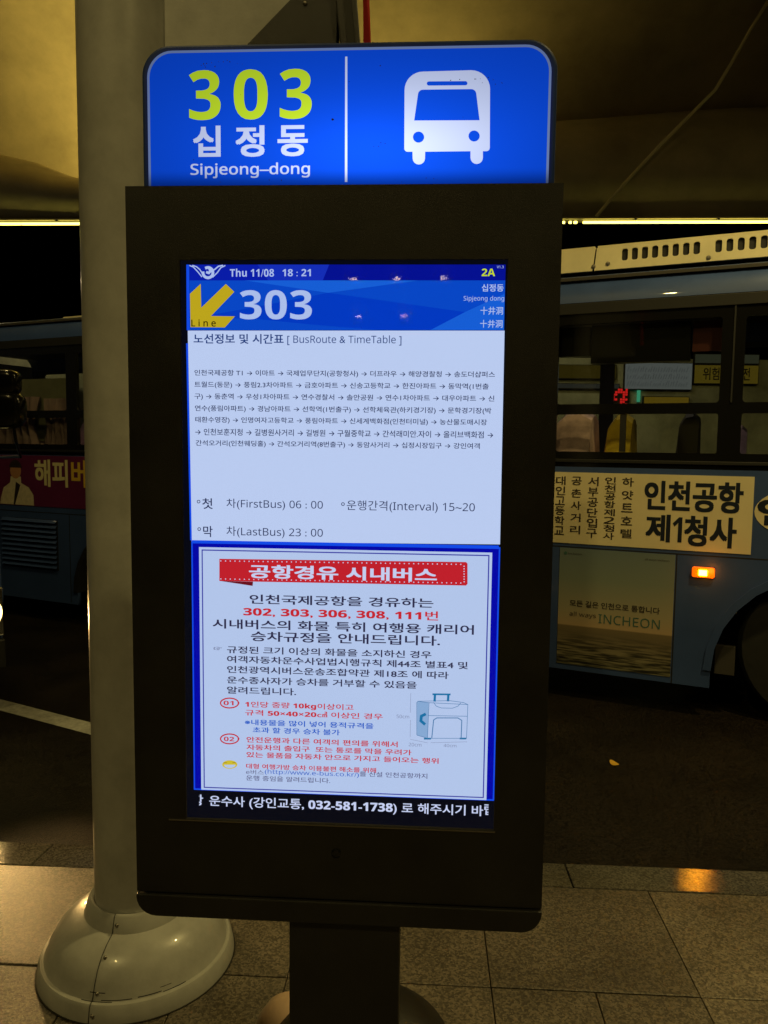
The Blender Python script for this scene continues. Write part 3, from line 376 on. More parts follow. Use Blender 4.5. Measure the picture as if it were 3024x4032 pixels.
49437:[460,[95,121,95,88,356,88,356,-39,397,-39,397,121],[356,414,356,319,257,319,257,285,356,285,356,146,397,146,397,414],[138,391,138,343,124,278,85,224,26,189,48,156,96,183,134,221,160,270,185,226,221,190,267,166,289,199,232,232,193,282,179,341,179,391]],
49440:[460,[356,413,356,307,257,307,257,273,356,273,356,75,397,75,397,413],[139,386,139,331,124,264,85,209,26,173,48,140,96,167,134,208,160,258,185,212,221,176,267,150,290,183,232,217,193,268,180,329,180,386],[107,113,107,-29,408,-29,408,5,148,5,148,113]],
49444:[460,[356,414,356,332,257,332,257,298,356,298,356,180,397,180,397,414],[107,-33,414,-33,414,1,148,1,148,49,397,49,397,157,106,157,106,124,356,124,356,80,107,80],[138,399,138,357,124,295,84,245,25,212,47,179,95,204,133,241,159,288,185,246,222,213,268,190,290,222,232,253,193,301,179,357,179,399]],
49457:[460,[248,133,167,122,116,93,98,47,116,1,167,-28,248,-38,329,-28,380,1,399,47,380,93,329,122],[248,100,307,93,344,75,358,47,344,19,307,1,248,-5,189,1,152,19,139,47,152,75,189,93],[139,388,139,342,125,276,85,223,25,187,47,154,96,181,135,220,161,269,186,226,222,191,268,167,291,200,233,232,194,282,180,343,180,388],[257,318,257,284,356,284,356,146,397,146,397,414,356,414,356,318]],
49464:[460,[370,414,370,-39,410,-39,410,414],[278,404,278,252,203,252,203,217,278,217,278,-16,317,-16,317,404],[119,371,119,285,107,208,73,139,20,90,46,59,86,93,118,140,140,197,160,145,190,101,229,69,252,101,202,149,170,214,159,286,159,371]],
49548:[460,[208,164,208,54,25,54,25,20,435,20,435,54,249,54,249,164],[206,383,206,349,181,278,119,223,41,193,59,159,127,183,187,226,228,284,270,226,329,183,398,159,416,193,337,223,275,278,250,349,250,383]],
49556:[460,[25,217,25,183,434,183,434,217,250,217,250,275,209,275,209,217],[208,410,208,394,185,341,126,303,48,284,62,252,131,268,189,298,229,341,269,298,327,268,396,252,410,284,332,303,273,341,250,394,250,410],[76,-34,395,-34,395,-2,116,-2,116,43,381,43,381,146,75,146,75,114,341,114,341,73,76,73]],
49569:[460,[229,119,146,109,93,83,74,40,93,-2,146,-29,229,-38,312,-29,365,-2,384,40,365,83,312,109],[229,86,290,81,328,65,342,40,328,15,290,-1,229,-6,168,-1,129,15,116,40,129,65,168,81],[25,189,25,156,434,156,434,189,250,189,250,255,209,255,209,189],[208,407,208,386,185,330,126,288,50,265,65,232,132,251,189,284,229,331,269,285,326,251,393,232,409,265,332,288,273,330,250,386,250,407]],
49688:[460,[208,398,208,372,184,312,125,266,46,242,62,208,131,228,189,264,230,314,271,264,329,228,397,208,414,242,335,267,275,313,251,372,251,398],[25,159,25,125,208,125,208,-39,249,-39,249,125,434,125,434,159]],
49828:[460,[25,57,25,22,435,22,435,57],[206,382,206,348,181,275,120,218,42,187,61,152,128,178,187,223,228,282,269,222,328,178,396,152,415,187,336,218,275,275,250,348,250,382]],
49849:[460,[25,198,25,164,434,164,434,198],[229,122,146,113,93,86,74,42,93,-2,146,-29,229,-39,312,-29,365,-2,384,42,365,86,312,113],[229,90,290,84,328,68,342,42,328,16,290,0,229,-6,168,0,130,16,116,42,130,68,168,84],[208,406,208,386,185,331,126,289,49,267,65,234,132,252,190,286,230,332,270,286,327,253,394,234,410,267,333,289,274,332,251,386,251,406]],
49884:[460,[354,414,354,-40,395,-40,395,414],[144,375,144,294,128,209,84,137,23,90,48,55,97,91,137,143,166,207,193,146,233,98,281,64,306,97,245,143,202,213,186,294,186,375]],
49888:[460,[354,413,354,82,396,82,396,413],[105,112,105,-29,410,-29,410,5,147,5,147,112],[143,388,143,343,128,275,89,218,30,180,52,147,100,175,138,216,164,267,190,219,228,181,275,155,297,188,238,224,199,278,185,343,185,388]],
49901:[460,[354,414,354,171,396,171,396,414],[105,148,105,-33,396,-33,396,148,355,148,355,94,145,94,145,148],[145,61,355,61,355,1,145,1],[143,399,143,356,128,294,88,242,28,208,49,175,98,201,137,239,164,287,191,242,230,208,279,184,299,216,239,248,199,297,185,356,185,399]],
50500:[460,[145,379,86,359,46,304,32,221,46,137,86,83,145,63,204,83,244,137,259,221,244,305,204,359],[145,342,184,326,210,285,219,221,210,157,184,115,145,100,106,115,81,157,71,221,81,285,106,326],[331,414,331,-39,373,-39,373,198,447,198,447,233,373,233,373,414]],
50504:[460,[151,382,91,367,49,328,33,270,49,212,91,173,151,159,212,173,253,212,269,270,253,328,212,367],[151,346,191,336,219,309,229,270,219,231,191,205,151,195,112,205,84,231,73,270,84,309,112,336],[335,414,335,81,376,81,376,242,443,242,443,276,376,276,376,414],[95,115,95,-29,396,-29,396,5,136,5,136,115]],
50508:[460,[150,397,90,384,48,349,33,297,48,244,90,209,150,196,210,209,251,244,267,297,251,349,210,384],[150,363,189,354,216,331,227,297,216,262,189,238,150,230,111,238,84,262,73,297,84,331,111,354],[335,414,335,184,376,184,376,282,443,282,443,316,376,316,376,414],[90,-33,392,-33,392,1,131,1,131,51,376,51,376,162,89,162,89,129,335,129,335,82,90,82]],
50516:[460,[92,131,92,-33,376,-33,376,131],[335,97,335,1,133,1,133,97],[151,387,90,373,48,336,33,280,48,224,90,187,151,174,212,187,254,224,269,280,254,336,212,373],[151,352,191,342,219,317,229,280,219,243,191,218,151,209,111,218,84,243,73,280,84,317,111,342],[335,414,335,153,376,153,376,269,443,269,443,303,376,303,376,414]],
50557:[460,[82,124,82,90,335,90,335,-39,376,-39,376,124],[151,387,90,373,48,335,33,280,48,224,90,186,151,173,212,186,254,224,269,280,254,335,212,373],[151,351,191,342,219,317,229,280,219,242,191,217,151,208,111,217,84,242,73,280,84,317,111,342],[335,414,335,145,376,145,376,213,442,213,442,248,376,248,376,310,442,310,442,345,376,345,376,414]],
50575:[460,[151,382,90,368,48,331,33,275,48,218,90,181,151,167,212,181,254,218,269,275,254,331,212,368],[151,347,191,338,219,312,229,275,219,237,191,212,151,203,111,212,84,237,73,275,84,312,111,338],[335,414,335,113,376,113,376,199,442,199,442,234,376,234,376,307,442,307,442,342,376,342,376,414],[219,135,219,121,197,63,143,20,68,-4,85,-37,148,-17,202,15,240,61,277,15,330,-17,394,-37,411,-4,336,20,281,63,260,121,260,135]],
50577:[460,[151,387,90,373,48,336,33,280,48,224,90,187,151,174,212,187,254,224,269,280,254,336,212,373],[151,352,191,342,219,317,229,280,219,243,191,218,151,209,111,218,84,243,73,280,84,317,111,342],[232,132,152,121,101,92,83,47,101,1,152,-28,232,-38,311,-28,362,1,380,47,362,92,311,121],[232,98,290,92,327,74,340,47,327,19,290,2,232,-5,174,2,137,19,124,47,137,74,174,92],[335,414,335,146,376,146,376,215,442,215,442,250,376,250,376,312,442,312,442,346,376,346,376,414]],
50612:[460,[146,342,184,326,210,285,219,221,210,157,184,115,146,100,107,115,82,157,73,221,82,285,107,326],[356,414,356,241,258,241,239,314,201,362,146,379,87,359,48,304,33,221,48,137,87,83,146,63,202,81,241,131,258,208,356,208,356,-40,397,-40,397,414]],
50629:[460,[149,358,188,349,215,324,225,288,215,252,188,227,149,218,109,227,81,252,72,288,81,324,109,349],[108,148,108,-33,397,-33,397,148,356,148,356,92,149,92,149,148],[149,59,356,59,356,1,149,1],[356,414,356,306,263,306,243,351,203,382,149,393,88,379,47,342,32,288,47,233,88,196,149,183,204,194,244,225,264,272,356,272,356,171,397,171,397,414]],
50640:[460,[370,414,370,-39,410,-39,410,414],[127,337,158,323,178,282,185,219,178,155,158,114,127,100,96,114,76,155,69,219,76,282,96,323],[127,376,76,356,42,302,31,219,43,134,76,80,127,61,176,78,209,127,223,204,280,204,280,-16,319,-16,319,404,280,404,280,238,223,238,208,311,175,359]],
50668:[460,[146,342,184,326,210,285,219,221,210,157,184,115,146,100,107,115,82,157,73,221,82,285,107,326],[252,279,356,279,356,170,253,170,257,203,257,241],[356,414,356,312,240,312,216,348,184,371,146,379,87,359,48,304,33,221,48,137,87,83,146,63,186,72,219,96,243,136,356,136,356,-40,397,-40,397,414]],
50669:[460,[95,122,95,89,356,89,356,-39,397,-39,397,122],[149,353,188,343,215,317,225,280,215,241,188,215,149,206,109,215,82,241,72,280,82,317,109,343],[356,313,356,246,260,246,264,268,264,291,260,313],[149,388,89,374,47,336,32,280,47,223,89,185,149,171,185,175,217,190,241,212,356,212,356,147,397,147,397,414,356,414,356,347,242,347,217,369,185,383]],
50672:[460,[149,348,188,338,215,311,225,271,215,231,188,204,149,195,109,204,82,231,72,271,82,311,109,338],[356,309,356,235,259,235,264,258,264,284,259,309],[149,385,89,370,47,330,32,271,47,212,89,173,149,158,185,163,216,178,241,201,356,201,356,79,397,79,397,413,356,413,356,343,241,343,216,365,185,379],[109,114,109,-29,410,-29,410,5,150,5,150,114]],
50689:[460,[149,351,188,342,215,317,225,279,215,242,188,216,149,207,109,216,82,242,72,279,82,317,109,342],[248,135,168,125,116,95,98,49,116,2,168,-28,248,-38,328,-28,380,2,399,49,380,95,328,125],[248,103,307,96,345,78,358,49,345,20,307,1,248,-5,189,1,151,20,138,49,151,78,189,96],[259,315,356,315,356,244,259,244,264,267,264,291],[356,414,356,348,240,348,215,369,184,382,149,387,89,373,47,335,32,279,47,223,89,185,149,172,184,176,215,189,240,210,356,210,356,146,397,146,397,414]],
50724:[460,[229,351,293,340,337,310,354,266,337,220,293,191,229,180,165,191,121,220,105,266,121,310,165,340],[25,54,25,19,435,19,435,54,250,54,250,148,324,166,375,207,394,266,372,328,314,369,229,384,144,369,86,328,65,266,83,207,134,166,209,148,209,54]],
50732:[460,[229,377,292,371,332,355,346,330,332,304,292,288,229,283,166,288,127,304,113,330,127,355,166,371],[25,218,25,184,434,184,434,218,249,218,249,252,324,263,372,290,388,330,369,372,315,399,229,408,143,399,89,372,70,330,86,290,134,263,208,252,208,218],[76,-34,395,-34,395,-2,116,-2,116,44,381,44,381,147,75,147,75,115,341,115,341,75,76,75]],
50857:[460,[229,122,146,113,93,86,74,43,93,-1,146,-29,229,-38,312,-29,365,-1,384,43,365,86,312,113],[229,90,290,84,328,68,342,43,328,16,290,0,229,-6,168,0,130,16,116,43,130,68,168,84],[229,373,291,366,331,349,346,321,331,293,291,276,229,270,167,276,127,293,113,321,127,349,167,366],[229,405,144,395,89,366,70,321,76,293,95,270,126,254,126,190,25,190,25,157,434,157,434,190,333,190,333,254,363,270,382,293,388,321,369,366,314,395],[167,190,167,243,207,238,251,238,292,243,292,190]],
50864:[460,[229,396,146,383,91,349,71,296,91,243,146,209,229,197,312,209,367,243,387,296,367,349,312,383],[229,362,289,354,330,331,345,296,330,261,289,239,229,231,168,239,128,261,113,296,128,331,168,354],[25,155,25,120,208,120,208,-39,249,-39,249,120,435,120,435,155]],
50868:[460,[229,402,145,391,90,359,71,311,90,263,145,232,229,221,313,232,368,263,388,311,368,359,313,391],[229,369,289,361,329,342,344,311,329,281,289,261,229,255,169,261,129,281,115,311,129,342,169,361],[25,184,25,150,212,150,212,59,254,59,254,150,435,150,435,184],[77,103,77,-29,389,-29,389,6,119,6,119,103]],
50896:[460,[170,395,111,385,73,358,59,316,73,274,111,247,170,238,228,247,266,274,281,316,266,358,228,385],[170,364,207,358,232,341,241,316,232,291,207,274,170,269,132,274,107,291,98,316,107,341,132,358],[28,170,153,172,153,85,195,85,195,175,277,182,317,188,314,218,214,209,23,204],[262,146,262,116,354,116,354,70,395,70,395,413,354,413,354,146],[87,103,87,-29,406,-29,406,5,128,5,128,103]],
50900:[460,[170,405,111,396,72,373,58,337,72,300,111,277,170,269,228,277,267,300,281,337,267,373,228,396],[170,376,208,371,233,357,242,337,233,316,208,302,170,298,131,302,106,316,97,337,106,357,131,371],[29,213,147,214,147,146,188,146,188,216,277,222,321,228,318,255,218,247,24,243],[264,198,264,171,354,171,354,147,395,147,395,413,354,413,354,198],[94,-34,410,-34,410,-4,134,-4,134,37,395,37,395,131,92,131,92,101,354,101,354,65,94,65]],
50920:[460,[139,385,88,374,53,345,41,301,53,257,88,228,139,218,190,228,224,257,237,301,224,345,190,374],[139,353,171,346,192,328,200,301,192,274,171,256,139,249,107,256,86,274,78,301,86,328,107,346],[368,414,368,-39,408,-39,408,414],[199,117,199,85,282,85,282,-15,322,-15,322,404,282,404,282,117],[25,148,117,150,117,-2,157,-2,157,152,225,159,257,164,254,195,174,187,19,183]],
50948:[460,[173,392,113,380,72,348,58,299,72,250,113,218,173,206,232,218,273,250,288,299,273,348,232,380],[173,358,212,350,239,330,249,299,239,268,212,248,173,241,134,248,107,268,98,299,107,330,134,350],[355,413,355,-39,396,-39,396,413],[30,133,155,136,155,-25,196,-25,196,138,282,147,325,154,322,185,219,174,117,169,24,168]],
50976:[460,[229,396,146,383,91,349,71,297,91,244,146,211,229,199,312,211,367,244,387,297,367,349,312,383],[229,362,289,354,330,331,345,297,330,262,289,240,229,232,168,240,128,262,113,297,128,331,168,354],[25,156,25,122,130,122,130,-39,173,-39,173,122,286,122,286,-39,328,-39,328,122,435,122,435,156]],
50977:[460,[229,403,144,393,90,363,70,317,90,270,144,240,229,230,314,240,368,270,388,317,368,363,314,393],[229,370,291,364,331,345,346,317,331,287,291,269,229,263,167,269,127,287,113,317,127,345,167,364],[71,106,71,72,342,72,342,-39,383,-39,383,106,326,106,326,162,434,162,434,196,25,196,25,162,133,162,133,106],[174,162,285,162,285,106,174,106]],
51004:[460,[229,385,145,369,87,326,65,260,87,194,145,151,229,135,313,151,372,194,394,260,372,326,313,369],[229,351,293,339,337,308,354,260,337,212,293,180,229,169,165,180,121,212,105,260,121,308,165,339],[25,56,25,21,435,21,435,56]],
51008:[460,[25,176,25,142,434,142,434,176],[229,398,145,387,90,356,70,308,90,259,145,228,229,218,313,228,368,259,388,308,368,356,313,387],[229,365,291,358,331,338,346,308,331,278,291,258,229,252,167,258,127,278,113,308,127,338,167,358],[78,102,78,-29,388,-29,388,5,119,5,119,102]],
51012:[460,[229,406,143,397,89,370,70,328,89,285,143,258,229,249,315,258,369,285,388,328,369,370,315,397],[229,375,292,369,332,353,346,328,332,302,292,286,229,281,166,286,127,302,113,328,127,353,166,369],[25,219,25,185,434,185,434,219],[76,-34,395,-34,395,-2,116,-2,116,45,381,45,381,147,75,147,75,115,341,115,341,75,76,75]],
51020:[460,[229,404,144,393,90,364,70,318,90,272,144,243,229,233,314,243,369,272,388,318,369,364,314,393],[229,371,291,364,331,346,346,318,331,290,291,272,229,266,167,272,127,290,113,318,127,346,167,364],[75,116,75,-33,384,-33,384,116],[343,83,343,1,116,1,116,83],[25,194,25,160,434,160,434,194]],
51032:[460,[172,381,109,367,66,330,50,274,66,218,109,181,172,168,234,181,277,218,293,274,277,330,234,367],[172,345,213,336,241,311,252,274,241,237,213,212,172,204,130,212,102,237,91,274,102,311,130,336],[352,414,352,-40,394,-40,394,414],[33,60,122,60,223,66,326,80,323,110,221,99,119,95,28,95]],
51060:[460,[354,414,354,-40,395,-40,395,414],[157,379,97,359,56,304,42,221,56,137,97,83,157,63,216,83,256,137,271,221,256,305,216,359],[157,342,195,326,221,285,231,221,221,157,195,115,157,100,117,115,91,157,82,221,91,285,117,326]],
51064:[460,[354,413,354,83,396,83,396,413],[153,382,93,367,51,328,35,271,51,212,93,173,153,159,214,173,255,212,271,271,255,328,214,367],[153,346,193,336,220,310,231,271,220,231,193,205,153,196,113,205,86,231,76,271,86,310,113,336],[105,117,105,-29,410,-29,410,5,147,5,147,117]],
51076:[460,[354,413,354,155,396,155,396,413],[104,131,104,-33,396,-33,396,131],[355,97,355,1,144,1,144,97],[153,390,92,376,50,339,35,284,50,229,92,192,153,178,214,192,256,229,271,284,256,339,214,376],[153,355,193,345,220,321,231,284,220,247,193,222,153,213,113,222,86,247,76,284,86,321,113,345]],
51077:[460,[354,414,354,171,396,171,396,414],[105,148,105,-33,396,-33,396,148,355,148,355,94,145,94,145,148],[145,61,355,61,355,1,145,1],[153,392,92,379,50,342,35,288,50,233,92,197,153,184,214,197,256,233,271,288,256,342,214,379],[153,357,193,348,220,324,231,288,220,251,193,227,153,218,113,227,86,251,76,288,86,324,113,348]],
51080:[460,[354,413,354,155,396,155,396,413],[153,387,92,374,50,336,35,281,50,226,92,189,153,176,214,189,256,226,271,281,256,336,214,374],[153,352,193,343,220,318,231,281,220,244,193,220,153,211,113,220,86,244,76,281,86,318,113,343],[305,135,305,111,298,74,276,36,241,4,206,34,185,71,178,111,178,135,138,135,138,111,127,67,96,27,47,-2,68,-33,106,-12,136,17,157,51,175,15,203,-15,242,-37,278,-14,306,17,325,53,345,17,376,-12,416,-33,436,-2,387,26,356,65,346,111,346,135]],
51088:[460,[34,367,34,333,137,333,137,275,120,198,77,129,18,81,42,48,90,84,130,135,158,198,185,140,223,93,270,59,294,92,235,138,193,203,178,275,178,333,278,333,278,367],[331,414,331,-39,373,-39,373,196,447,196,447,231,373,231,373,414]],
51109:[460,[232,128,152,119,101,90,83,46,101,1,152,-28,232,-38,311,-28,362,1,380,46,362,90,311,119],[232,96,290,90,327,72,340,46,327,18,290,1,232,-5,174,1,137,18,124,46,137,72,174,90],[36,380,36,346,137,346,137,328,122,267,83,216,23,182,44,149,93,175,132,212,158,260,184,218,221,185,268,162,287,195,229,226,192,272,178,329,178,346,278,346,278,380],[335,414,335,141,376,141,376,264,443,264,443,299,376,299,376,414]],
51201:[460,[95,119,95,85,356,85,356,-39,397,-39,397,119],[40,383,40,349,140,349,140,331,125,269,86,218,27,183,48,150,97,176,136,215,162,263,187,219,224,185,271,161,292,193,234,226,196,274,182,331,182,349,281,349,281,383],[356,414,356,296,267,296,267,261,356,261,356,143,397,143,397,414]],
51204:[460,[356,413,356,289,265,289,265,255,356,255,356,82,397,82,397,413],[109,111,109,-29,410,-29,410,5,150,5,150,111],[40,377,40,343,140,343,140,321,125,259,86,207,27,173,48,139,97,166,136,204,162,252,187,209,224,174,271,150,292,183,234,216,196,264,182,321,182,343,281,343,281,377]],
51216:[460,[104,127,104,-33,397,-33,397,127],[357,94,357,1,145,1,145,94],[356,414,356,301,266,301,266,266,356,266,356,149,397,149,397,414],[40,385,40,351,140,351,140,334,125,272,86,221,27,186,48,153,97,179,136,218,162,266,187,222,224,187,271,163,292,196,234,229,196,278,182,334,182,351,281,351,281,385]],
51221:[460,[248,130,167,120,116,91,98,46,116,0,167,-28,248,-39,329,-29,380,0,399,46,380,91,329,120],[248,98,307,91,344,74,358,46,344,18,307,0,248,-6,189,0,152,18,139,46,152,74,189,91],[356,414,356,296,267,296,267,262,356,262,356,144,397,144,397,414],[40,381,40,347,140,347,140,331,126,269,86,216,27,181,48,148,97,175,136,214,162,263,188,220,224,185,271,161,292,194,234,227,196,275,182,332,182,347,281,347,281,381]],
51228:[460,[369,414,369,-39,409,-39,409,414],[279,403,279,251,204,251,204,217,279,217,279,-16,318,-16,318,403],[32,361,32,327,118,327,118,286,106,205,73,134,20,83,45,52,86,87,117,136,138,194,159,140,189,95,229,62,254,93,201,141,169,209,158,286,158,327,239,327,239,361]],
51312:[460,[209,163,209,54,25,54,25,19,435,19,435,54,251,54,251,163],[59,373,59,338,208,338,208,329,183,261,122,209,45,180,62,147,130,171,189,212,230,268,271,213,331,172,399,149,416,182,338,210,276,261,251,329,251,338,400,338,400,373]],
51333:[460,[229,118,146,109,93,82,74,40,93,-2,146,-29,229,-38,312,-29,365,-2,384,40,365,82,312,109],[229,86,290,80,328,65,342,40,328,15,290,-1,229,-6,168,-1,129,15,116,40,129,65,168,80],[25,189,25,155,434,155,434,189,250,189,250,252,209,252,209,189],[62,393,62,359,203,359,178,314,122,281,48,263,62,230,134,247,192,278,229,322,267,278,325,247,396,230,411,263,336,281,280,314,256,359,397,359,397,393]],
51452:[460,[64,385,64,352,206,352,183,294,125,251,49,227,65,194,133,214,190,249,229,298,268,249,326,214,394,194,410,227,333,251,276,294,252,352,395,352,395,385],[25,156,25,122,208,122,208,-39,249,-39,249,122,434,122,434,156]],
51473:[460,[229,89,290,83,328,67,342,42,328,16,290,0,229,-6,168,0,130,16,116,42,130,67,168,83],[25,202,25,168,209,168,209,121,136,109,90,82,74,42,93,-2,146,-29,229,-38,312,-29,365,-2,384,42,367,82,322,109,250,121,250,168,434,168,434,202],[62,393,62,359,203,359,178,314,122,280,48,262,62,229,134,246,192,277,229,321,267,277,325,246,396,229,411,262,336,280,280,314,256,359,397,359,397,393]],
51648:[460,[354,414,354,-39,395,-39,395,414],[40,367,40,333,145,333,145,275,128,197,85,128,25,81,49,48,98,84,138,135,166,197,194,139,235,92,284,59,307,92,246,135,203,200,187,275,187,333,292,333,292,367]],
51652:[460,[354,413,354,82,396,82,396,413],[42,376,42,342,146,342,146,318,131,256,91,205,31,171,53,138,102,164,141,202,168,249,194,206,233,171,281,147,302,180,242,212,202,260,188,318,188,342,290,342,290,376],[105,113,105,-29,410,-29,410,5,147,5,147,113]],
52264:[460,[135,405,135,335,33,335,33,302,135,302,135,267,120,191,80,126,21,81,44,49,92,82,130,129,156,188,181,133,217,89,263,57,286,89,228,133,190,196,176,267,176,302,276,302,276,335,176,335,176,405],[331,414,331,-39,373,-39,373,193,447,193,447,228,373,228,373,414]],
52272:[460,[138,415,138,367,38,367,38,334,138,334,138,327,123,276,83,236,24,210,42,178,92,198,132,229,159,270,186,233,224,205,273,187,291,219,233,243,193,280,179,327,179,334,279,334,279,367,180,367,180,415],[335,414,335,175,376,175,376,279,443,279,443,313,376,313,376,414],[90,-34,392,-34,392,-1,131,-1,131,46,376,46,376,153,89,153,89,120,335,120,335,77,90,77]],
52380:[460,[138,411,138,353,38,353,38,320,138,320,138,306,124,245,85,196,26,164,47,131,95,156,133,192,160,237,186,195,224,162,272,139,292,172,233,203,193,249,179,306,179,320,279,320,279,353,180,353,180,411],[356,413,356,274,264,274,264,240,356,240,356,76,397,76,397,413],[109,106,109,-29,410,-29,410,5,150,5,150,106]],
52395:[460,[138,415,138,360,38,360,38,327,138,327,138,317,124,258,85,210,27,177,47,144,95,169,133,205,160,251,185,210,223,178,270,156,289,189,231,218,193,263,179,317,179,327,279,327,279,360,180,360,180,415],[356,414,356,286,266,286,266,251,356,251,356,100,397,100,397,414],[231,131,231,121,209,64,154,21,79,-4,95,-37,160,-17,214,17,252,63,289,17,343,-17,408,-37,425,-4,349,20,294,63,273,121,273,131]],
52397:[460,[248,128,167,118,116,90,98,45,116,0,167,-28,248,-38,329,-28,380,0,399,45,380,90,329,118],[248,95,307,89,344,72,358,45,344,18,307,1,248,-6,189,1,152,18,139,45,152,72,189,89],[138,416,138,359,38,359,38,326,138,326,138,317,124,259,85,211,26,179,46,147,95,171,133,207,160,252,186,212,225,180,273,159,293,191,234,220,194,264,179,317,179,326,279,326,279,359,180,359,180,416],[356,414,356,285,265,285,265,251,356,251,356,140,397,140,397,414]],
52404:[460,[369,414,369,-39,409,-39,409,414],[279,403,279,235,210,235,210,201,279,201,279,-16,318,-16,318,403],[118,397,118,330,34,330,34,296,118,296,118,274,106,200,73,134,21,85,46,54,86,88,117,134,138,188,159,137,190,95,230,64,254,95,202,140,169,203,157,274,157,296,240,296,240,330,157,330,157,397]],
52488:[460,[209,155,209,53,25,53,25,18,435,18,435,53,250,53,250,155],[209,404,209,342,63,342,63,308,209,308,186,245,128,198,48,172,64,140,133,160,190,195,230,244,269,195,327,160,396,140,412,172,331,198,273,245,251,308,396,308,396,342,250,342,250,404]],
52492:[460,[209,223,209,164,25,164,25,130,434,130,434,164,250,164,250,223],[67,365,67,332,207,332,183,285,127,251,50,233,63,201,133,216,190,244,229,285,268,244,325,216,395,201,409,233,331,251,275,285,252,332,392,332,392,365,250,365,250,414,209,414,209,365],[78,95,78,-29,388,-29,388,5,119,5,119,95]],
52632:[460,[67,365,67,332,207,332,183,285,127,252,50,234,63,202,133,217,190,245,229,286,268,245,325,217,395,202,409,234,331,252,275,285,252,332,392,332,392,365,250,365,250,414,209,414,209,365],[25,175,25,141,212,141,212,52,253,52,253,141,435,141,435,175],[77,96,77,-29,389,-29,389,5,118,5,118,96]],
52636:[460,[76,-34,395,-34,395,-2,116,-2,116,41,381,41,381,140,250,140,250,181,433,181,433,213,26,213,26,181,209,181,209,140,75,140,75,109,341,109,341,70,76,70],[67,374,67,342,206,342,180,303,124,277,47,265,59,233,131,245,190,269,229,305,269,269,328,245,399,233,412,265,335,277,279,303,252,342,392,342,392,374,250,374,250,416,209,416,209,374]],
52825:[460,[354,414,354,135,396,135,396,414],[94,112,94,78,354,78,354,-39,396,-39,396,112],[148,416,148,359,45,359,45,325,148,325,148,314,133,256,93,207,34,175,54,143,103,167,142,203,169,248,196,206,235,173,284,151,304,184,244,214,203,259,189,314,189,325,291,325,291,359,189,359,189,416]],
52880:[460,[269,403,269,-16,308,-16,308,197,369,197,369,-39,409,-39,409,414,369,414,369,231,308,231,308,403],[51,359,51,325,183,325,177,278,172,256,28,246,34,210,161,223,132,172,88,125,28,84,52,54,157,141,210,244,224,359]],
53356:[460,[25,59,25,24,434,24,434,59],[74,368,74,334,343,334,342,242,62,230,68,196,341,211,331,137,323,96,365,92,378,175,383,246,384,368]],
53412:[460,[355,414,355,-39,396,-39,396,414],[59,367,59,333,225,333,217,279,210,254,36,242,43,206,197,220,161,163,107,112,34,68,57,35,183,127,248,240,266,367]],
53468:[460,[43,362,43,73,137,73,190,77,241,85,237,119,190,112,141,108,83,108,83,209,214,209,214,242,83,242,83,328,221,328,221,362],[270,404,270,-16,310,-16,310,198,370,198,370,-39,410,-39,410,414,370,414,370,232,310,232,310,404]],
53552:[460,[263,243,263,209,356,209,356,-40,397,-40,397,414,356,414,356,243],[46,372,46,69,157,70,223,74,287,83,282,117,222,109,160,105,87,104,87,212,235,212,235,245,87,245,87,338,255,338,255,372]],
53588:[460,[367,413,367,169,406,169,406,413],[279,405,279,312,220,312,220,279,279,279,279,174,319,174,319,405],[46,386,46,188,134,189,187,192,241,200,237,232,188,225,139,221,85,221,85,273,199,273,199,305,85,305,85,353,217,353,217,386],[109,-34,424,-34,424,-1,150,-1,150,44,406,44,406,149,108,149,108,116,366,116,366,75,109,75]],
53685:[460,[229,107,145,99,92,74,74,35,92,-5,145,-30,229,-38,313,-30,365,-5,384,35,365,74,313,99],[229,76,291,71,329,57,342,35,329,12,291,-2,229,-7,167,-2,129,12,116,35,129,57,167,71],[79,401,79,218,208,218,208,174,25,174,25,141,434,141,434,174,250,174,250,218,386,218,386,251,120,251,120,295,371,295,371,326,120,326,120,368,383,368,383,401]],
53944:[460,[25,54,25,20,435,20,435,54],[78,375,78,136,388,136,388,170,120,170,120,241,374,241,374,274,120,274,120,341,384,341,384,375]],
53945:[460,[25,175,25,141,434,141,434,175],[71,98,71,64,339,64,339,-39,381,-39,381,98],[79,402,79,217,386,217,386,250,120,250,120,295,371,295,371,327,120,327,120,369,383,369,383,402]],
54028:[460,[25,73,112,74,208,79,306,90,303,121,234,114,234,331,282,331,282,365,31,365,31,331,79,331,79,109,20,108],[120,331,194,331,194,112,120,109],[331,414,331,-39,373,-39,373,198,447,198,447,233,373,233,373,414]],
54140:[460,[26,73,112,74,207,78,302,89,299,120,234,114,234,332,285,332,285,366,36,366,36,332,81,332,81,108,22,108],[122,332,194,332,194,112,122,109],[270,243,270,209,356,209,356,-39,397,-39,397,414,356,414,356,243]],
54200:[460,[280,242,280,207,356,207,356,77,397,77,397,414,356,414,356,328,280,328,280,294,356,294,356,242],[31,145,112,146,202,150,293,160,291,191,232,186,232,343,277,343,277,377,39,377,39,343,83,343,83,181,26,180],[124,343,192,343,192,183,124,181],[108,105,108,-29,409,-29,409,5,149,5,149,105]],
54364:[460,[62,191,62,157,139,157,139,50,25,50,25,16,435,16,435,50,319,50,319,157,396,157,396,191,326,191,326,338,397,338,397,372,61,372,61,338,131,338,131,191],[180,50,180,157,278,157,278,50],[173,338,285,338,285,191,173,191]],
54408:[460,[343,76,343,1,116,1,116,76],[75,109,75,-33,384,-33,384,109,250,109,250,162,434,162,434,195,25,195,25,162,209,162,209,109],[65,271,65,237,393,237,393,271,327,271,327,365,395,365,395,399,63,399,63,365,131,365,131,271],[173,365,285,365,285,271,173,271]],
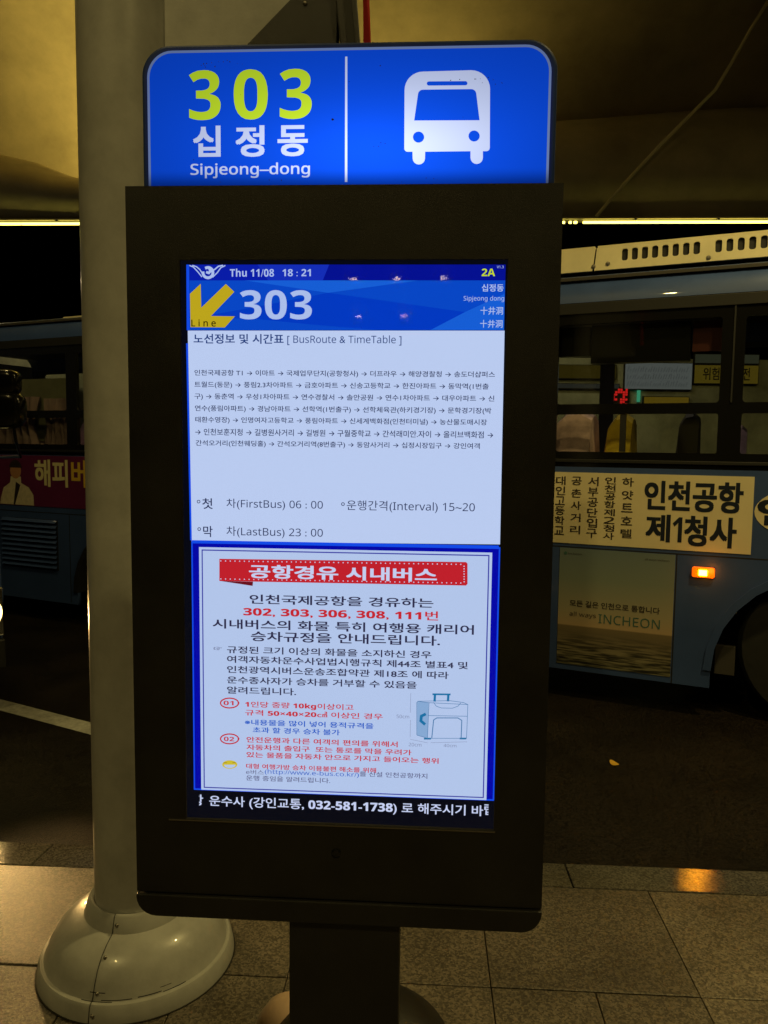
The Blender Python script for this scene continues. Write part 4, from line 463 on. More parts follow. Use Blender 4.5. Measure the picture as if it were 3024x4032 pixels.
54413:[460,[229,85,290,79,328,64,342,39,328,14,289,-1,229,-7,168,-1,130,14,116,39,130,64,168,79],[25,193,25,160,209,160,209,116,136,105,90,79,75,39,93,-3,146,-29,229,-38,312,-29,365,-3,384,39,368,79,322,105,250,116,250,160,434,160,434,193],[65,269,65,235,393,235,393,269,327,269,327,363,395,363,395,397,63,397,63,363,131,363,131,269],[173,363,285,363,285,269,173,269]],
54532:[460,[25,54,25,19,435,19,435,54],[62,177,62,144,396,144,396,177,326,177,326,334,397,334,397,368,61,368,61,334,131,334,131,177],[173,334,285,334,285,177,173,177]],
54588:[460,[355,414,355,-39,396,-39,396,414],[29,73,119,74,218,79,318,90,315,121,242,114,242,331,292,331,292,365,36,365,36,331,86,331,86,109,25,108],[126,331,202,331,202,112,126,109]],
54616:[460,[158,270,101,257,62,220,48,166,62,112,101,75,158,62,215,75,254,112,268,166,254,220,215,257],[158,236,194,226,219,202,229,166,219,130,194,105,158,97,121,105,96,130,87,166,96,202,121,226],[332,414,332,-39,373,-39,373,193,447,193,447,228,373,228,373,414],[137,408,137,341,23,341,23,307,289,307,289,341,178,341,178,408]],
54617:[460,[160,309,103,298,65,270,51,227,65,184,103,156,160,146,216,156,254,184,268,227,254,270,216,298],[160,277,195,270,219,253,228,227,219,201,195,184,160,178,124,184,100,201,91,227,100,253,124,270],[82,106,82,72,335,72,335,-39,376,-39,376,106],[139,416,139,366,26,366,26,332,293,332,293,366,181,366,181,416],[335,414,335,131,376,131,376,254,443,254,443,289,376,289,376,414]],
54620:[460,[160,300,103,289,65,260,51,216,65,171,103,142,160,132,216,142,254,171,268,216,254,260,216,289],[160,268,195,261,219,243,228,216,219,188,195,170,160,164,124,170,100,188,91,216,100,243,124,261],[335,413,335,74,376,74,376,230,443,230,443,265,376,265,376,413],[139,413,139,358,26,358,26,325,293,325,293,358,181,358,181,413],[95,101,95,-29,396,-29,396,5,136,5,136,101]],
54624:[460,[160,320,102,311,65,285,51,246,65,206,102,181,160,172,217,181,254,206,268,246,254,285,217,311],[160,290,196,284,219,269,228,246,219,223,196,208,160,203,123,208,100,223,91,246,100,269,123,284],[335,415,335,165,376,165,376,272,443,272,443,306,376,306,376,415],[90,-34,392,-34,392,-2,131,-2,131,41,376,41,376,142,89,142,89,111,335,111,335,71,90,71],[139,418,139,373,26,373,26,340,293,340,293,373,181,373,181,418]],
54633:[460,[92,131,92,-33,376,-33,376,131,335,131,335,83,133,83,133,131],[133,51,335,51,335,1,133,1],[160,312,102,303,65,275,51,234,65,191,102,164,160,154,216,164,254,191,268,234,254,275,216,303],[160,281,195,275,219,258,228,234,219,208,195,191,160,186,124,191,100,208,91,234,100,258,124,275],[335,414,335,151,376,151,376,263,443,263,443,298,376,298,376,414],[139,418,139,367,26,367,26,334,293,334,293,367,181,367,181,418]],
54637:[460,[234,119,155,109,104,82,87,40,104,-2,155,-29,234,-38,313,-29,363,-2,381,40,363,82,313,109],[234,86,291,81,327,65,340,40,327,15,291,-1,234,-6,177,-1,140,15,128,40,140,65,177,81],[160,307,102,297,65,269,51,227,65,184,102,157,160,147,216,157,254,184,268,227,254,269,216,297],[160,275,195,269,219,252,228,227,219,201,195,184,160,179,124,184,100,201,91,227,100,252,124,269],[335,414,335,122,376,122,376,253,443,253,443,288,376,288,376,414],[139,417,139,363,26,363,26,330,293,330,293,363,181,363,181,417]],
54644:[460,[137,272,86,259,52,223,40,169,52,115,86,79,137,66,187,79,221,115,234,169,221,223,187,259],[137,237,168,228,189,204,197,169,189,134,168,110,137,101,105,110,84,134,77,169,84,204,105,228],[116,400,116,336,24,336,24,302,249,302,249,336,157,336,157,400],[271,403,271,-17,310,-17,310,189,368,189,368,-39,408,-39,408,414,368,414,368,223,310,223,310,403]],
54665:[460,[138,303,88,293,54,266,42,226,54,185,88,158,138,149,188,158,222,185,234,226,222,266,188,293],[138,272,168,266,189,250,197,226,189,201,168,185,138,179,107,185,86,201,79,226,86,250,107,266],[258,120,176,110,125,83,107,41,125,-2,176,-29,258,-38,339,-29,390,-2,409,41,390,83,339,110],[258,88,317,82,354,66,367,41,354,15,317,0,258,-6,198,0,161,15,148,41,161,66,198,82],[270,405,270,144,309,144,309,257,367,257,367,128,406,128,406,414,367,414,367,291,309,291,309,405],[117,410,117,360,23,360,23,327,252,327,252,360,158,360,158,410]],
54744:[460,[104,116,104,-33,397,-33,397,116],[357,82,357,1,145,1,145,82],[157,310,102,299,66,271,52,229,66,187,102,159,157,149,211,159,247,187,261,229,247,271,211,299],[157,278,190,271,213,254,221,229,213,203,190,186,157,180,123,186,100,203,92,229,100,254,123,271],[281,276,281,242,356,242,356,140,397,140,397,414,356,414,356,276],[136,418,136,367,26,367,26,333,287,333,287,367,177,367,177,418]],
54805:[460,[154,307,100,296,64,267,52,223,65,179,100,150,154,140,207,150,243,179,256,223,243,267,207,296],[154,275,187,269,209,250,218,223,209,196,187,177,154,171,120,177,98,196,91,223,98,250,120,269],[249,117,168,107,116,81,98,39,116,-3,168,-29,249,-38,330,-29,381,-3,400,39,381,81,330,107],[249,84,306,79,343,64,356,39,343,15,306,-1,249,-6,191,-1,154,15,141,39,154,64,191,79],[356,414,356,305,279,305,279,271,356,271,356,217,279,217,279,183,356,183,356,122,397,122,397,414],[134,418,134,364,26,364,26,330,279,330,279,364,175,364,175,418]],
54840:[460,[229,250,286,244,322,226,335,197,322,168,286,150,229,144,172,150,136,168,123,197,136,226,172,244],[209,406,209,347,45,347,45,313,413,313,413,347,250,347,250,406],[229,283,150,273,99,243,81,197,96,153,140,124,209,111,209,48,25,48,25,14,435,14,435,48,250,48,250,111,318,124,361,153,377,197,359,243,308,273]],
54848:[460,[229,305,286,302,320,291,332,275,320,258,286,247,229,244,173,247,138,258,127,275,138,291,173,302],[209,421,209,382,47,382,47,352,410,352,410,382,250,382,250,421],[25,186,25,155,434,155,434,186,250,186,250,217,319,225,361,244,375,275,358,307,309,327,229,333,149,327,100,307,83,275,97,244,140,225,209,217,209,186],[76,-34,395,-34,395,-4,117,-4,117,34,381,34,381,126,75,126,75,96,340,96,340,62,76,62]],
54868:[460,[163,267,198,260,222,242,230,215,222,188,198,170,163,164,127,170,104,188,96,215,104,242,127,260],[163,299,107,288,70,259,57,215,67,175,97,147,142,133,142,84,20,82,26,47,112,48,209,53,308,66,305,96,184,85,184,133,229,147,259,175,270,215,256,259,219,288],[332,414,332,-39,374,-39,374,187,444,187,444,222,374,222,374,414],[142,413,142,359,28,359,28,325,298,325,298,359,184,359,184,413]],
54872:[460,[164,290,199,285,221,271,230,250,221,228,199,214,164,210,128,214,106,228,98,250,106,271,128,285],[334,414,334,60,376,60,376,221,442,221,442,256,376,256,376,414],[90,83,90,-29,392,-29,392,5,131,5,131,83],[164,319,108,311,71,287,58,250,69,216,98,192,144,181,144,147,23,145,28,112,114,113,212,118,310,132,307,161,226,152,185,149,185,181,229,193,259,216,269,250,256,287,219,311],[144,415,144,370,34,370,34,338,294,338,294,370,185,370,185,415]],
54984:[460,[229,320,150,312,100,289,83,251,100,213,150,190,229,182,308,190,358,213,375,251,358,289,308,312],[229,290,286,285,321,272,333,251,321,230,286,217,229,213,172,217,137,230,125,251,137,272,172,285],[25,155,25,122,212,122,212,54,253,54,253,122,434,122,434,155],[77,84,77,-29,389,-29,389,5,118,5,118,84],[209,419,209,371,47,371,47,339,410,339,410,371,250,371,250,419]],
55176:[460,[354,414,354,-39,395,-39,395,414],[172,270,114,257,74,220,60,166,74,112,114,75,172,62,229,75,268,112,283,166,268,220,229,257],[172,236,209,226,234,202,244,166,234,130,209,105,172,97,134,105,108,130,99,166,108,202,134,226],[150,409,150,341,35,341,35,307,306,307,306,341,192,341,192,409]],
120225:[325,[49,0,49,357,151,357,192,355,225,348,252,337,271,321,282,298,286,269,284,249,278,231,269,216,255,204,238,195,218,190,218,187,246,180,270,167,288,147,293,134,297,119,298,102,294,72,283,47,265,27,240,12,210,3,174,0],[94,205,187,207,208,212,223,220,232,231,238,246,240,264,237,281,230,295,219,306,202,313,180,317,94,319],[94,38,166,38,194,40,216,46,232,57,242,70,248,86,250,105,248,122,241,138,231,150,215,160,192,166,162,168,94,168]],
120226:[316,[160,-3,130,5,104,18,81,35,63,56,49,82,39,111,33,143,31,179,33,214,39,245,50,274,65,300,85,321,109,339,136,352,167,359,202,362,238,360,271,353,301,341,282,303,259,312,232,320,202,323,166,318,136,305,111,284,93,255,82,220,78,179,81,137,92,102,109,73,133,52,163,39,201,35,231,36,287,49,287,10,259,1,230,-3]],
120228:[278,[49,0,49,357,248,357,248,318,94,318,94,206,239,206,239,167,94,167,94,40,248,40,248,0]],
120229:[260,[49,0,49,357,248,357,248,318,94,318,94,191,239,191,239,152,94,152,94,0]],
120231:[371,[49,0,49,357,94,357,94,206,277,206,277,357,322,357,322,0,277,0,277,167,94,167,94,0]],
120232:[170,[20,0,20,26,62,36,62,321,20,331,20,357,149,357,149,331,107,321,107,36,149,26,149,0]],
120235:[262,[49,0,49,357,94,357,94,40,250,40,250,0]],
120237:[380,[49,0,49,357,101,357,291,62,293,62,290,144,290,357,332,357,332,0,279,0,88,297,86,297,89,236,90,0]],
120238:[391,[196,-5,161,-2,130,5,103,18,81,35,63,57,49,83,39,112,33,144,31,180,33,215,39,247,49,275,63,301,81,322,103,340,130,352,161,360,196,363,230,360,260,352,286,340,308,323,327,301,341,276,352,247,358,214,360,179,358,144,352,111,341,82,327,57,308,35,286,18,260,5,230,-2],[196,34,233,38,262,51,285,73,300,102,309,137,312,179,309,221,300,256,285,285,262,306,233,319,196,323,159,319,129,306,107,285,91,256,81,221,78,179,81,137,91,102,107,73,129,51,159,38]],
120241:[311,[49,0,49,357,147,357,187,354,220,346,245,332,263,312,273,287,277,256,276,238,272,222,259,196,240,178,206,160,304,0,251,0,165,148,94,148,94,0],[94,186,147,186,173,187,195,193,211,203,222,216,228,233,231,254,228,275,221,291,210,303,193,311,171,316,94,318]],
120242:[275,[124,-5,86,-3,52,3,26,12,26,55,53,45,88,37,126,34,150,36,170,41,186,50,197,61,204,75,206,92,203,112,192,129,173,143,94,177,71,190,53,206,40,223,33,245,30,271,32,289,36,305,45,320,55,332,69,343,85,351,103,357,123,361,163,361,198,357,243,342,229,304,202,313,174,320,143,323,123,321,106,316,93,308,83,298,77,285,76,271,79,249,89,233,108,219,173,191,207,174,231,154,240,142,246,129,250,113,251,96,247,66,236,42,217,22,191,7,160,-2]],
120243:[278,[117,0,117,318,5,318,5,357,273,357,273,318,162,318,162,0]],
120245:[300,[128,0,0,357,47,357,141,87,150,50,163,100,252,357,300,357,173,0]],
120250:[281,[108,-5,85,-3,64,4,47,14,34,30,26,50,23,75,27,99,37,120,55,136,79,149,112,156,197,162,195,198,191,213,183,224,172,231,158,236,128,236,102,231,66,217,53,250,79,261,110,270,144,273,174,270,198,263,217,251,230,234,237,211,240,183,240,0,208,0,200,38,198,38,173,14,161,6,146,0,129,-4],[118,31,139,33,158,39,174,49,187,64,194,83,197,107,197,131,127,127,104,122,88,114,77,103,71,90,69,74,70,60,75,49,82,41,92,35,104,32]],
120251:[308,[170,-5,150,-4,133,0,118,7,95,24,87,34,83,34,74,0,43,0,43,380,87,380,86,256,84,233,87,233,106,253,118,261,133,267,150,271,170,273,201,269,227,257,250,238,267,211,277,176,280,134,277,92,266,57,250,30,227,11,200,-1],[163,32,185,34,203,43,217,58,227,78,233,104,235,135,226,191,202,225,162,236,137,233,117,225,103,212,94,192,88,167,87,134,88,103,94,78,103,58,117,43,137,34]],
120252:[240,[127,-3,106,1,87,10,70,21,55,36,43,55,35,77,29,103,28,133,29,163,35,190,44,213,56,232,71,247,89,259,108,267,130,271,167,273,193,269,224,259,210,222,172,233,152,235,108,223,82,189,73,133,75,103,82,78,92,59,107,44,126,36,150,33,176,35,199,41,219,49,219,10,200,2,178,-3]],
120253:[308,[138,-5,106,-1,80,10,58,30,41,57,31,91,28,134,31,176,41,211,58,238,80,257,107,269,138,273,157,272,174,268,189,262,212,244,221,234,224,234,222,261,221,380,265,380,265,0,230,0,223,36,221,36,201,16,189,7,174,0,157,-4],[145,32,170,34,190,42,204,55,214,73,220,96,222,133,220,164,214,189,205,210,191,225,171,234,144,237,122,233,105,224,91,208,81,187,75,162,73,133,75,103,81,78,91,58,105,43,123,34]],
120254:[282,[132,-3,110,2,89,11,71,23,56,38,44,57,35,79,29,104,28,132,29,160,34,185,42,208,53,227,67,243,84,256,103,265,123,271,146,273,168,271,188,266,205,258,220,247,233,233,243,216,251,197,255,175,257,126,73,126,76,98,84,75,96,56,113,43,134,35,159,33,190,35,217,41,245,51,245,13,217,3,190,-3],[74,161,211,161,209,182,203,200,195,216,182,228,166,235,146,237,126,235,109,228,96,217,85,201,78,183]],
120256:[308,[145,-120,108,-118,76,-112,49,-103,49,-62,77,-74,110,-81,148,-84,169,-81,187,-75,202,-63,213,-48,219,-30,223,36,221,36,200,13,172,0,138,-5,106,-1,79,11,57,32,41,59,31,93,28,134,31,173,41,207,57,235,79,256,106,269,138,273,171,269,185,263,199,255,211,245,222,233,224,233,230,268,265,268,265,-5,262,-40,252,-69,236,-91,213,-107,182,-117],[145,31,169,33,189,41,204,53,214,70,220,94,222,134,220,167,214,193,203,212,188,225,168,233,144,236,123,233,106,224,92,209,81,189,75,163,73,133,75,103,81,77,91,57,105,43,123,34]],
120257:[309,[43,0,43,380,87,380,86,255,84,231,87,231,97,244,108,254,122,262,154,271,171,273,200,270,225,262,244,249,258,231,266,206,269,175,269,0,225,0,225,172,218,207,198,229,165,236,138,233,118,225,103,211,94,192,88,167,87,139,87,0]],
120258:[129,[58,313,47,320,40,332,40,349,47,362,58,368,71,368,83,362,90,349,90,332,83,320,71,313],[43,0,43,268,87,268,87,0]],
120259:[129,[58,313,47,320,40,332,40,349,47,362,58,368,71,368,83,362,90,349,90,332,83,320,71,313],[3,-120,-28,-114,-28,-79,6,-84,24,-80,32,-75,38,-67,41,-56,43,-42,43,268,87,268,87,-40,85,-63,79,-83,69,-99,54,-111,35,-118]],
120260:[267,[43,0,43,380,86,380,86,162,84,138,111,170,204,268,255,268,147,154,263,0,210,0,117,125,86,99,86,0]],
120261:[129,[43,0,43,380,87,380,87,0]],
120262:[468,[43,0,43,268,78,268,85,232,87,232,96,244,108,255,121,263,150,272,166,273,203,268,230,253,248,228,251,228,261,242,273,253,287,262,303,268,319,272,337,273,364,270,387,263,405,250,417,231,425,206,427,175,427,0,384,0,384,173,377,208,359,229,329,236,305,234,287,226,273,214,264,196,258,174,257,148,257,0,213,0,213,173,207,208,189,229,158,236,134,233,115,225,102,211,93,192,88,168,87,139,87,0]],
120263:[309,[43,0,43,268,78,268,85,232,87,232,97,244,109,255,123,263,155,272,172,273,201,270,225,263,244,250,258,231,266,206,269,175,269,0,225,0,225,172,218,207,198,229,165,236,138,233,118,225,104,211,94,192,88,168,87,139,87,0]],
120264:[303,[151,-5,128,-3,107,2,87,11,70,24,55,40,44,59,35,81,29,106,28,135,31,175,42,210,61,237,86,257,116,269,152,273,175,271,197,266,216,257,233,244,248,229,260,210,269,188,274,163,275,135,272,94,261,59,242,32,217,11,186,-1],[152,32,176,35,196,44,211,59,222,80,228,105,230,135,228,164,222,189,211,209,196,224,176,233,151,236,126,233,106,224,92,209,81,189,75,164,73,135,75,105,81,80,92,59,107,44,127,35]],
120265:[308,[43,-120,43,268,79,268,85,232,87,232,106,252,118,261,132,268,150,272,170,273,201,269,227,258,250,239,267,212,277,177,280,135,277,93,267,58,250,31,227,11,201,-1,170,-5,150,-4,133,0,118,7,95,24,87,34,84,34,86,4,87,-120],[163,32,178,33,192,38,203,45,213,55,221,67,231,98,235,135,233,164,227,188,217,209,203,224,185,233,162,236,137,233,118,226,104,213,95,195,89,172,87,135,88,104,94,79,103,58,117,43,137,34]],
120267:[207,[43,0,43,268,79,268,84,219,86,219,106,246,119,257,134,266,150,271,184,272,199,270,194,230,174,233,151,232,138,228,115,213,97,190,91,176,88,160,87,0]],
120268:[240,[92,-5,62,-1,26,12,26,52,50,42,80,34,111,31,131,32,147,35,160,41,168,49,173,59,174,76,169,88,158,99,138,110,77,135,53,149,36,166,30,176,26,202,29,223,38,240,53,255,74,265,98,271,142,272,172,268,212,255,197,220,149,235,123,237,93,233,82,228,74,222,69,214,68,198,74,186,87,176,167,141,191,127,208,110,213,99,217,74,214,50,204,30,188,15,166,4,140,-3]],
120269:[181,[111,-4,86,2,75,8,65,17,57,28,51,41,47,58,46,234,8,234,8,255,47,273,64,330,90,330,90,268,168,268,168,234,90,234,91,64,95,52,102,43,110,36,120,32,139,31,170,37,170,3,141,-4]],
120270:[309,[137,-5,107,-2,83,5,64,18,50,37,42,62,40,93,40,268,84,268,84,96,91,60,110,39,144,32,170,34,191,43,205,57,215,76,221,100,223,128,223,268,267,268,267,0,231,0,224,36,222,36,212,23,200,12,186,5,154,-4]],
120271:[254,[102,0,0,268,47,268,113,86,126,39,128,39,148,103,207,268,254,268,152,0]],
120272:[393,[79,1,6,269,51,269,99,82,106,46,108,46,123,110,173,269,221,269,278,81,285,46,287,46,297,95,343,269,388,269,313,1,262,1,204,192,197,223,195,223,185,178,129,1]],
120274:[255,[34,-120,6,-116,6,-81,24,-84,49,-83,62,-78,72,-71,88,-50,109,-1,1,268,48,268,119,77,128,43,130,43,144,89,208,268,255,268,140,-37,129,-61,117,-81,103,-98,87,-110,66,-118]],
120276:[345,[0,0,126,359,219,359,345,0,264,0,238,85,108,85,82,0],[127,149,220,149,173,303,154,236]],
120295:[290,[107,0,107,294,10,294,10,357,280,357,280,294,183,294,183,0]],
120308:[317,[141,-120,104,-118,71,-114,39,-104,39,-45,73,-56,109,-63,146,-66,177,-59,197,-38,205,36,203,36,193,23,182,12,170,5,141,-4,126,-5,96,-1,70,12,50,32,35,60,26,95,23,136,26,177,35,212,51,241,72,261,97,274,128,278,159,274,185,260,207,238,209,238,215,273,278,273,278,-1,274,-36,262,-66,243,-90,216,-106,182,-117],[152,54,169,55,183,61,194,70,202,83,206,102,208,136,207,162,202,183,195,199,184,209,169,215,151,218,122,208,104,181,99,135,104,90,122,63]],
120309:[328,[39,0,39,380,114,380,112,264,110,238,114,238,124,251,135,261,148,269,177,277,193,278,221,275,244,267,264,254,279,235,288,210,291,178,291,0,217,0,217,160,212,192,197,212,173,219,152,216,137,208,126,195,119,178,115,155,114,0]],
120312:[310,[39,0,39,380,114,380,112,179,111,149,131,177,220,273,304,273,195,155,310,0,224,0,146,111,114,85,114,0]],
120322:[328,[135,-5,107,-2,84,6,64,19,49,38,40,63,38,95,38,273,112,273,113,96,117,81,123,70,131,61,142,56,156,55,176,57,192,65,203,78,209,96,214,118,215,273,290,273,290,0,233,0,223,35,219,35,209,22,197,12,183,5,151,-4]],
120802:[286,[143,-5,106,0,76,17,53,44,37,80,28,126,25,179,26,216,30,249,36,278,46,303,58,324,74,341,93,353,116,360,143,363,179,357,209,341,232,314,248,278,258,233,262,179,260,142,256,110,250,80,240,55,227,34,212,17,192,5,169,-3],[143,33,167,37,186,49,200,69,209,97,215,134,217,179,215,224,209,260,200,289,186,309,167,321,143,325,118,321,99,309,85,289,76,260,70,224,69,179,70,134,76,97,85,69,99,49,118,37]],
120803:[286,[135,0,135,284,137,311,68,252,45,282,141,357,178,357,178,0]],
120804:[286,[24,0,24,37,163,179,184,207,196,234,201,265,199,283,193,298,183,309,170,318,155,323,138,325,106,321,79,309,52,291,28,320,59,341,95,357,116,361,138,362,169,359,195,351,217,337,233,318,242,295,246,267,244,249,240,231,225,199,202,167,172,133,80,42,80,40,260,40,260,0]],
120805:[286,[102,-5,69,-1,37,8,23,15,23,56,54,43,88,35,121,32,150,34,173,40,190,51,202,65,209,82,212,103,209,123,200,139,185,151,165,159,141,164,77,166,77,203,139,205,161,211,179,222,191,235,199,252,202,271,200,287,194,300,184,311,171,319,155,323,137,325,102,321,73,310,47,295,25,325,54,343,91,357,113,361,136,362,170,359,198,351,219,337,234,319,243,298,247,274,244,251,238,232,227,216,212,204,194,194,173,188,173,186,199,181,220,172,237,159,248,143,255,124,258,102,256,82,251,63,243,46,232,31,217,19,198,9,176,1,150,-4]],
120806:[286,[182,0,182,81,11,81,11,119,179,359,224,359,224,121,276,121,276,81,224,81,224,0],[54,121,182,121,182,277,184,312,182,312,168,285]],
120807:[286,[124,-5,89,-3,57,4,32,15,32,56,59,43,92,35,125,33,149,35,170,41,188,51,202,66,210,85,213,110,210,131,203,149,191,163,174,174,151,180,113,182,62,175,40,189,54,357,233,357,233,317,91,317,83,214,116,218,138,219,172,216,201,207,225,192,243,171,254,145,258,114,254,80,242,51,222,27,196,9,163,-1]],
120808:[286,[149,-5,127,-3,107,3,88,12,70,25,56,43,44,64,35,89,29,119,28,178,34,228,40,252,48,275,59,296,72,315,89,331,109,344,132,354,159,360,214,361,235,358,235,320,207,325,170,325,151,321,135,315,120,306,108,295,90,269,79,237,72,182,75,182,94,203,107,211,121,218,139,222,159,224,188,220,213,211,234,195,250,174,259,147,263,115,259,80,249,51,232,27,209,9,181,-1],[149,32,168,34,185,41,200,52,210,68,217,89,219,115,217,136,211,154,202,169,188,180,171,187,150,189,121,185,98,172,82,155,73,134,73,109,81,81,96,56,106,46,118,38,132,34]],
120812:[286,[143,-5,103,0,72,17,48,44,31,80,21,125,18,179,19,215,23,248,30,278,40,303,53,324,70,341,90,353,114,360,143,363,181,357,213,341,237,314,254,277,264,232,268,179,266,142,262,109,255,80,245,55,232,34,216,17,196,5,171,-3],[143,56,159,59,172,70,182,87,188,110,191,141,191,216,188,247,182,271,172,288,159,298,143,302,126,298,113,288,104,271,98,247,94,216,94,141,98,111,104,87,113,70,126,59]],
120813:[286,[131,0,133,278,117,262,66,220,30,266,145,357,207,357,207,0]],
120814:[286,[20,0,20,53,153,189,171,213,181,234,185,257,183,270,179,280,173,289,164,294,153,298,127,298,101,290,60,263,19,311,40,328,64,343,92,355,126,361,169,361,189,356,207,349,222,340,235,328,246,315,253,300,258,283,260,266,258,246,254,229,239,196,214,164,180,129,114,67,114,64,270,64,270,0]],
120815:[286,[122,-5,85,-3,50,4,19,15,19,79,51,66,84,58,114,55,138,57,157,61,171,69,180,80,185,93,186,118,180,134,164,145,139,152,74,155,74,213,122,213,152,219,170,229,179,243,182,261,180,272,176,282,170,290,160,296,147,300,114,300,86,292,55,275,20,327,51,345,89,358,136,362,170,360,199,352,223,340,241,323,252,302,256,277,253,254,246,234,233,218,217,205,199,195,179,188,179,187,205,181,227,173,244,161,256,145,264,126,266,104,264,84,259,65,251,48,239,33,223,20,204,9,181,1,153,-3]],
120816:[286,[161,0,161,74,9,74,9,127,165,357,235,357,235,133,278,133,278,74,235,74,235,0],[75,133,161,133,164,271,162,271,149,245]],
120817:[286,[121,-5,85,-3,52,4,25,15,25,80,53,68,86,60,118,57,139,58,156,63,169,70,179,81,185,95,187,113,179,143,155,161,116,167,62,159,32,175,45,357,239,357,239,293,111,293,105,223,130,227,171,227,190,222,208,216,224,206,237,194,248,179,256,162,261,142,263,120,259,84,247,53,227,28,199,10,164,-1]],
120818:[286,[148,-5,124,-3,102,2,82,12,64,25,48,42,35,63,25,89,19,118,18,172,22,213,31,251,46,286,69,317,84,330,101,340,121,349,143,356,168,360,221,360,245,358,245,297,216,301,174,300,151,296,133,288,118,277,107,264,99,249,89,212,87,191,90,191,107,211,119,220,133,227,149,231,168,232,197,229,222,219,242,203,257,180,266,152,270,119,266,83,255,53,237,28,212,10,183,-1],[147,56,160,57,172,62,183,71,190,83,195,99,197,118,195,134,191,148,185,159,175,167,163,172,137,173,119,167,105,155,96,140,93,125,95,103,103,82,117,66,126,60,135,57]],
120819:[286,[56,0,190,294,14,294,14,357,270,357,270,310,135,0]],
120820:[286,[143,-5,106,-2,75,6,50,21,32,40,21,63,18,91,20,114,26,133,38,150,52,164,68,176,86,187,57,209,45,223,36,238,30,256,29,276,30,294,36,310,45,324,56,335,70,345,87,352,123,360,163,360,200,352,216,345,230,335,241,324,250,310,255,294,257,275,255,255,249,238,239,223,226,210,193,189,218,174,240,156,257,134,263,122,267,108,268,93,266,74,261,57,252,41,240,27,226,16,208,7,188,0,167,-4],[143,220,164,232,180,248,185,258,186,270,185,281,181,290,174,297,165,302,143,307,121,302,112,297,105,290,101,281,100,270,101,258,105,248,122,233],[142,51,159,52,173,56,184,62,192,71,196,82,197,103,190,118,178,131,140,156,113,139,102,130,94,120,89,108,88,95,89,83,94,72,101,63,112,56,125,52]]}
SPACE_W = 0.278

_GC = {}
def glyph(ch):
    if ch not in _GC:
        g = GLYPHS[ord(ch)]; gv, gf = [], []
        loops = [[(q[i] / 500, q[i + 1] / 500) for i in range(0, len(q), 2)] for q in g[1:]]
        def inside(p, L):
            c = False
            for (ax, ay), (bx, by) in zip(L, L[1:] + L[:1]):
                if (ay > p[1]) != (by > p[1]) and p[0] < (bx - ax) * (p[1] - ay) / (by - ay) + ax: c = not c
            return c
        depth = [sum(inside(L[0], K) for K in loops if K is not L) for L in loops]
        for L, d in zip(loops, depth):
            if d % 2: continue
            grp = [L] + [K for K, e in zip(loops, depth) if e == d + 1 and inside(K[0], L)]
            o = len(gv); gv += [p for q in grp for p in q]
            gf += [tuple(i + o for i in t) for t in tessellate_polygon([[Vector((x, y, 0)) for x, y in q] for q in grp])]
        _GC[ch] = (g[0] / 500, gv, gf)
    return _GC[ch]
def sans(s, bold):
    r = ''
    for ch in s:
        o = ord(ch)
        if '0' <= ch <= '9': r += chr((0x1D7EC if bold else 0x1D7E2) + o - 48)
        elif 'A' <= ch <= 'Z': r += chr((0x1D5D4 if bold else 0x1D5A0) + o - 65)
        elif 'a' <= ch <= 'z': r += chr((0x1D5EE if bold else 0x1D5BA) + o - 97)
        else: r += ch
    return r
WEIGHT = {'X': 0.033, 'n': 0.014, 'r': 0.010, 'm': 0.0, 'm1': 0.012, 'b': 0.017, 'B': 0.028, 'M': 0.0}
def lettering(name, s, style, m, x0, z0, x1, z1, t, parent, clip=None):
    """text fitted into the rectangle x0..x1, z0..z1 on the plane y = t of its parent"""
    if style in ('m', 'm1', 'n'): s = sans(s, False)
    if style == 'M': s = sans(s, True)
    wt = WEIGHT[style]
    if style == 'M' and any(ord(q) > 0xAC00 and ord(q) < 0xD7A4 for q in s): wt = 0.014
    V, F, x = [], [], 0.0
    for ch in s:
        if ch == ' ': x += SPACE_W; continue
        adv, gv, gf = glyph(ch); o = len(V)
        V += [(x + p[0], p[1]) for p in gv]; F += [tuple(i + o for i in f) for f in gf]; x += adv
    L = [(0, 0, 0)] + ([(wt, .8 * wt, 1), (-wt, .8 * wt, 2), (wt, -.8 * wt, 3), (-wt, -.8 * wt, 4)] if wt else [])   # heavier strokes: the outline laid again, shifted
    n = len(V)
    P3 = [(p[0] + dx, p[1] + dy, k * 0.00004) for dx, dy, k in L for p in V]
    F = [tuple(i + j * n for i in f) for j in range(len(L)) for f in F]
    xs = [p[0] for p in P3]; ys = [p[1] for p in P3]; ax, bx, ay, by = min(xs), max(xs), min(ys), max(ys)
    me = bpy.data.meshes.new(name)
    me.from_pydata([(x0 + (p[0] - ax) / (bx - ax) * (x1 - x0), t + p[2], z0 + (p[1] - ay) / (by - ay) * (z1 - z0)) for p in P3], [], F)
    if clip:
        bm = bmesh.new(); bm.from_mesh(me)
        for lim, sg in ((clip[0], -1), (clip[1], 1)):
            if lim is not None:
                bmesh.ops.bisect_plane(bm, geom=bm.verts[:] + bm.edges[:] + bm.faces[:], plane_co=(lim, 0, 0), plane_no=(sg, 0, 0), clear_outer=True)
        bm.to_mesh(me); bm.free()
    me.materials.append(m)
    return link(name, me, parent)
def flat(name, pts, t, m, parent, th=0.0):
    return MB().add([(x, t, z) for x, z in pts], [tuple(range(len(pts)))]).build(name, m, parent)
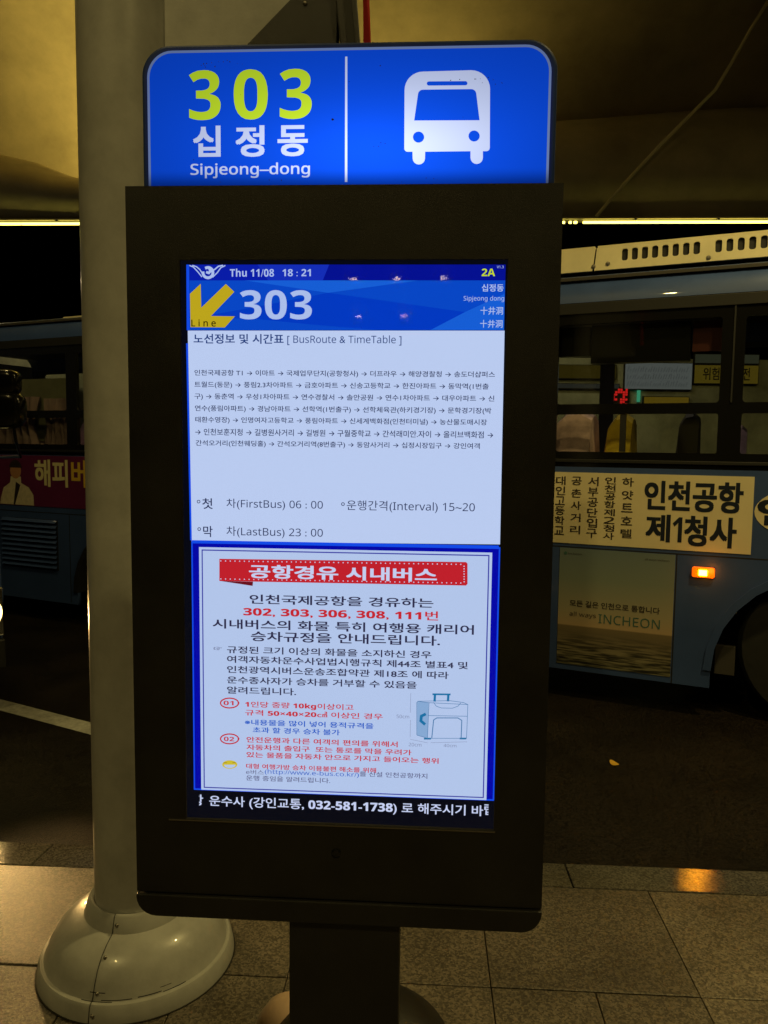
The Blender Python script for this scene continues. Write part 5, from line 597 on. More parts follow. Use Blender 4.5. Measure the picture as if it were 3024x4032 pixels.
def strokes(name, items, parent, m):
    mb = MB()
    for w_, t, pts in items:
        for (x0, z0), (x1, z1) in zip(pts, pts[1:]):
            dx, dz = x1 - x0, z1 - z0; L = math.hypot(dx, dz) or 1e-6
            ex, ez = dx / L * w_ * 0.3, dz / L * w_ * 0.3; nx, nz = -dz / L * w_ / 2, dx / L * w_ / 2
            mb.add([(x0 - ex + nx, t, z0 - ez + nz), (x0 - ex - nx, t, z0 - ez - nz), (x1 + ex - nx, t, z1 + ez - nz), (x1 + ex + nx, t, z1 + ez + nz)], [(0, 1, 2, 3)])
    return mb.build(name, m, parent)
def rrect(x0, z0, x1, z1, r, n=6, corners=(1, 1, 1, 1)):    # bl, br, tr, tl
    pts = []
    for k, (cx, cz, a) in enumerate(((x0 + r, z0 + r, PI), (x1 - r, z0 + r, 1.5 * PI), (x1 - r, z1 - r, 0), (x0 + r, z1 - r, 0.5 * PI))):
        if corners[k]:
            for i in range(n + 1):
                t = a + i / n * PI / 2; pts.append((cx + r * math.cos(t), cz + r * math.sin(t)))
        else: pts.append((x0 if k in (0, 3) else x1, z0 if k < 2 else z1))
    return pts

# ------------------------------------------------------------------ ground, road, pavement
g = MB().add([(-60, -40, -0.13), (60, -40, -0.13), (60, 90, -0.13), (-60, 90, -0.13)], [(0, 1, 2, 3)]).build('ground', MT['asphalt']); tag(g, kind='structure')
road = MB(); nx_, ny_ = 2, 2
road = MB().add([(-40, 2.6, -0.12), (40, 2.6, -0.12), (40, 60, -0.12), (-40, 60, -0.12)], [(0, 1, 2, 3)]).build('road', MT['asphalt']); tag(road, kind='structure')
ln = MB().add([(-3.6, 5.585, -0.116), (-3.67, 5.465, -0.116), (-0.62, 3.82, -0.116), (-0.55, 3.94, -0.116)], [(0, 1, 2, 3)]).build('lane_line', MT['roadpaint'], road)
KA = math.radians(-3.0)
pav = empty('pavement', (0, 2.91, 0), KA, kind='structure')
MB().box(-12, -16, -0.13, 12, -0.19, -0.032).build('bedding', MT['bedding'], pav)
def slab_mesh(w_, d_, h=0.03): return MB().box(0.0015, -d_ + 0.0015, -h, w_ - 0.0015, -0.0015, 0).mesh('paving_slab', MT['slab'], bevel=0.0025, seg=2)
sm1, sm2 = slab_mesh(0.611, 0.542), slab_mesh(0.3055, 0.542)
b0 = -0.186
cnt = 0
for r in range(4):
    wide = (r % 2 == 0); wdt = 0.611 if wide else 0.3055
    n0, n1 = (-6, 5) if wide else (-11, 10)
    for k in range(n0, n1):
        x = 0.373 + k * wdt
        link('paving_slab', sm1 if wide else sm2, pav, (x, b0 - r * 0.545, random.uniform(-0.0015, 0.0012)), (random.uniform(-.001, .001), random.uniform(-.001, .001), 0))
        cnt += 1
MB().box(-12, -16, -0.03, 12, b0 - 4 * 0.545 - 0.004, -0.001).build('far_paving', MT['slab'], pav)
MB().box(-12, b0 - 2.176, -0.03, 0.373 - 6 * 0.611 - 0.006, b0 - 0.002, -0.001).build('side_paving', MT['slab'], pav)
MB().box(0.373 + 5 * 0.611 + 0.004, b0 - 2.176, -0.03, 12, b0 - 0.002, -0.001).build('side_paving', MT['slab'], pav)
kerb = empty('kerb', (0, 2.91, 0), KA, kind='structure')
km = MB().box(0.002, -0.183, -0.13, 1.016, 0, 0.0).mesh('kerb_stone', MT['kerb'], bevel=0.005, seg=3)
for k in range(-6, 8): link('kerb_stone', km, kerb, (0.719 + (k - 1) * 1.018, 0, -0.0125 + random.uniform(-0.001, 0.001)), (math.radians(-3.6), 0, 0))
lf = MB(); lp = [(0.03 * math.cos(a) * (1 + .35 * math.cos(a)), 0.022 * math.sin(a)) for a in [i * PI / 6 for i in range(12)]]
lf.add([(x, y, 0.004 + 6 * x * x) for x, y in lp] + [(0, 0, 0.008)], [(i, (i + 1) % 12, 12) for i in range(12)])
lf.add([(x, y, 0.0032 + 6 * x * x) for x, y in lp], [tuple(range(12))[::-1]])
leaf = lf.build('fallen_leaf', MT['leaf'], None, loc=(1.273, 4.07, -0.12), rot=(0, 0, 1.9)); tag(leaf, 'small yellow fallen leaf lying alone on the dark asphalt', 'leaf')

# ------------------------------------------------------------------ viaduct overhead
def cz(x):
    P_ = [(-30, 8.2), (-14, 7.7), (-9, 7.1), (-6.3, 6.43), (-5.05, 6.03), (-3.2, 5.75), (-1, 5.95), (1, 6.6), (2.7, 7.14), (6.1, 7.4), (12, 7.7), (30, 8.2)]
    for (a, b), (c_, d_) in zip(P_, P_[1:]):
        if x <= c_:
            t = (x - a) / (c_ - a); t = t * t * (3 - 2 * t) * 0.5 + t * 0.5; return b + t * (d_ - b)
    return P_[-1][1]
def strip_z(x): return 5.22 + 0.0137 * x
XS = [-30 + i * 0.6 for i in range(101)]
def sheet(name, rows, m, kind='structure'):   # rows: functions x -> (y, z)
    mb = MB(); n = len(XS)
    mb.add([(x, *r(x)) for r in rows for x in XS], [(j * n + i, j * n + i + 1, (j + 1) * n + i + 1, (j + 1) * n + i) for j in range(len(rows) - 1) for i in range(n - 1)])
    o = mb.build(name, m, None, smooth=True); return tag(o, kind=kind)
def brow(k, n):
    t = k / n
    return lambda x: (13.25 - 0.75 * math.sin(PI * min(1, t * 1.0)) ** 0.8 + 0.45 * t, strip_z(x) + 0.07 + t * (cz(x) - strip_z(x) - 0.07))
sheet('edge_girder', [lambda x: (14.9, strip_z(x) + 0.75)] + [brow(k, 16) for k in range(17)] + [lambda x: (13.95, cz(x) - 0.03), lambda x: (14.0, max(cz(x) - 1.2, strip_z(x) + 0.4))], MT['concrete'])
sheet('viaduct_soffit', [lambda x: (14.95, 6.1), lambda x: (14.93, 6.5), lambda x: (14.8, 7.1), lambda x: (14.3, 7.9), lambda x: (13.4, 8.6), lambda x: (12, 9.1), lambda x: (9, 9.4), lambda x: (2, 9.5), lambda x: (-22, 9.5)], MT['concrete'])
led = empty('led_strip', (0, 12.98, 5.2), 0, label='long glowing yellow light strip along the lower edge of the concrete girder', cat='light strip')
seg = [(-14, -11.6), (-11.58, -9.2), (-9.18, -6.0), (-5.98, -2.4), (-2.38, 0.5), (0.52, 2.90), (2.97, 3.01), (3.05, 3.10), (3.2, 4.05), (4.06, 6.9), (6.92, 10.0), (10.02, 14)]
for a, b in seg:
    MB().tube([(a, 0, 0.02 + 0.0137 * a), (b, 0, 0.02 + 0.0137 * b)], 0.021, 8).build('light_tube', MT['strip'], led)
rail = MB()
for a, b in [(-14, 14)]: rail.add([(a, -0.02, 0.075 + .0137 * a), (b, -0.02, 0.075 + .0137 * b), (b, 0.10, 0.075 + .0137 * b), (a, 0.10, 0.075 + .0137 * a),
                                    (a, -0.02, 0.10 + .0137 * a), (b, -0.02, 0.10 + .0137 * b), (b, 0.10, 0.10 + .0137 * b), (a, 0.10, 0.10 + .0137 * a)],
                                   [(0, 3, 2, 1), (4, 5, 6, 7), (0, 1, 5, 4), (1, 2, 6, 5), (2, 3, 7, 6), (3, 0, 4, 7)])
rail.build('mounting_rail', MT['concrete'], led)
for k in range(-9, 10): MB().box(-0.02, -0.03, 0.045, 0.02, 0.03, 0.075).build('clip', MT['screw'], led, loc=(k * 1.35, 0, 0.0137 * k * 1.35))
cab_pts = [(5.95, 8.75), (5.775, 8.444), (5.493, 7.966), (5.36, 7.72), (5.211, 7.447), (4.997, 7.074), (4.515, 6.584), (4.179, 6.243), (3.73, 5.748), (3.43, 5.403), (3.241, 5.172)]
tag(MB().tube([(x, 12.33, z) for x, z in cab_pts], 0.026, 6).build('hanging_cable', MT['rope'], None, smooth=True), 'slack pale cable running diagonally down the concrete to the light strip', 'cable')
WHERE = ['over the road in front of the bus board', 'over the road beyond the pole', 'over the bus at the far right', 'added unseen as fill, high behind the viewer on the left', 'added unseen as fill, high behind the viewer on the right',
         'mirrored at the left end of the upper row', 'mirrored in the middle of the upper row', 'mirrored at the right end of the upper row', 'mirrored in the left of the lower row', 'mirrored in the right of the lower row']
# thin lamps under the canopy, out of view; dim ones mirrored in glass, high pair added as fill
for i, (x, y, z, p) in enumerate(LAMP_SPOTS):
    o = empty('ceiling_lamp', (x, y, 9.5), 0, label='round down lamp under the viaduct ' + WHERE[i], cat='lamp', group='down lamps under the viaduct')
    MB().tube([(0, 0, 0), (0, 0, z - 9.5 + 0.1)], 0.012, 6).build('rod', MT['blackmatt'], o)
    MB().lathe([(0.0, z - 9.5 + 0.14), (0.12, z - 9.5 + 0.12), (0.17, z - 9.5 + 0.02), (0.16, z - 9.5 - 0.01), (0.15, z - 9.5 + 0.02), (0.0, z - 9.5 + 0.02)], n=20).build('housing', MT['blackmatt'], o, smooth=True)
for ux, lb in ((-3.0, 'floodlight in the trough behind the girder, the one nearer the pole'), (-0.2, 'floodlight in the trough behind the girder, the one right of the pole')):
    up = empty('uplight', (ux, 14.45, 5.75), 0, label=lb, cat='floodlight', group='floodlights behind the girder')
    MB().box(-0.15, -0.18, -0.10, 0.15, 0.14, 0.1).build('housing', MT['blackmatt'], up, bevel=0.01)

# ------------------------------------------------------------------ signboards far behind the bus
wall = MB().box(-9.5, 11.05, -0.12, 9.5, 11.4, 2.86).build('terminal_wall', MT['darkwall']); tag(wall, 'low dark grey wall of the stop behind the bus carrying lit boards', 'wall')
def board(name, x0, z0, x1, z1, rgb, st, label, cat='sign', text=None):
    o = empty(name, ((x0 + x1) / 2, 11.04, z0), 0, label=label, cat=cat); hw = (x1 - x0) / 2; h = z1 - z0
    MB().box(-hw, -0.05, 0, hw, 0.0, h).build('frame', MT['blackmatt'], o)
    fc = MB().add([(-hw + .01, -0.054, .01), (hw - .01, -0.054, .01), (hw - .01, -0.054, h - .01), (-hw + .01, -0.054, h - .01)], [(0, 1, 2, 3)]).build('face', emit(name + '_face', rgb, st), o)
    if text: 
        for (s, a, b, c_, d_) in text: lettering('lettering', s, 'b', MT['darkprint'], a * hw, b * h, c_ * hw, d_ * h, -0.058, fc)
    return o
board('white_board', 3.36, 2.42, 4.32, 2.80, (96, 100, 106), 1.0, 'pale grey lit board seen through the upper bus window')
wb_ = [o for o in C.objects if o.name.startswith('white_board')][-1]
r5 = random.Random(5)
strokes('scrawl_lines', [(0.010, -0.058, [(-0.44 + k * 0.036, 0.05 + 0.10 * row), (-0.43 + k * 0.036 + r5.uniform(0.0, .02), 0.05 + 0.10 * row + r5.uniform(.03, .075))]) for row in range(3) for k in range(24)], wb_, emit('board_scrawl', (74, 78, 84), 1.0))
board('yellow_board', 4.335, 2.51, 5.25, 2.78, (88, 74, 22), 1.0, 'yellow lit board with dark Korean lettering beside the pale board', text=[('위험', -0.72, .2, -.22, .85), ('전', .5, .2, .72, .85)])
board('upper_panel', 4.335, 2.79, 5.25, 2.93, (52, 54, 44), 1.0, 'narrow grey panel above the yellow board')
board('dull_board', 2.35, 2.56, 3.25, 2.76, (56, 47, 14), 1.0, 'dull brown yellow board next to the pale grey one')
board('notice_strip', 3.64, 2.22, 4.29, 2.33, (104, 84, 22), 1.0, 'small low yellow strip sign under the pale board')
board('grey_strip', 2.35, 2.42, 3.3, 2.50, (48, 48, 46), 1.0, 'thin grey strip under the dull brown board')
dt = empty('dot_display', (3.31, 11.0, 2.2), 0, label='red dot matrix display glowing behind the bus window', cat='display')
MB().box(-0.14, 0, -0.02, 0.14, 0.04, 0.24).build('housing', MT['blackmatt'], dt)
dm = MB().box(-.014, -.012, -.014, .014, 0, .014).mesh('red_dot', emit('red_led', (235, 40, 40), 1.1))
for q in ["..##.#", "#.####", ".##..#", "#.#.#.", "##.#.#", "..##.#"][::-1]:
    pass
rows_ = ["..##.#", ".#####", "##..##", "#...#.", "##.###", "...##.", "...#.#"]
for j, rw in enumerate(rows_):
    for i, chh in enumerate(rw):
        if chh == '#': link('red_dot', dm, dt, (-.09 + i * .036, -.003, .215 - j * .034))
cyan = MB().box(-0.02, 0, 0, 0.02, 0.03, 0.16).build('green_lamp', emit('green_led', (70, 170, 140), 1.0), None, loc=(3.58, 11.0, 2.25)); tag(cyan, 'tiny green light strip left of the low yellow sign', 'indicator light')

# ------------------------------------------------------------------ city bus
BA = math.radians(-25)
bus = empty('city_bus', (1.63, 5.0, -0.12), BA, label='long blue city bus with cream roof cover and cream route board in the next lane', cat='bus')
H = 0.12    # heights below are above the pavement; the bus stands on the road
def bz(v): return v + H
S0, S1, W = -8.3, 3.4, 2.45
def arch(cx, r, zc, n=14): return [(cx + r * math.cos(PI - PI * i / n), bz(zc) + r * 1.02 * math.sin(PI - PI * i / n)) for i in range(n + 1)]
sk = bz(0.085)
lower = [(S0, sk)] + [(-4.93, sk)] + arch(-4.33, 0.60, 0.20)[0:] + [(-3.73, sk)] + [(0.495, sk)] + arch(1.13, 0.635, 0.20) + [(1.765, sk), (S1, sk), (S1, bz(1.47)), (S0, bz(1.47))]
plate('side_panel', lower, [], 0.0, 0.04, MT['busblue'], bus)
for cx, r in ((-4.33, 0.60), (1.13, 0.635)):
    mb = MB(); a0 = arch(cx, r - 0.003, 0.20); a1 = arch(cx, r + 0.045, 0.20); n = len(a0)
    vs_ = [(x, -0.012, z) for x, z in a0] + [(x, -0.012, z) for x, z in a1] + [(x, 0.75, z) for x, z in a0] + [(x, 0.003, z) for x, z in a1]
    fs = []
    for i in range(n - 1): fs += [(i, i + 1, n + i + 1, n + i), (i, i + 1, 2 * n + i + 1, 2 * n + i), (n + i, n + i + 1, 3 * n + i + 1, 3 * n + i)]
    mb.add(vs_, fs).build('wheel_arch', MT['busblue'] if cx > 0 else MT['blackmatt'], bus, smooth=True)
    MB().prism([(x, z) for x, z in arch(cx, r + .2, 0.2)] + [(cx + r + .2, 0.0), (cx - r - .2, 0.0)], 0.75, 0.77).build('arch_liner', MT['blackmatt'], bus)
    wv = MB().lathe([(0.27, -0.13), (0.46, -0.12), (0.485, -0.08), (0.485, 0.12), (0.46, 0.14), (0.27, 0.14)], n=40, axis='y').build('wheel', MT['rubber'], bus, smooth=True, loc=(cx, 0.22, 0.487))
    rm = MB().lathe([(0.0, -0.06), (0.10, -0.07), (0.12, -0.01), (0.2, 0.0), (0.24, -0.10), (0.285, -0.125), (0.28, 0.12)], n=40, axis='y').build('rim', MT['rimsteel'], wv, smooth=True)
    for k in range(8):
        a = k * PI / 4; MB().tube([(0.16 * math.cos(a), -0.03, 0.16 * math.sin(a)), (0.16 * math.cos(a), 0.01, 0.16 * math.sin(a))], 0.014, 6).build('wheel_nut', MT['screw'], wv)
MB().box(0.515, 0.10, bz(0.155), 0.635, 0.14, bz(0.345)).build('mud_flap', MT['interior'], bus, bevel=0.004)
MB().box(S0, 0.85, bz(0.05), S1, 2.2, bz(0.25)).build('chassis', MT['blackmatt'], bus)
# seams and fasteners on the side
for (a, b, c_, d_) in ((0.264, 0.085, 0.272, 0.925), (S0, 0.925, S1, 0.933), (-5.02, 0.1, -5.012, 0.92), (-2.0, 0.1, -1.992, 0.92)):
    MB().box(a, -0.0008, bz(b), c_, 0.012, bz(d_)).build('panel_gap', MT['blackmatt'], bus)
for s_, z_ in ((0.60, 0.50), (0.525, 0.40), (0.66, 0.585)):
    MB().lathe([(0, -0.006), (0.007, -0.005), (0.009, 0.0)], n=10, axis='y').build('bolt', MT['screw'], bus, loc=(s_ - 0.035, 0, bz(z_)))
# window band with real openings
wins = []; pil = []
op = [(-8.05, -6.75), (-6.62, -5.02 - .6), (-5.60 + .02, -5.02), (-4.885, -3.45), (-3.3, -1.95), (-1.8, -0.64), (-0.53, 0.462), (0.603, 1.9), (2.05, 3.2)]
op = [(-8.05, -6.3), (-6.17, -5.02), (-4.89, -3.45), (-3.32, -2.0), (-1.86, -0.66), (-0.53, 0.470), (0.603, 1.9), (2.03, 3.2)]
holes = []
for a, b in op:
    holes.append(rrect(a, bz(1.885), b, bz(2.405), 0.02, 3)); 
    holes.append(rrect(a, bz(1.572), b, bz(1.818), 0.012, 3))
plate('window_frame', [(S0, bz(1.47)), (S1, bz(1.47)), (S1, bz(2.545)), (S0, bz(2.545))], holes, 0.0, 0.035, MT['blackgloss'], bus)
MB().box(S0, -0.012, bz(1.500), S1, 0.0, bz(1.522)).build('sill_rail', MT['blackmatt'], bus, bevel=0.003)
MB().box(S0, -0.010, bz(2.47), S1, 0.0, bz(2.54)).build('gutter_rail', MT['blackmatt'], bus, bevel=0.003)
for a, b in op:
    for z0, z1 in ((1.885, 2.405), (1.572, 1.818)):
        MB().box(a + .001, 0.012, bz(z0) + .001, b - .001, 0.016, bz(z1) - .001).build('window_pane', MT['busglass'], bus)
MB().box(-0.115, 0.004, bz(1.573), -0.078, 0.03, bz(1.817)).build('sash_bar', MT['blackmatt'], bus)
MB().box(0.535, -0.006, bz(1.885), 0.545, 0.0, bz(2.47)).build('pillar_seam', MT['rubber'], bus)
# far side
near_op = op; op = op[:5] + [(-0.53, 1.9)] + op[7:]
holes = [rrect(a, bz(1.45), b, bz(2.50), 0.03, 3) for a, b in op]
plate('far_side_wall', [(S0, sk), (S1, sk), (S1, bz(2.545)), (S0, bz(2.545))], holes, W - 0.04, W, MT['interior'], bus)
for a, b in op: MB().box(a + .001, W - .03, bz(1.45) + .001, b - .001, W - .026, bz(2.50) - .001).build('window_pane', MT['busglass'], bus)
fl = MB().box(S0, 0.78, bz(0.25), S1, W - 0.04, bz(0.30))
for a, b in ((S0, -5.05), (-3.6, 0.40), (1.85, S1)): fl.box(a, 0.045, bz(0.25), b, 0.778, bz(0.30))
fl.build('floor', MT['interior'], bus)
MB().box(S0, 0.04, bz(0.30), S0 + .04, W - 0.04, bz(2.6)).build('rear_wall', MT['busblue'], bus)
MB().box(S0 + .042, 0.05, bz(0.30), S0 + .06, W - 0.05, bz(2.6)).build('rear_lining', mat('grey_lining', (0.40, 0.42, 0.36), 0.7, noise=0.15, nscale=4), bus)
MB().box(S1 - .04, 0.0, bz(0.09), S1, W, bz(1.3)).build('front_panel', MT['busblue'], bus)
MB().box(S1 - .03, 0.04, bz(1.3), S1 - .01, W - .04, bz(2.5)).build('windscreen', MT['busglass'], bus)
# roof with curved cove
prof = [(0.0, 2.545)] + [(0.30 * (1 - math.cos(t)), 2.545 + 0.225 * math.sin(t)) for t in [i / 8 * PI / 2 for i in range(1, 9)]]
prof2 = prof + [(W / 2, 2.80)] + [(W - y, z) for y, z in prof[::-1]]
mb = MB(); n = len(prof2)
mb.add([(S0, y, bz(z)) for y, z in prof2] + [(S1, y, bz(z)) for y, z in prof2], [(i, i + 1, n + i + 1, n + i) for i in range(n - 1)])
mb.build('roof', MT['busblue'], bus, smooth=True)
MB().box(S0, 0.05, bz(2.70), S1, W - .05, bz(2.72)).build('ceiling_panel', MT['interior'], bus)
# roof hatch at the rear
MB().prism(rrect(-5.42, bz(2.76), -5.0, bz(2.80), 0.018, 4), 0.35, 0.95).build('roof_hatch', MT['buscream'], bus)
# air conditioning cover with slots
AY = 0.26
def acz(v): return bz(1.6 + (v - 1.6) * 1.048)
slots = []
def slot(x): 
    x *= 1.0; return rrect(x - 0.0200, acz(2.795), x + 0.0200, acz(2.870), 0.014, 3)
gx = [-0.211 + k * 0.0640 for k in range(8)] + [0.367 + k * 0.0655 for k in range(9)] + [1.03 + k * 0.0655 for k in range(9)] + [1.7 + k * 0.0655 for k in range(9)]
sl_m = MB().prism(rrect(-0.0195, 0, 0.0195, 0.075 * 1.04, 0.014, 3), 0, 0.004).mesh('vent_slot', MT['blackmatt'])
ac = plate('roof_unit_cover', [(-0.36, acz(2.746)), (2.9, acz(2.746)), (2.9, acz(2.888)), (-0.345, acz(2.888))], [slot(x + 0.05) for x in gx], AY, AY + 0.02, MT['buscream'], bus)
ac2 = plate('roof_unit_cover', [(-2.9, acz(2.746)), (-0.372, acz(2.746)), (-0.357, acz(2.888)), (-2.9, acz(2.888))], [], AY, AY + 0.02, MT['buscream'], bus)
MB().box(-2.9, AY + 0.022, acz(2.746), 2.9, AY + 1.6, acz(2.886)).build('roof_unit', MT['blackmatt'], bus)
lid = MB().box(-0.34, AY + .001, acz(2.889), 2.9, AY + 1.6, acz(2.889) + 0.012).build('roof_unit_lid', MT['buscream'], bus)
MB().box(-2.9, AY + .001, acz(2.889), -0.36, AY + 1.6, acz(2.889) + 0.012).build('roof_unit_lid', MT['buscream'], bus)
for x in gx: link('vent_slot', sl_m, ac, (x + 0.05, AY + 0.016, acz(2.795)))
for x, z in ((-0.29, 2.782), (-0.385, 2.772), (0.34, 2.767), (1.0, 2.767), (1.66, 2.767)):
    MB().lathe([(0, -0.006), (0.012, -0.005), (0.016, 0.0)], n=12, axis='y').build('cover_bolt', MT['screw'], bus, loc=(x + .02, AY, acz(z)))
# interior: destination box and seats with covers
MB().box(-0.326, 0.06, bz(2.155), 0.288, 0.16, bz(2.402)).build('route_display', MT['kioskinner'], bus, bevel=0.004)
MB().box(-0.9, 0.10, bz(2.21), -0.335, 0.16, bz(2.41)).build('blind_box', MT['kioskinner'], bus)
MB().box(0.300, 0.08, bz(2.21), 0.52, 0.12, bz(2.41)).build('red_notice', mat('dull_red_card', (0.09, 0.015, 0.02), 0.6), bus)
MB().box(-1.5, 0.075, bz(2.40), 0.46, 0.082, bz(2.409)).build('blind_rail', MT['rimsteel'], bus)
def seat(x, y, m, wdt=0.42, top=1.80, deep=1.0):
    mb = MB(); pr = [(0.0, 0.75), (0.02, 1.2), (0.06, top - 0.08), (0.10, top - 0.01), (0.15, top), (0.19, top - .04), (0.19, 1.5), (0.15, 0.9), (0.42, 0.86), (0.45, 0.75)]
    n = len(pr); nn = 5; vs_ = []
    for j in range(nn + 1):
        t = j / nn; k = 1 - 0.25 * abs(2 * t - 1) ** 4
        for px_, pz in pr: vs_.append((x + (px_ - .1) * deep, y + t * wdt, bz(0.75 + (pz - 0.75) * (k if pz > 1.5 else 1))))
    fs = [(j * n + i, j * n + (i + 1) % n, (j + 1) * n + (i + 1) % n, (j + 1) * n + i) for j in range(nn) for i in range(n)] + [tuple(range(n)), tuple(nn * n + i for i in range(n))[::-1]]
    s_ = mb.add(vs_, fs).build('seat', m, bus, smooth=True)
    MB().box(x + 0.05, y + .12, bz(0.3), x + 0.25, y + .3, bz(0.75)).build('seat_base', MT['blackmatt'], s_)
for x in (-7.5, -6.85, -6.2, -5.55, -4.9, -4.3, -3.7, -2.9, -2.1, -1.35): seat(x, 0.12, MT['lilac'], 0.45, 1.86, 1.3); seat(x, 0.62, MT['lilac'], .42, 1.84, 1.2); seat(x, 1.85, MT['lilac'])
seat(-0.50, 0.10, MT['lilac'], 0.46, 1.86, 1.9); seat(-0.20, 0.30, MT['yellowcover'], 0.42, 1.84, 1.25); seat(0.24, 0.55, MT['interior'], .42, 1.86); seat(0.55, 1.7, MT['lilac']); seat(1.25, 0.12, MT['yellowcover'])
def curtain(x0, x1, z0, z1, y, m, gather):
    mb = MB(); nx, nz = 40, 8
    for j in range(nz + 1):
        for i in range(nx + 1):
            u, v = i / nx, j / nz
            xx = x0 + (x1 - x0) * (u + gather * (0.5 - u) * (1 - abs(2 * v - 1)) )
            mb.v.append((xx, y + 0.022 * math.sin(u * 34 + 1.5 * v) + 0.012 * math.sin(u * 13 - 4 * v), bz(z0 + (z1 - z0) * v)))
    mb.f += [(j * (nx + 1) + i, j * (nx + 1) + i + 1, (j + 1) * (nx + 1) + i + 1, (j + 1) * (nx + 1) + i) for j in range(nz) for i in range(nx)]
    return mb.build('curtain', m, bus, smooth=True)
drape = mat('lilac_curtain', (0.36, 0.25, 0.29), 0.85, noise=0.3, nscale=6)
curtain(-6.12, -5.42, 1.50, 2.02, 0.07, drape, 0.25); curtain(-5.40, -5.03, 1.50, 2.00, 0.075, drape, 0.2); curtain(-4.88, -4.2, 1.50, 2.02, 0.07, drape, 0.3)
MB().box(-6.15, 0.11, bz(1.6), -5.03, 0.115, bz(2.19)).build('window_blind', mat('grey_blind', (0.22, 0.22, 0.16), 0.8, noise=0.2, nscale=5), bus)
MB().tube([(-5.1, 0.7, bz(0.3)), (-5.16, 0.7, bz(1.9)), (-5.34, 0.7, bz(2.70))], 0.014, 6).build('grab_pole', MT['rimsteel'], bus)
# route board
rb = MB().box(-2.1, -0.004, bz(0.955), 0.692, 0.0, bz(1.433)).build('route_board', MT['board'], bus)
for s_, x0, x1, z0, z1 in (('대인고등학교', -0.517, -0.452, 1.405, 1.0), ('공촌사거리', -0.412, -0.345, 1.405, .995), ('서부공단입구', -0.303, -0.235, 1.406, .993), ('인천공항제2청사', -0.194, -0.124, 1.408, .989), ('하얏트호텔', -0.084, -0.013, 1.408, .987)):
    n = len(s_); p_ = (z0 - z1) / n
    for i, chh in enumerate(s_):
        lettering('letter', chh, 'b' if chh != '2' else 'm1', MT['ink2'], x0, bz(z0 - (i + (0.88 if n > 5 else 0.70)) * p_), x1, bz(z0 - i * p_), -0.0055, rb)
lettering('lettering', '인천공항', 'X', MT['ink'], 0.056, bz(1.203), 0.636, bz(1.395), -0.0055, rb)
lettering('lettering', '제', 'X', MT['ink'], 0.072, bz(1.0), 0.222, bz(1.178), -0.0055, rb)
lettering('lettering', '1', 'M', MT['ink'], 0.235, bz(1.005), 0.292, bz(1.165), -0.0055, rb)
lettering('lettering', '청사', 'X', MT['ink'], 0.305, bz(0.985), 0.608, bz(1.178), -0.0055, rb)
n = 36; ex, ez, rx_, rz_ = 0.985, bz(1.222), 0.285, 0.152
rd = MB().prism([(ex + rx_ * math.cos(2 * PI * i / n), ez + rz_ * math.sin(2 * PI * i / n)) for i in range(n)], -0.003, 0).build('round_board', MT['board'], bus)
lettering('lettering', '인천', 'B', MT['ink'], 0.715, bz(1.14), 1.22, bz(1.31), -0.0045, rd)
# poster near the wheel arch: sunset over the sea
pm = bpy.data.materials.new('sea_poster'); pm.use_nodes = True
n_ = pm.node_tree.nodes; l_ = pm.node_tree.links; b_ = n_['Principled BSDF']; b_.inputs['Roughness'].default_value = 0.5
tc = n_.new('ShaderNodeTexCoord'); sp_ = n_.new('ShaderNodeSeparateXYZ'); l_.new(tc.outputs['Object'], sp_.inputs[0])
mr_ = n_.new('ShaderNodeMapRange'); mr_.inputs[1].default_value = bz(0.085); mr_.inputs[2].default_value = bz(0.925); l_.new(sp_.outputs['Z'], mr_.inputs[0])
rp = n_.new('ShaderNodeValToRGB'); el = rp.color_ramp.elements
el[0].position = 0.0; el[0].color = (0.10, 0.10, 0.06, 1); el[1].position = 1.0; el[1].color = (0.15, 0.20, 0.22, 1)
for p_, c_ in ((0.30, (0.15, 0.12, 0.07, 1)), (0.365, (0.19, 0.145, 0.08, 1)), (0.375, (0.46, 0.33, 0.19, 1)), (0.50, (0.36, 0.32, 0.21, 1)), (0.75, (0.21, 0.25, 0.21, 1))):
    e = el.new(p_); e.color = c_
l_.new(mr_.outputs[0], rp.inputs[0])
mp = n_.new('ShaderNodeMapping'); mp.inputs['Scale'].default_value = (5, 5, 62); l_.new(tc.outputs['Object'], mp.inputs[0])
nz = n_.new('ShaderNodeTexNoise'); nz.inputs['Scale'].default_value = 1.0; nz.inputs['Detail'].default_value = 3; l_.new(mp.outputs[0], nz.inputs['Vector'])
wr = n_.new('ShaderNodeMapRange'); wr.inputs[1].default_value = 0.42; wr.inputs[2].default_value = 0.6; wr.inputs[3].default_value = 0.15; wr.inputs[4].default_value = 1.9; l_.new(nz.outputs[0], wr.inputs[0])
sea = n_.new('ShaderNodeMapRange'); sea.inputs[1].default_value = 0.33; sea.inputs[2].default_value = 0.16; l_.new(mr_.outputs[0], sea.inputs[0])
mxx = n_.new('ShaderNodeMix'); mxx.inputs[2].default_value = 1.0; l_.new(sea.outputs[0], mxx.inputs[0]); l_.new(wr.outputs[0], mxx.inputs[3])
scl = n_.new('ShaderNodeVectorMath'); scl.operation = 'SCALE'; l_.new(rp.outputs[0], scl.inputs[0]); l_.new(mxx.outputs[0], scl.inputs['Scale']); l_.new(scl.outputs[0], b_.inputs['Base Color'])
po = MB().box(-0.476, -0.003, bz(0.125), 0.260, 0.0, bz(0.922)).build('poster', pm, bus)
lettering('lettering', '모든 길은 인천으로 통합니다', 'b', MT['ink2'], -0.398, bz(0.528), 0.180, bz(0.572), -0.0045, po)
grn = mat('green_lettering', (0.05, 0.14, 0.12), 0.5)
lettering('lettering', 'all ways', 'm', MT['ink2'], -0.398, bz(0.452), -0.222, bz(0.492), -0.0045, po)
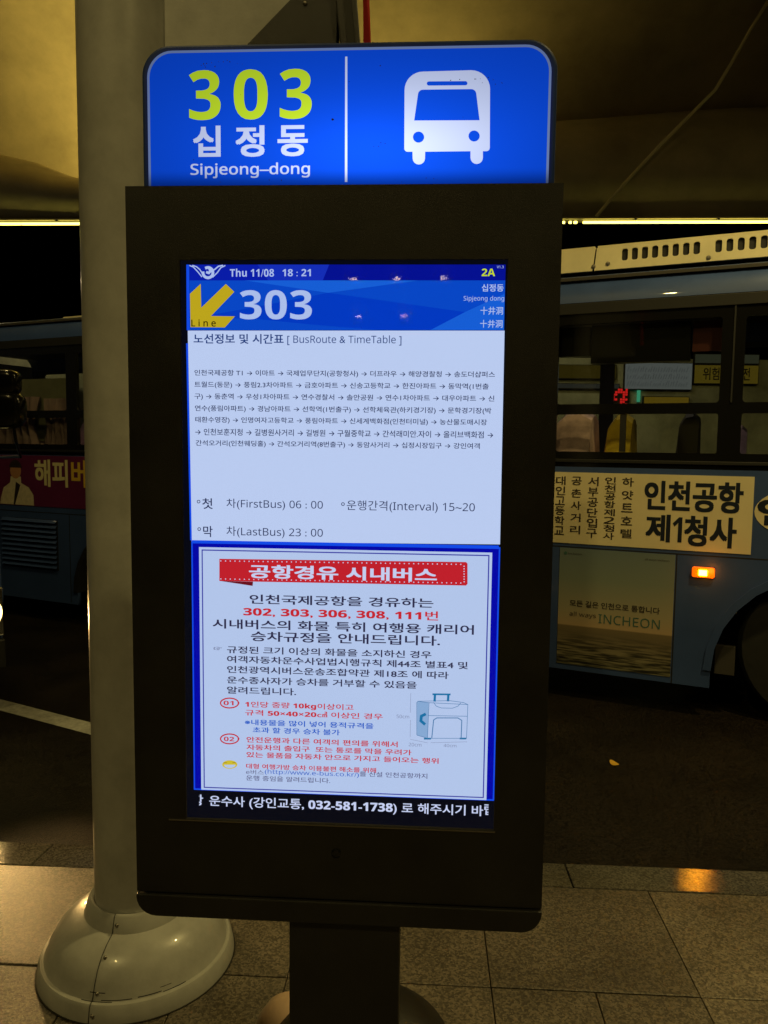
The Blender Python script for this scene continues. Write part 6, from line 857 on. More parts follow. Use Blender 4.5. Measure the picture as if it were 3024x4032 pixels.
lettering('lettering', 'INCHEON', 'm', grn, -0.206, bz(0.430), 0.184, bz(0.492), -0.0045, po)
lettering('lettering', 'incheon', 'm', MT['ink2'], -0.42, bz(0.880), -0.33, bz(0.893), -0.0045, po)
MB().prism([(-0.437 + .011 * math.cos(a), bz(.887) + .011 * math.sin(a)) for a in [i * PI / 5 for i in range(10)]], -.0045, -.003).build('round_mark', grn, po)
lettering('lettering', 'all ways incheon', 'm', MT['ink2'], 0.075, bz(0.872), 0.225, bz(0.888), -0.0045, po)
# marker lamp
ml = MB().prism(rrect(0.362, bz(0.792), 0.496, bz(0.858), 0.012, 3), -0.022, 0.0).build('marker_lamp', MT['amberlens'], bus, bevel=0.004)
MB().box(0.404, -0.026, bz(0.806), 0.450, -0.0225, bz(0.840)).build('bulb', MT['amber'], ml)
# magenta advertisement at the rear
ad = MB().box(-7.6, -0.003, bz(0.985), -3.9, 0.0, bz(1.465)).build('advert_panel', MT['magenta'], bus)
lettering('lettering', '해피', 'B', MT['adcream'], -5.445, bz(1.175), -5.017, bz(1.43), -0.0045, ad)
lettering('lettering', '버스', 'B', MT['adyellow'], -4.975, bz(1.18), -4.55, bz(1.43), -0.0045, ad)
flat('printed_coat', [(-5.927, bz(.99)), (-5.465, bz(.99)), (-5.47, bz(1.09)), (-5.53, bz(1.16)), (-5.63, bz(1.20)), (-5.63, bz(1.26)), (-5.77, bz(1.26)), (-5.78, bz(1.20)), (-5.87, bz(1.15)), (-5.91, bz(1.06))], -0.0040, MT['coatprint'], ad)
flat('printed_head', [(-5.70 + .075 * math.cos(a), bz(1.315) + .075 * math.sin(a)) for a in [i * PI / 8 for i in range(16)]], -0.0045, MT['skin'], ad)
flat('printed_hair', [(-5.70 + .085 * math.cos(a), bz(1.345) + .075 * math.sin(a)) for a in [i * PI / 8 for i in range(9)]], -0.0050, MT['darkprint'], ad)
flat('printed_shirt', [(-5.70, bz(1.21)), (-5.74, bz(.99)), (-5.72, bz(.99)), (-5.64, bz(1.18))], -0.0046, MT['darkprint'], ad)
# engine grille
gr = MB().box(-5.91, -0.002, bz(0.385), -5.165, 0.01, bz(0.865)).build('engine_grille', MT['blackmatt'], bus)
sm_ = MB().add([(0, -0.003, 0), (0.73, -0.003, 0), (0.73, -0.022, -0.028), (0, -0.022, -0.028), (0, -0.003, -0.034), (0.73, -0.003, -0.034)], [(0, 1, 2, 3), (3, 2, 5, 4)]).mesh('louvre_slat', MT['busblue'])
for k in range(10): link('louvre_slat', sm_, gr, (-5.905, 0, bz(0.862 - k * 0.0475)))

# ------------------------------------------------------------------ second bus, its nose entering the frame on the left
b2 = empty('bus_front', (-2.705, 4.41, -0.12), math.radians(-45), label='nose of another bus cut by the left picture edge with its headlight on', cat='bus')
# local x = forward, local y = to the left of its travel (image right is +y)
body = [(-5, 0.30), (-0.30, 0.30), (-0.02, 0.34), (0.03, 0.55), (0.02, 1.05), (-0.03, 1.25), (-0.22, 2.95), (-0.5, 3.08), (-5, 3.08)]
NW = 2.1
mb = MB(); n = len(body)
mb.add([(x, 0.47, z) for x, z in body] + [(x - .04, 0.47 - NW, z) for x, z in body], [tuple(range(n)), tuple(range(n, 2 * n))[::-1]] + [(i, i + n, (i + 1) % n + n, (i + 1) % n) for i in range(n)])
mb.build('body', MT['busblue'], b2, bevel=0.03)
MB().add([(-0.015, 0.38, 1.30), (-0.035, -1.55, 1.30), (-0.205, -1.55, 2.75), (-0.185, 0.38, 2.75)], [(0, 1, 2, 3)]).build('windscreen', MT['blackgloss'], b2, loc=(0.02, 0, 0))
hl = MB().box(0.015, 0.12, 0.52, 0.055, 0.462, 0.82).build('headlight', MT['chrome'], b2, bevel=0.01)
MB().lathe([(0, 0.012), (0.08, 0.008), (0.10, 0.0)], n=20, axis='y').build('bulb', MT['headlamp'], hl, loc=(0.058, 0.35, 0.67), rot=(0, 0, -PI / 2))
MB().box(0.02, -1.6, 0.32, 0.07, 0.46, 0.5).build('bumper', MT['blackmatt'], b2, bevel=0.01)
for x in (-1.9,):
    MB().lathe([(0.0, -.1), (0.27, -0.13), (0.46, -0.12), (0.485, -0.08), (0.485, 0.12), (0.0, 0.14)], n=30, axis='y').build('wheel', MT['rubber'], b2, smooth=True, loc=(x, 0.42, 0.487))
# mirror: hanging double head with an arm
def ellip(cx, cy, cz_, rx, ry, rz, p=3.0, nu=20, nv=12):
    vs_ = []; f = lambda c: math.copysign(abs(c) ** (2 / p), c)
    for j in range(nv + 1):
        b = -PI / 2 + PI * j / nv
        for i in range(nu):
            a = 2 * PI * i / nu; vs_.append((cx + rx * f(math.cos(b)) * f(math.cos(a)), cy + ry * f(math.cos(b)) * f(math.sin(a)), cz_ + rz * f(math.sin(b))))
    return vs_, [(j * nu + i, j * nu + (i + 1) % nu, (j + 1) * nu + (i + 1) % nu, (j + 1) * nu + i) for j in range(nv) for i in range(nu)]

def b2l(x, y, z):
    a = math.radians(45); dx, dy = x + 2.705, y - 4.41
    return (dx * math.cos(a) - dy * math.sin(a), dx * math.sin(a) + dy * math.cos(a), z + 0.12)
def blob(name, x, y, z, rx, ry, rz):
    v, f = ellip(0, 0, 0, rx, ry, rz, 3.6); return MB().add(v, f).build(name, MT['mirrorback'], b2, smooth=True, loc=b2l(x, y, z), rot=(0, 0, math.radians(45)))
blob('mirror_housing', -1.845, 3.75, 1.878, 0.088, 0.05, 0.062)
blob('mirror_housing', -1.865, 3.75, 1.748, 0.128, 0.06, 0.092)
MB().tube([b2l(-1.80, 3.76, 1.68), b2l(-1.795, 3.77, 1.60), b2l(-1.86, 3.95, 1.52), b2l(-2.3, 4.6, 1.5)], 0.008, 8).build('mirror_stay', MT['mirrorback'], b2, smooth=True)
MB().tube([b2l(-1.88, 3.76, 1.92), b2l(-1.95, 3.8, 2.1), b2l(-2.15, 4.2, 2.5), b2l(-2.5, 4.62, 2.6)], 0.016, 8).build('mirror_arm', MT['mirrorback'], b2, smooth=True)

# ------------------------------------------------------------------ steel pole with flared base, cabinet and bracket
PX, PY = -0.752, 2.285
pole = empty('canopy_pole', (PX, PY, 0), 0, label='thick cream steel pole standing behind the information kiosk', cat='pole')
MB().lathe([(0.0, 0.0), (0.125, 0.0), (0.125, 9.45), (0.0, 9.45)], n=64).build('shaft', MT['polepaint'], pole, smooth=True)
basep = [(r_ * (0.975 if r_ < 0.18 else 0.935), z_) for r_, z_ in [(0.130, 0.150), (0.131, 0.218), (0.139, 0.222), (0.146, 0.215), (0.158, 0.180), (0.160, 0.173), (0.168, 0.170), (0.200, 0.162), (0.232, 0.144), (0.258, 0.118), (0.276, 0.086), (0.286, 0.060), (0.290, 0.053), (0.300, 0.050), (0.306, 0.042), (0.313, 0.012), (0.314, 0.0)]]
cover = MB().lathe(basep, n=96).build('base_cover', MT['polepaint'], pole, smooth=True)
ang = math.radians(-99)
sp2 = [(r + 0.0012, z + 0.0012) for r, z in basep[1:]]
seam = MB(); wv_ = 0.0010
seam.add([((r) * math.cos(ang) + s_ * wv_ * math.sin(ang), r * math.sin(ang) - s_ * wv_ * math.cos(ang), z) for r, z in sp2 for s_ in (-1, 1)], [(2 * i, 2 * i + 1, 2 * i + 3, 2 * i + 2) for i in range(len(sp2) - 1)])
seam.build('cover_seam', MT['blackmatt'], cover)
for r, z in ((0.150, 0.197), (0.2175, 0.1445), (0.264, 0.070), (0.2925, 0.026)):
    a = ang + 0.07 * 0.15 / r
    MB().add(*ellip(r * math.cos(a), r * math.sin(a), z, 0.0055, 0.0055, 0.0055, 2.0, 10, 6)).build('rivet', MT['screw'], cover, smooth=True)
sc_ = MB(); r6 = random.Random(11)
for k in range(6):
    a0 = r6.uniform(-1.9, -0.5); L_ = r6.uniform(0.02, 0.10); kk = r6.choice([10, 11, 12]); (ra, za), (rb_, zb) = basep[kk], basep[kk + 1]; f0 = r6.uniform(.1, .9)
    rr_ = ra + (rb_ - ra) * f0 + .0008; zz_ = za + (zb - za) * f0 + .0008; hh = r6.uniform(.0006, .0014)
    for i in range(6):
        a, b = a0 + L_ * i / 6 / rr_, a0 + L_ * (i + 1) / 6 / rr_
        sc_.add([(rr_ * math.cos(t), rr_ * math.sin(t), zz_ + dz) for t, dz in ((a, -hh), (b, -hh), (b, hh), (a, hh))], [(0, 1, 2, 3)])
tag(sc_.build('scuff_marks', MT['rubber'], cover), kind='stuff')
MB().lathe([(0.297, 0.0), (0.297, 0.003), (0.286, 0.003)], n=64).build('sealant', MT['bedding'], pole, smooth=True)
cabn = empty('service_cabinet', (-0.62, 2.26, 2.55), 0, label='cream box cabinet fixed to the pole above the blue sign', cat='cabinet')
MB().box(-0.043, 0.0, 0.0, 0.475, 0.10, 1.2).build('shell', MT['polepaint'], cabn, bevel=0.004)
MB().box(-0.0465, -0.002, 0.0, -0.0435, 0.10, 1.2).build('door_gap', MT['blackmatt'], cabn)
MB().prism([(0.205, 0.13), (0.475, 0.40), (0.475, 0.13)], -0.02, -0.006).build('dark_triangle_plate', MT['kioskpaint'], cabn, bevel=0.002)  # dark triangular plate in front of the cabinet face
MB().prism([(0.49, 0.1), (0.545, 0.1), (0.50, 0.6), (0.432, 0.6)], -0.045, 0.12).build('bracket_arm', MT['kioskpaint'], cabn, bevel=0.004)
MB().prism([(0.51, 0.1), (0.530, 0.1), (0.480, 0.6), (0.462, 0.6)], -0.049, -0.0455).build('bracket_rib', MT['blackmatt'], cabn)
MB().add(*ellip(0.386, -0.022, 0.26, 0.006, 0.004, 0.006, 2, 10, 6)).build('bolt', MT['screw'], cabn, smooth=True)
MB().box(-0.072, -0.02, 0.215, -0.058, 0.02, 0.25).build('hinge', MT['screw'], cabn, bevel=0.003)
MB().prism([(0.548, 0.1), (0.572, 0.1), (0.548, 0.6), (0.540, 0.6)], 0.02, 0.05).build('red_flag_edge', MT['red'], cabn)

# ------------------------------------------------------------------ bus information kiosk
KY = -0.05584597
kio = empty('information_kiosk', (-0.061 * math.cos(KY), 1.3 - 0.061 * math.sin(KY), 0), KY, label='tall dark bus information kiosk with lit timetable screen and blue 303 header sign', cat='kiosk')
O = 0.061
KL, KR, KT, KS, KB = -0.4357 + O, 0.2832 + O, 2.0225, 0.7985, 0.7580
wl_, wr_, wb_, wt_ = -0.3452 + O, 0.1972 + O, 0.9360, 1.9035
fp = plate('front_frame', [(KL, KS), (KR, KS), (KR, KT), (KL, KT)], [[(wl_, wb_), (wr_, wb_), (wr_, wt_), (wl_, wt_)]], -0.004, 0.02, MT['kioskpaint'], kio)
MB().box(KL, 0.0202, KS, KR, 0.115, KT).build('cabinet', MT['kioskpaint'], kio, bevel=0.003)
MB().prism(rrect(KL, KB - .002, KR, KS - 0.003, 0.036, 6, (1, 1, 0, 0)), -0.010, 0.115).build('bottom_cap', MT['kioskpaint'], kio, bevel=0.002)
MB().box(KL + 0.06, -0.0052, wb_ - 0.003, wr_ + .002, -0.0042, wb_ - 0.0008).build('window_trim', MT['screw'], kio)
sn = MB().lathe([(0.0, -0.006), (0.006, -0.0065), (0.009, -0.0042)], n=20, axis='y').build('light_sensor', MT['blackgloss'], kio, smooth=True, loc=(-0.016, 0, 0.884))
MB().box(-0.100, -0.001, 0.0, 0.0975, 0.06, KB + 0.01).build('column', MT['kioskpaint'], kio, bevel=0.003)
MB().lathe([(0.0, 0.430), (0.06, 0.427), (0.105, 0.412), (0.15, 0.390), (0.19, 0.357), (0.215, 0.315), (0.225, 0.26), (0.225, 0.012), (0.235, 0.0)], cx=0.008, cy=0.215, n=64).build('pedestal_cover', MT['kioskpaint'], kio, smooth=True)
bo = MB().lathe([(0.0, 0.0), (0.085, 0.0), (0.088, 0.26), (0.083, 0.305), (0.070, 0.345), (0.050, 0.375), (0.026, 0.393), (0.0, 0.398)], n=40).build('stand_in_post', mat('post_bright_peach', (0.95, 0.66, 0.46), 0.35, noise=0.04, nscale=12), None, smooth=True, loc=(-0.195, 1.585, 0)); tag(bo, 'low peach stand-in post, added for an unidentified bright shape, half hidden behind the kiosk column', 'added post')  # post added for an unidentified lit shape, its brightness put into the colour
# screen
PAL = dict(hdr=(10, 30, 175), hdr2=(22, 48, 190), hdr3=(6, 18, 150), ban=(10, 74, 205), ban2=(24, 98, 222), ban3=(4, 60, 200), stripe=(20, 78, 240), white=(194, 212, 250), white2=(186, 206, 244),
           yel=(196, 172, 30), yel2=(215, 195, 50), yel3=(205, 225, 30), navy=(4, 8, 172), navy2=(60, 62, 170), red=(200, 34, 46), darkred=(110, 16, 30), redt=(205, 40, 52), bluet=(24, 92, 205),
           wt=(178, 198, 245), wt2=(205, 215, 250), black=(30, 22, 4), ink1=(32, 62, 128), ink3=(40, 50, 92), ink4=(48, 46, 78), ink5=(92, 92, 135), grey=(130, 140, 175), case=(78, 128, 178), case2=(28, 118, 172), casefill=(140, 176, 220), brown=(150, 120, 30))
EM = {}
def E_(k):
    if k not in EM: EM[k] = emit('screen_' + k, PAL[k], 1.0)
    return EM[k]
SCREEN_POLYS=[('hdr', 1, [(-0.2695, 1.8969), (0.2554, 1.8961), (0.2553, 1.8708), (-0.2697, 1.871)]),
 ('hdr2', 2, [(-0.1545, 1.8967), (0.07, 1.8964), (-0.0434, 1.8709), (-0.1366, 1.871)]),
 ('hdr3', 3, [(-0.0346, 1.8965), (0.2554, 1.8961), (0.2553, 1.8708), (-0.0452, 1.8709)]),
 ('ban', 1, [(-0.2697, 1.871), (0.2553, 1.8708), (0.2552, 1.7905), (-0.2706, 1.7889)]),
 ('ban2', 2, [(-0.1762, 1.871), (0.1126, 1.8708), (-0.0361, 1.8508)]),
 ('ban3', 2, [(-0.0361, 1.8508), (0.1908, 1.8198), (0.135, 1.7908), (-0.2706, 1.7896), (-0.2704, 1.8084), (-0.1655, 1.8262)]),
 ('ban2', 2, [(0.1908, 1.8198), (0.2545, 1.8492), (0.2552, 1.7912), (0.135, 1.7908)]),
 ('ban', 3, [(-0.2704, 1.8084), (-0.1656, 1.8086), (-0.0574, 1.7983), (0.0499, 1.7902), (-0.2706, 1.7893)]),
 ('stripe', 2, [(-0.2749, 1.8969), (-0.2698, 1.8969), (-0.2706, 1.7889), (-0.2754, 1.7889)]),
 ('stripe', 2, [(-0.2767, 1.7672), (-0.2732, 1.7672), (-0.2703, 1.4327), (-0.2732, 1.4326)]),
 ('white', 1, [(-0.2737, 1.7884), (0.2562, 1.79), (0.2573, 1.4354), (-0.271, 1.4309)]),
 ('stripe', 2, [(-0.2706, 1.433), (0.2554, 1.4336), (0.2555, 1.4303), (-0.2707, 1.427)]),
 ('yel', 4, [(-0.2691, 1.8489), (-0.2506, 1.8654), (-0.25, 1.8262), (-0.208, 1.8651), (-0.1938, 1.8522), (-0.2336, 1.8125), (-0.193, 1.812), (-0.2102, 1.7936), (-0.2687, 1.7939)]),
 ('stripe', 1, [(-0.2714, 1.4306999999999999), (0.258, 1.4306999999999999), (0.258, 0.987), (-0.2714, 0.987)]),
 ('navy', 2, [(-0.2689, 1.4277), (0.2555, 1.4277), (0.2555, 0.99), (-0.2689, 0.99)]),
 ('white2', 3, [(-0.2578, 1.4213), (0.2446, 1.4213), (0.2446, 0.9882), (-0.2578, 0.9882)]),
 ('navy2', 4, [(-0.25329999999999997, 1.4173), (0.2401, 1.4173), (0.2401, 0.9916999999999999), (-0.25329999999999997, 0.9916999999999999)]),
 ('white2', 5, [(-0.2512, 1.4153), (0.23800000000000002, 1.4153), (0.23800000000000002, 0.9938), (-0.2512, 0.9938)]),
 ('red', 6, [(-0.2221, 1.4017), (0.2008, 1.4045), (0.2034, 1.402), (0.2042, 1.3673), (0.2016, 1.3643), (-0.2224, 1.3631)]),
 ('darkred', 6, [(-0.2207, 1.3631), (-0.1636, 1.363), (-0.1643, 1.3557)]),
 ('casefill', 6, [(0.122, 1.1598), (0.1416, 1.1585), (0.1404, 1.0962), (0.1228, 1.1008)]),
 ('red', 6, [(-0.1916, 1.1516), (-0.1878, 1.148), (-0.1916, 1.1442)]),
 ('red', 6, [(-0.1919, 1.0871), (-0.1881, 1.0835), (-0.1919, 1.0796)]),
 ('yel2', 6, [(-0.1926, 1.0367), (-0.1929, 1.035), (-0.194, 1.0333), (-0.1956, 1.0318), (-0.1977, 1.0305), (-0.2003, 1.0295), (-0.2032, 1.0288), (-0.2062, 1.0285), (-0.2092, 1.0286), (-0.212, 1.0291), (-0.2146, 1.0299), (-0.2167, 1.0311), (-0.2183, 1.0325), (-0.2193, 1.0341), (-0.2197, 1.0358), (-0.2193, 1.0375), (-0.2183, 1.0392), (-0.2167, 1.0407), (-0.2145, 1.042), (-0.212, 1.043), (-0.2091, 1.0437), (-0.2061, 1.044), (-0.2031, 1.0439), (-0.2002, 1.0434), (-0.1977, 1.0426), (-0.1955, 1.0414), (-0.1939, 1.04), (-0.1929, 1.0384)]),
 ('white2', 7, [(-0.1958, 1.0364), (-0.1961, 1.035), (-0.1968, 1.0337), (-0.1981, 1.0325), (-0.1997, 1.0315), (-0.2017, 1.0307), (-0.2039, 1.0302), (-0.2062, 1.0299), (-0.2085, 1.03), (-0.2106, 1.0304), (-0.2126, 1.031), (-0.2142, 1.0319), (-0.2154, 1.033), (-0.2162, 1.0343), (-0.2165, 1.0357)])]
SCREEN_STROKES=[('case', 0.0009, 7, [(0.1222, 1.1015), (0.1213, 1.1585), (0.1234, 1.1608), (0.1777, 1.1635), (0.2014, 1.1609), (0.209, 1.1576), (0.208, 1.0978), (0.141, 1.0956), (0.1222, 1.1007)]),
 ('case', 0.0009, 7, [(0.1234, 1.1605), (0.1424, 1.1588), (0.209, 1.1576)]),
 ('case', 0.0009, 7, [(0.1424, 1.1588), (0.1407, 1.0956)]),
 ('case', 0.0009, 7, [(0.1411, 1.136), (0.2081, 1.1369)]),
 ('case', 0.0009, 7, [(0.1502, 1.1594), (0.1551, 1.153), (0.1638, 1.1501), (0.1827, 1.1503), (0.1921, 1.1542), (0.1967, 1.16)]),
 ('case', 0.0016, 7, [(0.1481, 1.0958), (0.1508, 1.1285), (0.1562, 1.1323), (0.1925, 1.1334), (0.1992, 1.1293), (0.1987, 1.0975)]),
 ('case2', 0.004, 7, [(0.1519, 1.1623), (0.1524, 1.1737)]),
 ('case2', 0.004, 7, [(0.1749, 1.1634), (0.1753, 1.1739)]),
 ('case2', 0.003, 7, [(0.1489, 1.1739), (0.1782, 1.1745)]),
 ('case2', 0.005, 7, [(0.1359, 1.1381), (0.1296, 1.1347), (0.1288, 1.1262), (0.1352, 1.1209)]),
 ('case2', 0.003, 7, [(0.1355, 1.0947), (0.1458, 1.0951)]),
 ('case2', 0.003, 7, [(0.1971, 1.0971), (0.2066, 1.0974)]),
 ('grey', 0.0006, 7, [(0.1107, 1.1744), (0.1105, 1.1403)]),
 ('grey', 0.0006, 7, [(0.1107, 1.1272), (0.1108, 1.097)]),
 ('grey', 0.0006, 7, [(0.1109, 1.0929), (0.1411, 1.0874)]),
 ('grey', 0.0006, 7, [(0.1467, 1.0879), (0.2091, 1.0916)]),
 ('red', 0.0022, 7, [(-0.1899, 1.148), (-0.1903, 1.146), (-0.1915, 1.1441), (-0.1934, 1.1424), (-0.1959, 1.1409), (-0.1989, 1.1398), (-0.2023, 1.1391), (-0.2059, 1.1387), (-0.2094, 1.1388), (-0.2128, 1.1394), (-0.2158, 1.1403), (-0.2183, 1.1416), (-0.2202, 1.1432), (-0.2214, 1.1451), (-0.2218, 1.147), (-0.2213, 1.149), (-0.2201, 1.1509), (-0.2182, 1.1526), (-0.2157, 1.154), (-0.2127, 1.1552), (-0.2093, 1.1559), (-0.2057, 1.1563), (-0.2022, 1.1561), (-0.1988, 1.1556), (-0.1958, 1.1546), (-0.1933, 1.1533), (-0.1914, 1.1517), (-0.1903, 1.1499), (-0.1899, 1.148)]),
 ('red', 0.0022, 7, [(-0.1902, 1.0834), (-0.1906, 1.0814), (-0.1918, 1.0795), (-0.1937, 1.0778), (-0.1962, 1.0763), (-0.1993, 1.0752), (-0.2027, 1.0744), (-0.2062, 1.074), (-0.2098, 1.0741), (-0.2132, 1.0747), (-0.2162, 1.0756), (-0.2187, 1.077), (-0.2206, 1.0786), (-0.2218, 1.0804), (-0.2222, 1.0823), (-0.2218, 1.0843), (-0.2206, 1.0862), (-0.2187, 1.088), (-0.2161, 1.0895), (-0.2131, 1.0906), (-0.2097, 1.0914), (-0.2061, 1.0917), (-0.2026, 1.0916), (-0.1992, 1.0911), (-0.1962, 1.0901), (-0.1937, 1.0888), (-0.1918, 1.0872), (-0.1906, 1.0854), (-0.1902, 1.0834)]),
 ('brown', 0.0009, 8, [(-0.217, 1.0388), (-0.2141, 1.0401), (-0.2113, 1.0396)]),
 ('brown', 0.0009, 8, [(-0.2009, 1.0399), (-0.1981, 1.0406), (-0.1952, 1.0396)]),
 ('wt', 0.0045, 7, [(-0.2413, 1.891), (-0.2397, 1.8915), (-0.238, 1.8917), (-0.2364, 1.8916), (-0.2348, 1.8912), (-0.2333, 1.8904), (-0.232, 1.8894), (-0.2309, 1.8881), (-0.2301, 1.8866), (-0.2297, 1.885), (-0.2295, 1.8834), (-0.2297, 1.8817), (-0.2302, 1.8801), (-0.231, 1.8787), (-0.2321, 1.8774), (-0.2334, 1.8764), (-0.2349, 1.8756), (-0.2365, 1.8752), (-0.2382, 1.875), (-0.2398, 1.8753), (-0.2414, 1.8758), (-0.2428, 1.8766), (-0.2441, 1.8778), (-0.2451, 1.8791), (-0.2458, 1.8806), (-0.2461, 1.8822), (-0.2462, 1.8839)]),
 ('wt', 0.004, 7, [(-0.2354, 1.8899), (-0.2338, 1.886), (-0.2363, 1.8829), (-0.2398, 1.884)]),
 ('wt', 0.0018, 7, [(-0.2686, 1.8949), (-0.2627, 1.8927), (-0.2555, 1.8853), (-0.2484, 1.8767)]),
 ('wt', 0.0018, 7, [(-0.2638, 1.8952), (-0.2571, 1.893), (-0.2515, 1.8884), (-0.2475, 1.8822)]),
 ('wt', 0.0018, 7, [(-0.2089, 1.8948), (-0.2161, 1.8914), (-0.2218, 1.8837), (-0.2299, 1.876)]),
 ('wt', 0.0022, 7, [(-0.2129, 1.8951), (-0.2201, 1.8937), (-0.2258, 1.8891), (-0.233, 1.8845)]),
 ('ink3', 0.0012, 7, [(-0.2549, 1.4999), (-0.2554, 1.4985), (-0.2566, 1.4976), (-0.2582, 1.4975), (-0.2594, 1.4984), (-0.2599, 1.4999), (-0.2594, 1.5013), (-0.2581, 1.5023), (-0.2566, 1.5023), (-0.2553, 1.5014), (-0.2549, 1.4999)]),
 ('ink3', 0.0012, 7, [(-0.0064, 1.4996), (-0.0069, 1.4981), (-0.0081, 1.4972), (-0.0096, 1.4972), (-0.0109, 1.4981), (-0.0114, 1.4995), (-0.0109, 1.501), (-0.0097, 1.5019), (-0.0082, 1.5019), (-0.0069, 1.501), (-0.0064, 1.4996)]),
 ('ink3', 0.0012, 7, [(-0.2542, 1.4526), (-0.2547, 1.4512), (-0.256, 1.4502), (-0.2576, 1.4502), (-0.2588, 1.4511), (-0.2593, 1.4525), (-0.2588, 1.454), (-0.2575, 1.455), (-0.256, 1.455), (-0.2547, 1.4541), (-0.2542, 1.4526)])]
SCREEN_DOTS=[(-0.2195, 1.3981), (-0.2197, 1.3668), (-0.2112, 1.3982), (-0.2114, 1.3668), (-0.203, 1.3982), (-0.2032, 1.3669), (-0.1948, 1.3983), (-0.195, 1.3669), (-0.1867, 1.3983), (-0.1868, 1.3669), (-0.1785, 1.3984), (-0.1786, 1.367), (-0.1703, 1.3984), (-0.1704, 1.367), (-0.1621, 1.3984), (-0.1622, 1.367), (-0.1539, 1.3985), (-0.154, 1.3671), (-0.1458, 1.3985), (-0.1458, 1.3671), (-0.1376, 1.3986), (-0.1377, 1.3671), (-0.1295, 1.3986), (-0.1295, 1.3672), (-0.1213, 1.3987), (-0.1213, 1.3672), (-0.1132, 1.3987), (-0.1132, 1.3672), (-0.105, 1.3988), (-0.105, 1.3673), (-0.0969, 1.3988), (-0.0969, 1.3673), (-0.0888, 1.3989), (-0.0887, 1.3673), (-0.0807, 1.3989), (-0.0806, 1.3674), (-0.0726, 1.399), (-0.0725, 1.3674), (-0.0644, 1.399), (-0.0644, 1.3674), (-0.0563, 1.399), (-0.0562, 1.3675), (-0.0483, 1.3991), (-0.0481, 1.3675), (-0.0402, 1.3991), (-0.04, 1.3675), (-0.0321, 1.3992), (-0.0319, 1.3676), (-0.024, 1.3992), (-0.0238, 1.3676), (-0.0159, 1.3993), (-0.0157, 1.3676), (-0.0079, 1.3993), (-0.0076, 1.3677), (0.0002, 1.3994), (0.0004, 1.3677), (0.0083, 1.3994), (0.0085, 1.3677), (0.0163, 1.3995), (0.0166, 1.3678), (0.0244, 1.3995), (0.0246, 1.3678), (0.0324, 1.3996), (0.0327, 1.3678), (0.0404, 1.3996), (0.0408, 1.3679), (0.0485, 1.3996), (0.0488, 1.3679), (0.0565, 1.3997), (0.0568, 1.3679), (0.0645, 1.3997), (0.0649, 1.3679), (0.0725, 1.3998), (0.0729, 1.368), (0.0805, 1.3998), (0.0809, 1.368), (0.0885, 1.3999), (0.089, 1.368), (0.0965, 1.3999), (0.097, 1.3681), (0.1045, 1.4), (0.105, 1.3681), (0.1125, 1.4), (0.113, 1.3681), (0.1205, 1.4001), (0.121, 1.3682), (0.1285, 1.4001), (0.129, 1.3682), (0.1364, 1.4001), (0.137, 1.3682), (0.1444, 1.4002), (0.1449, 1.3683), (0.1524, 1.4002), (0.1529, 1.3683), (0.1603, 1.4003), (0.1609, 1.3683), (0.1683, 1.4003), (0.1688, 1.3684), (0.1762, 1.4004), (0.1768, 1.3684), (0.1841, 1.4004), (0.1848, 1.3684), (0.1921, 1.4005), (0.1927, 1.3685), (0.1977, 1.3973), (0.1978, 1.3929), (0.1979, 1.3885), (0.198, 1.384), (0.1981, 1.3796), (0.1982, 1.3752), (0.1983, 1.3708)]
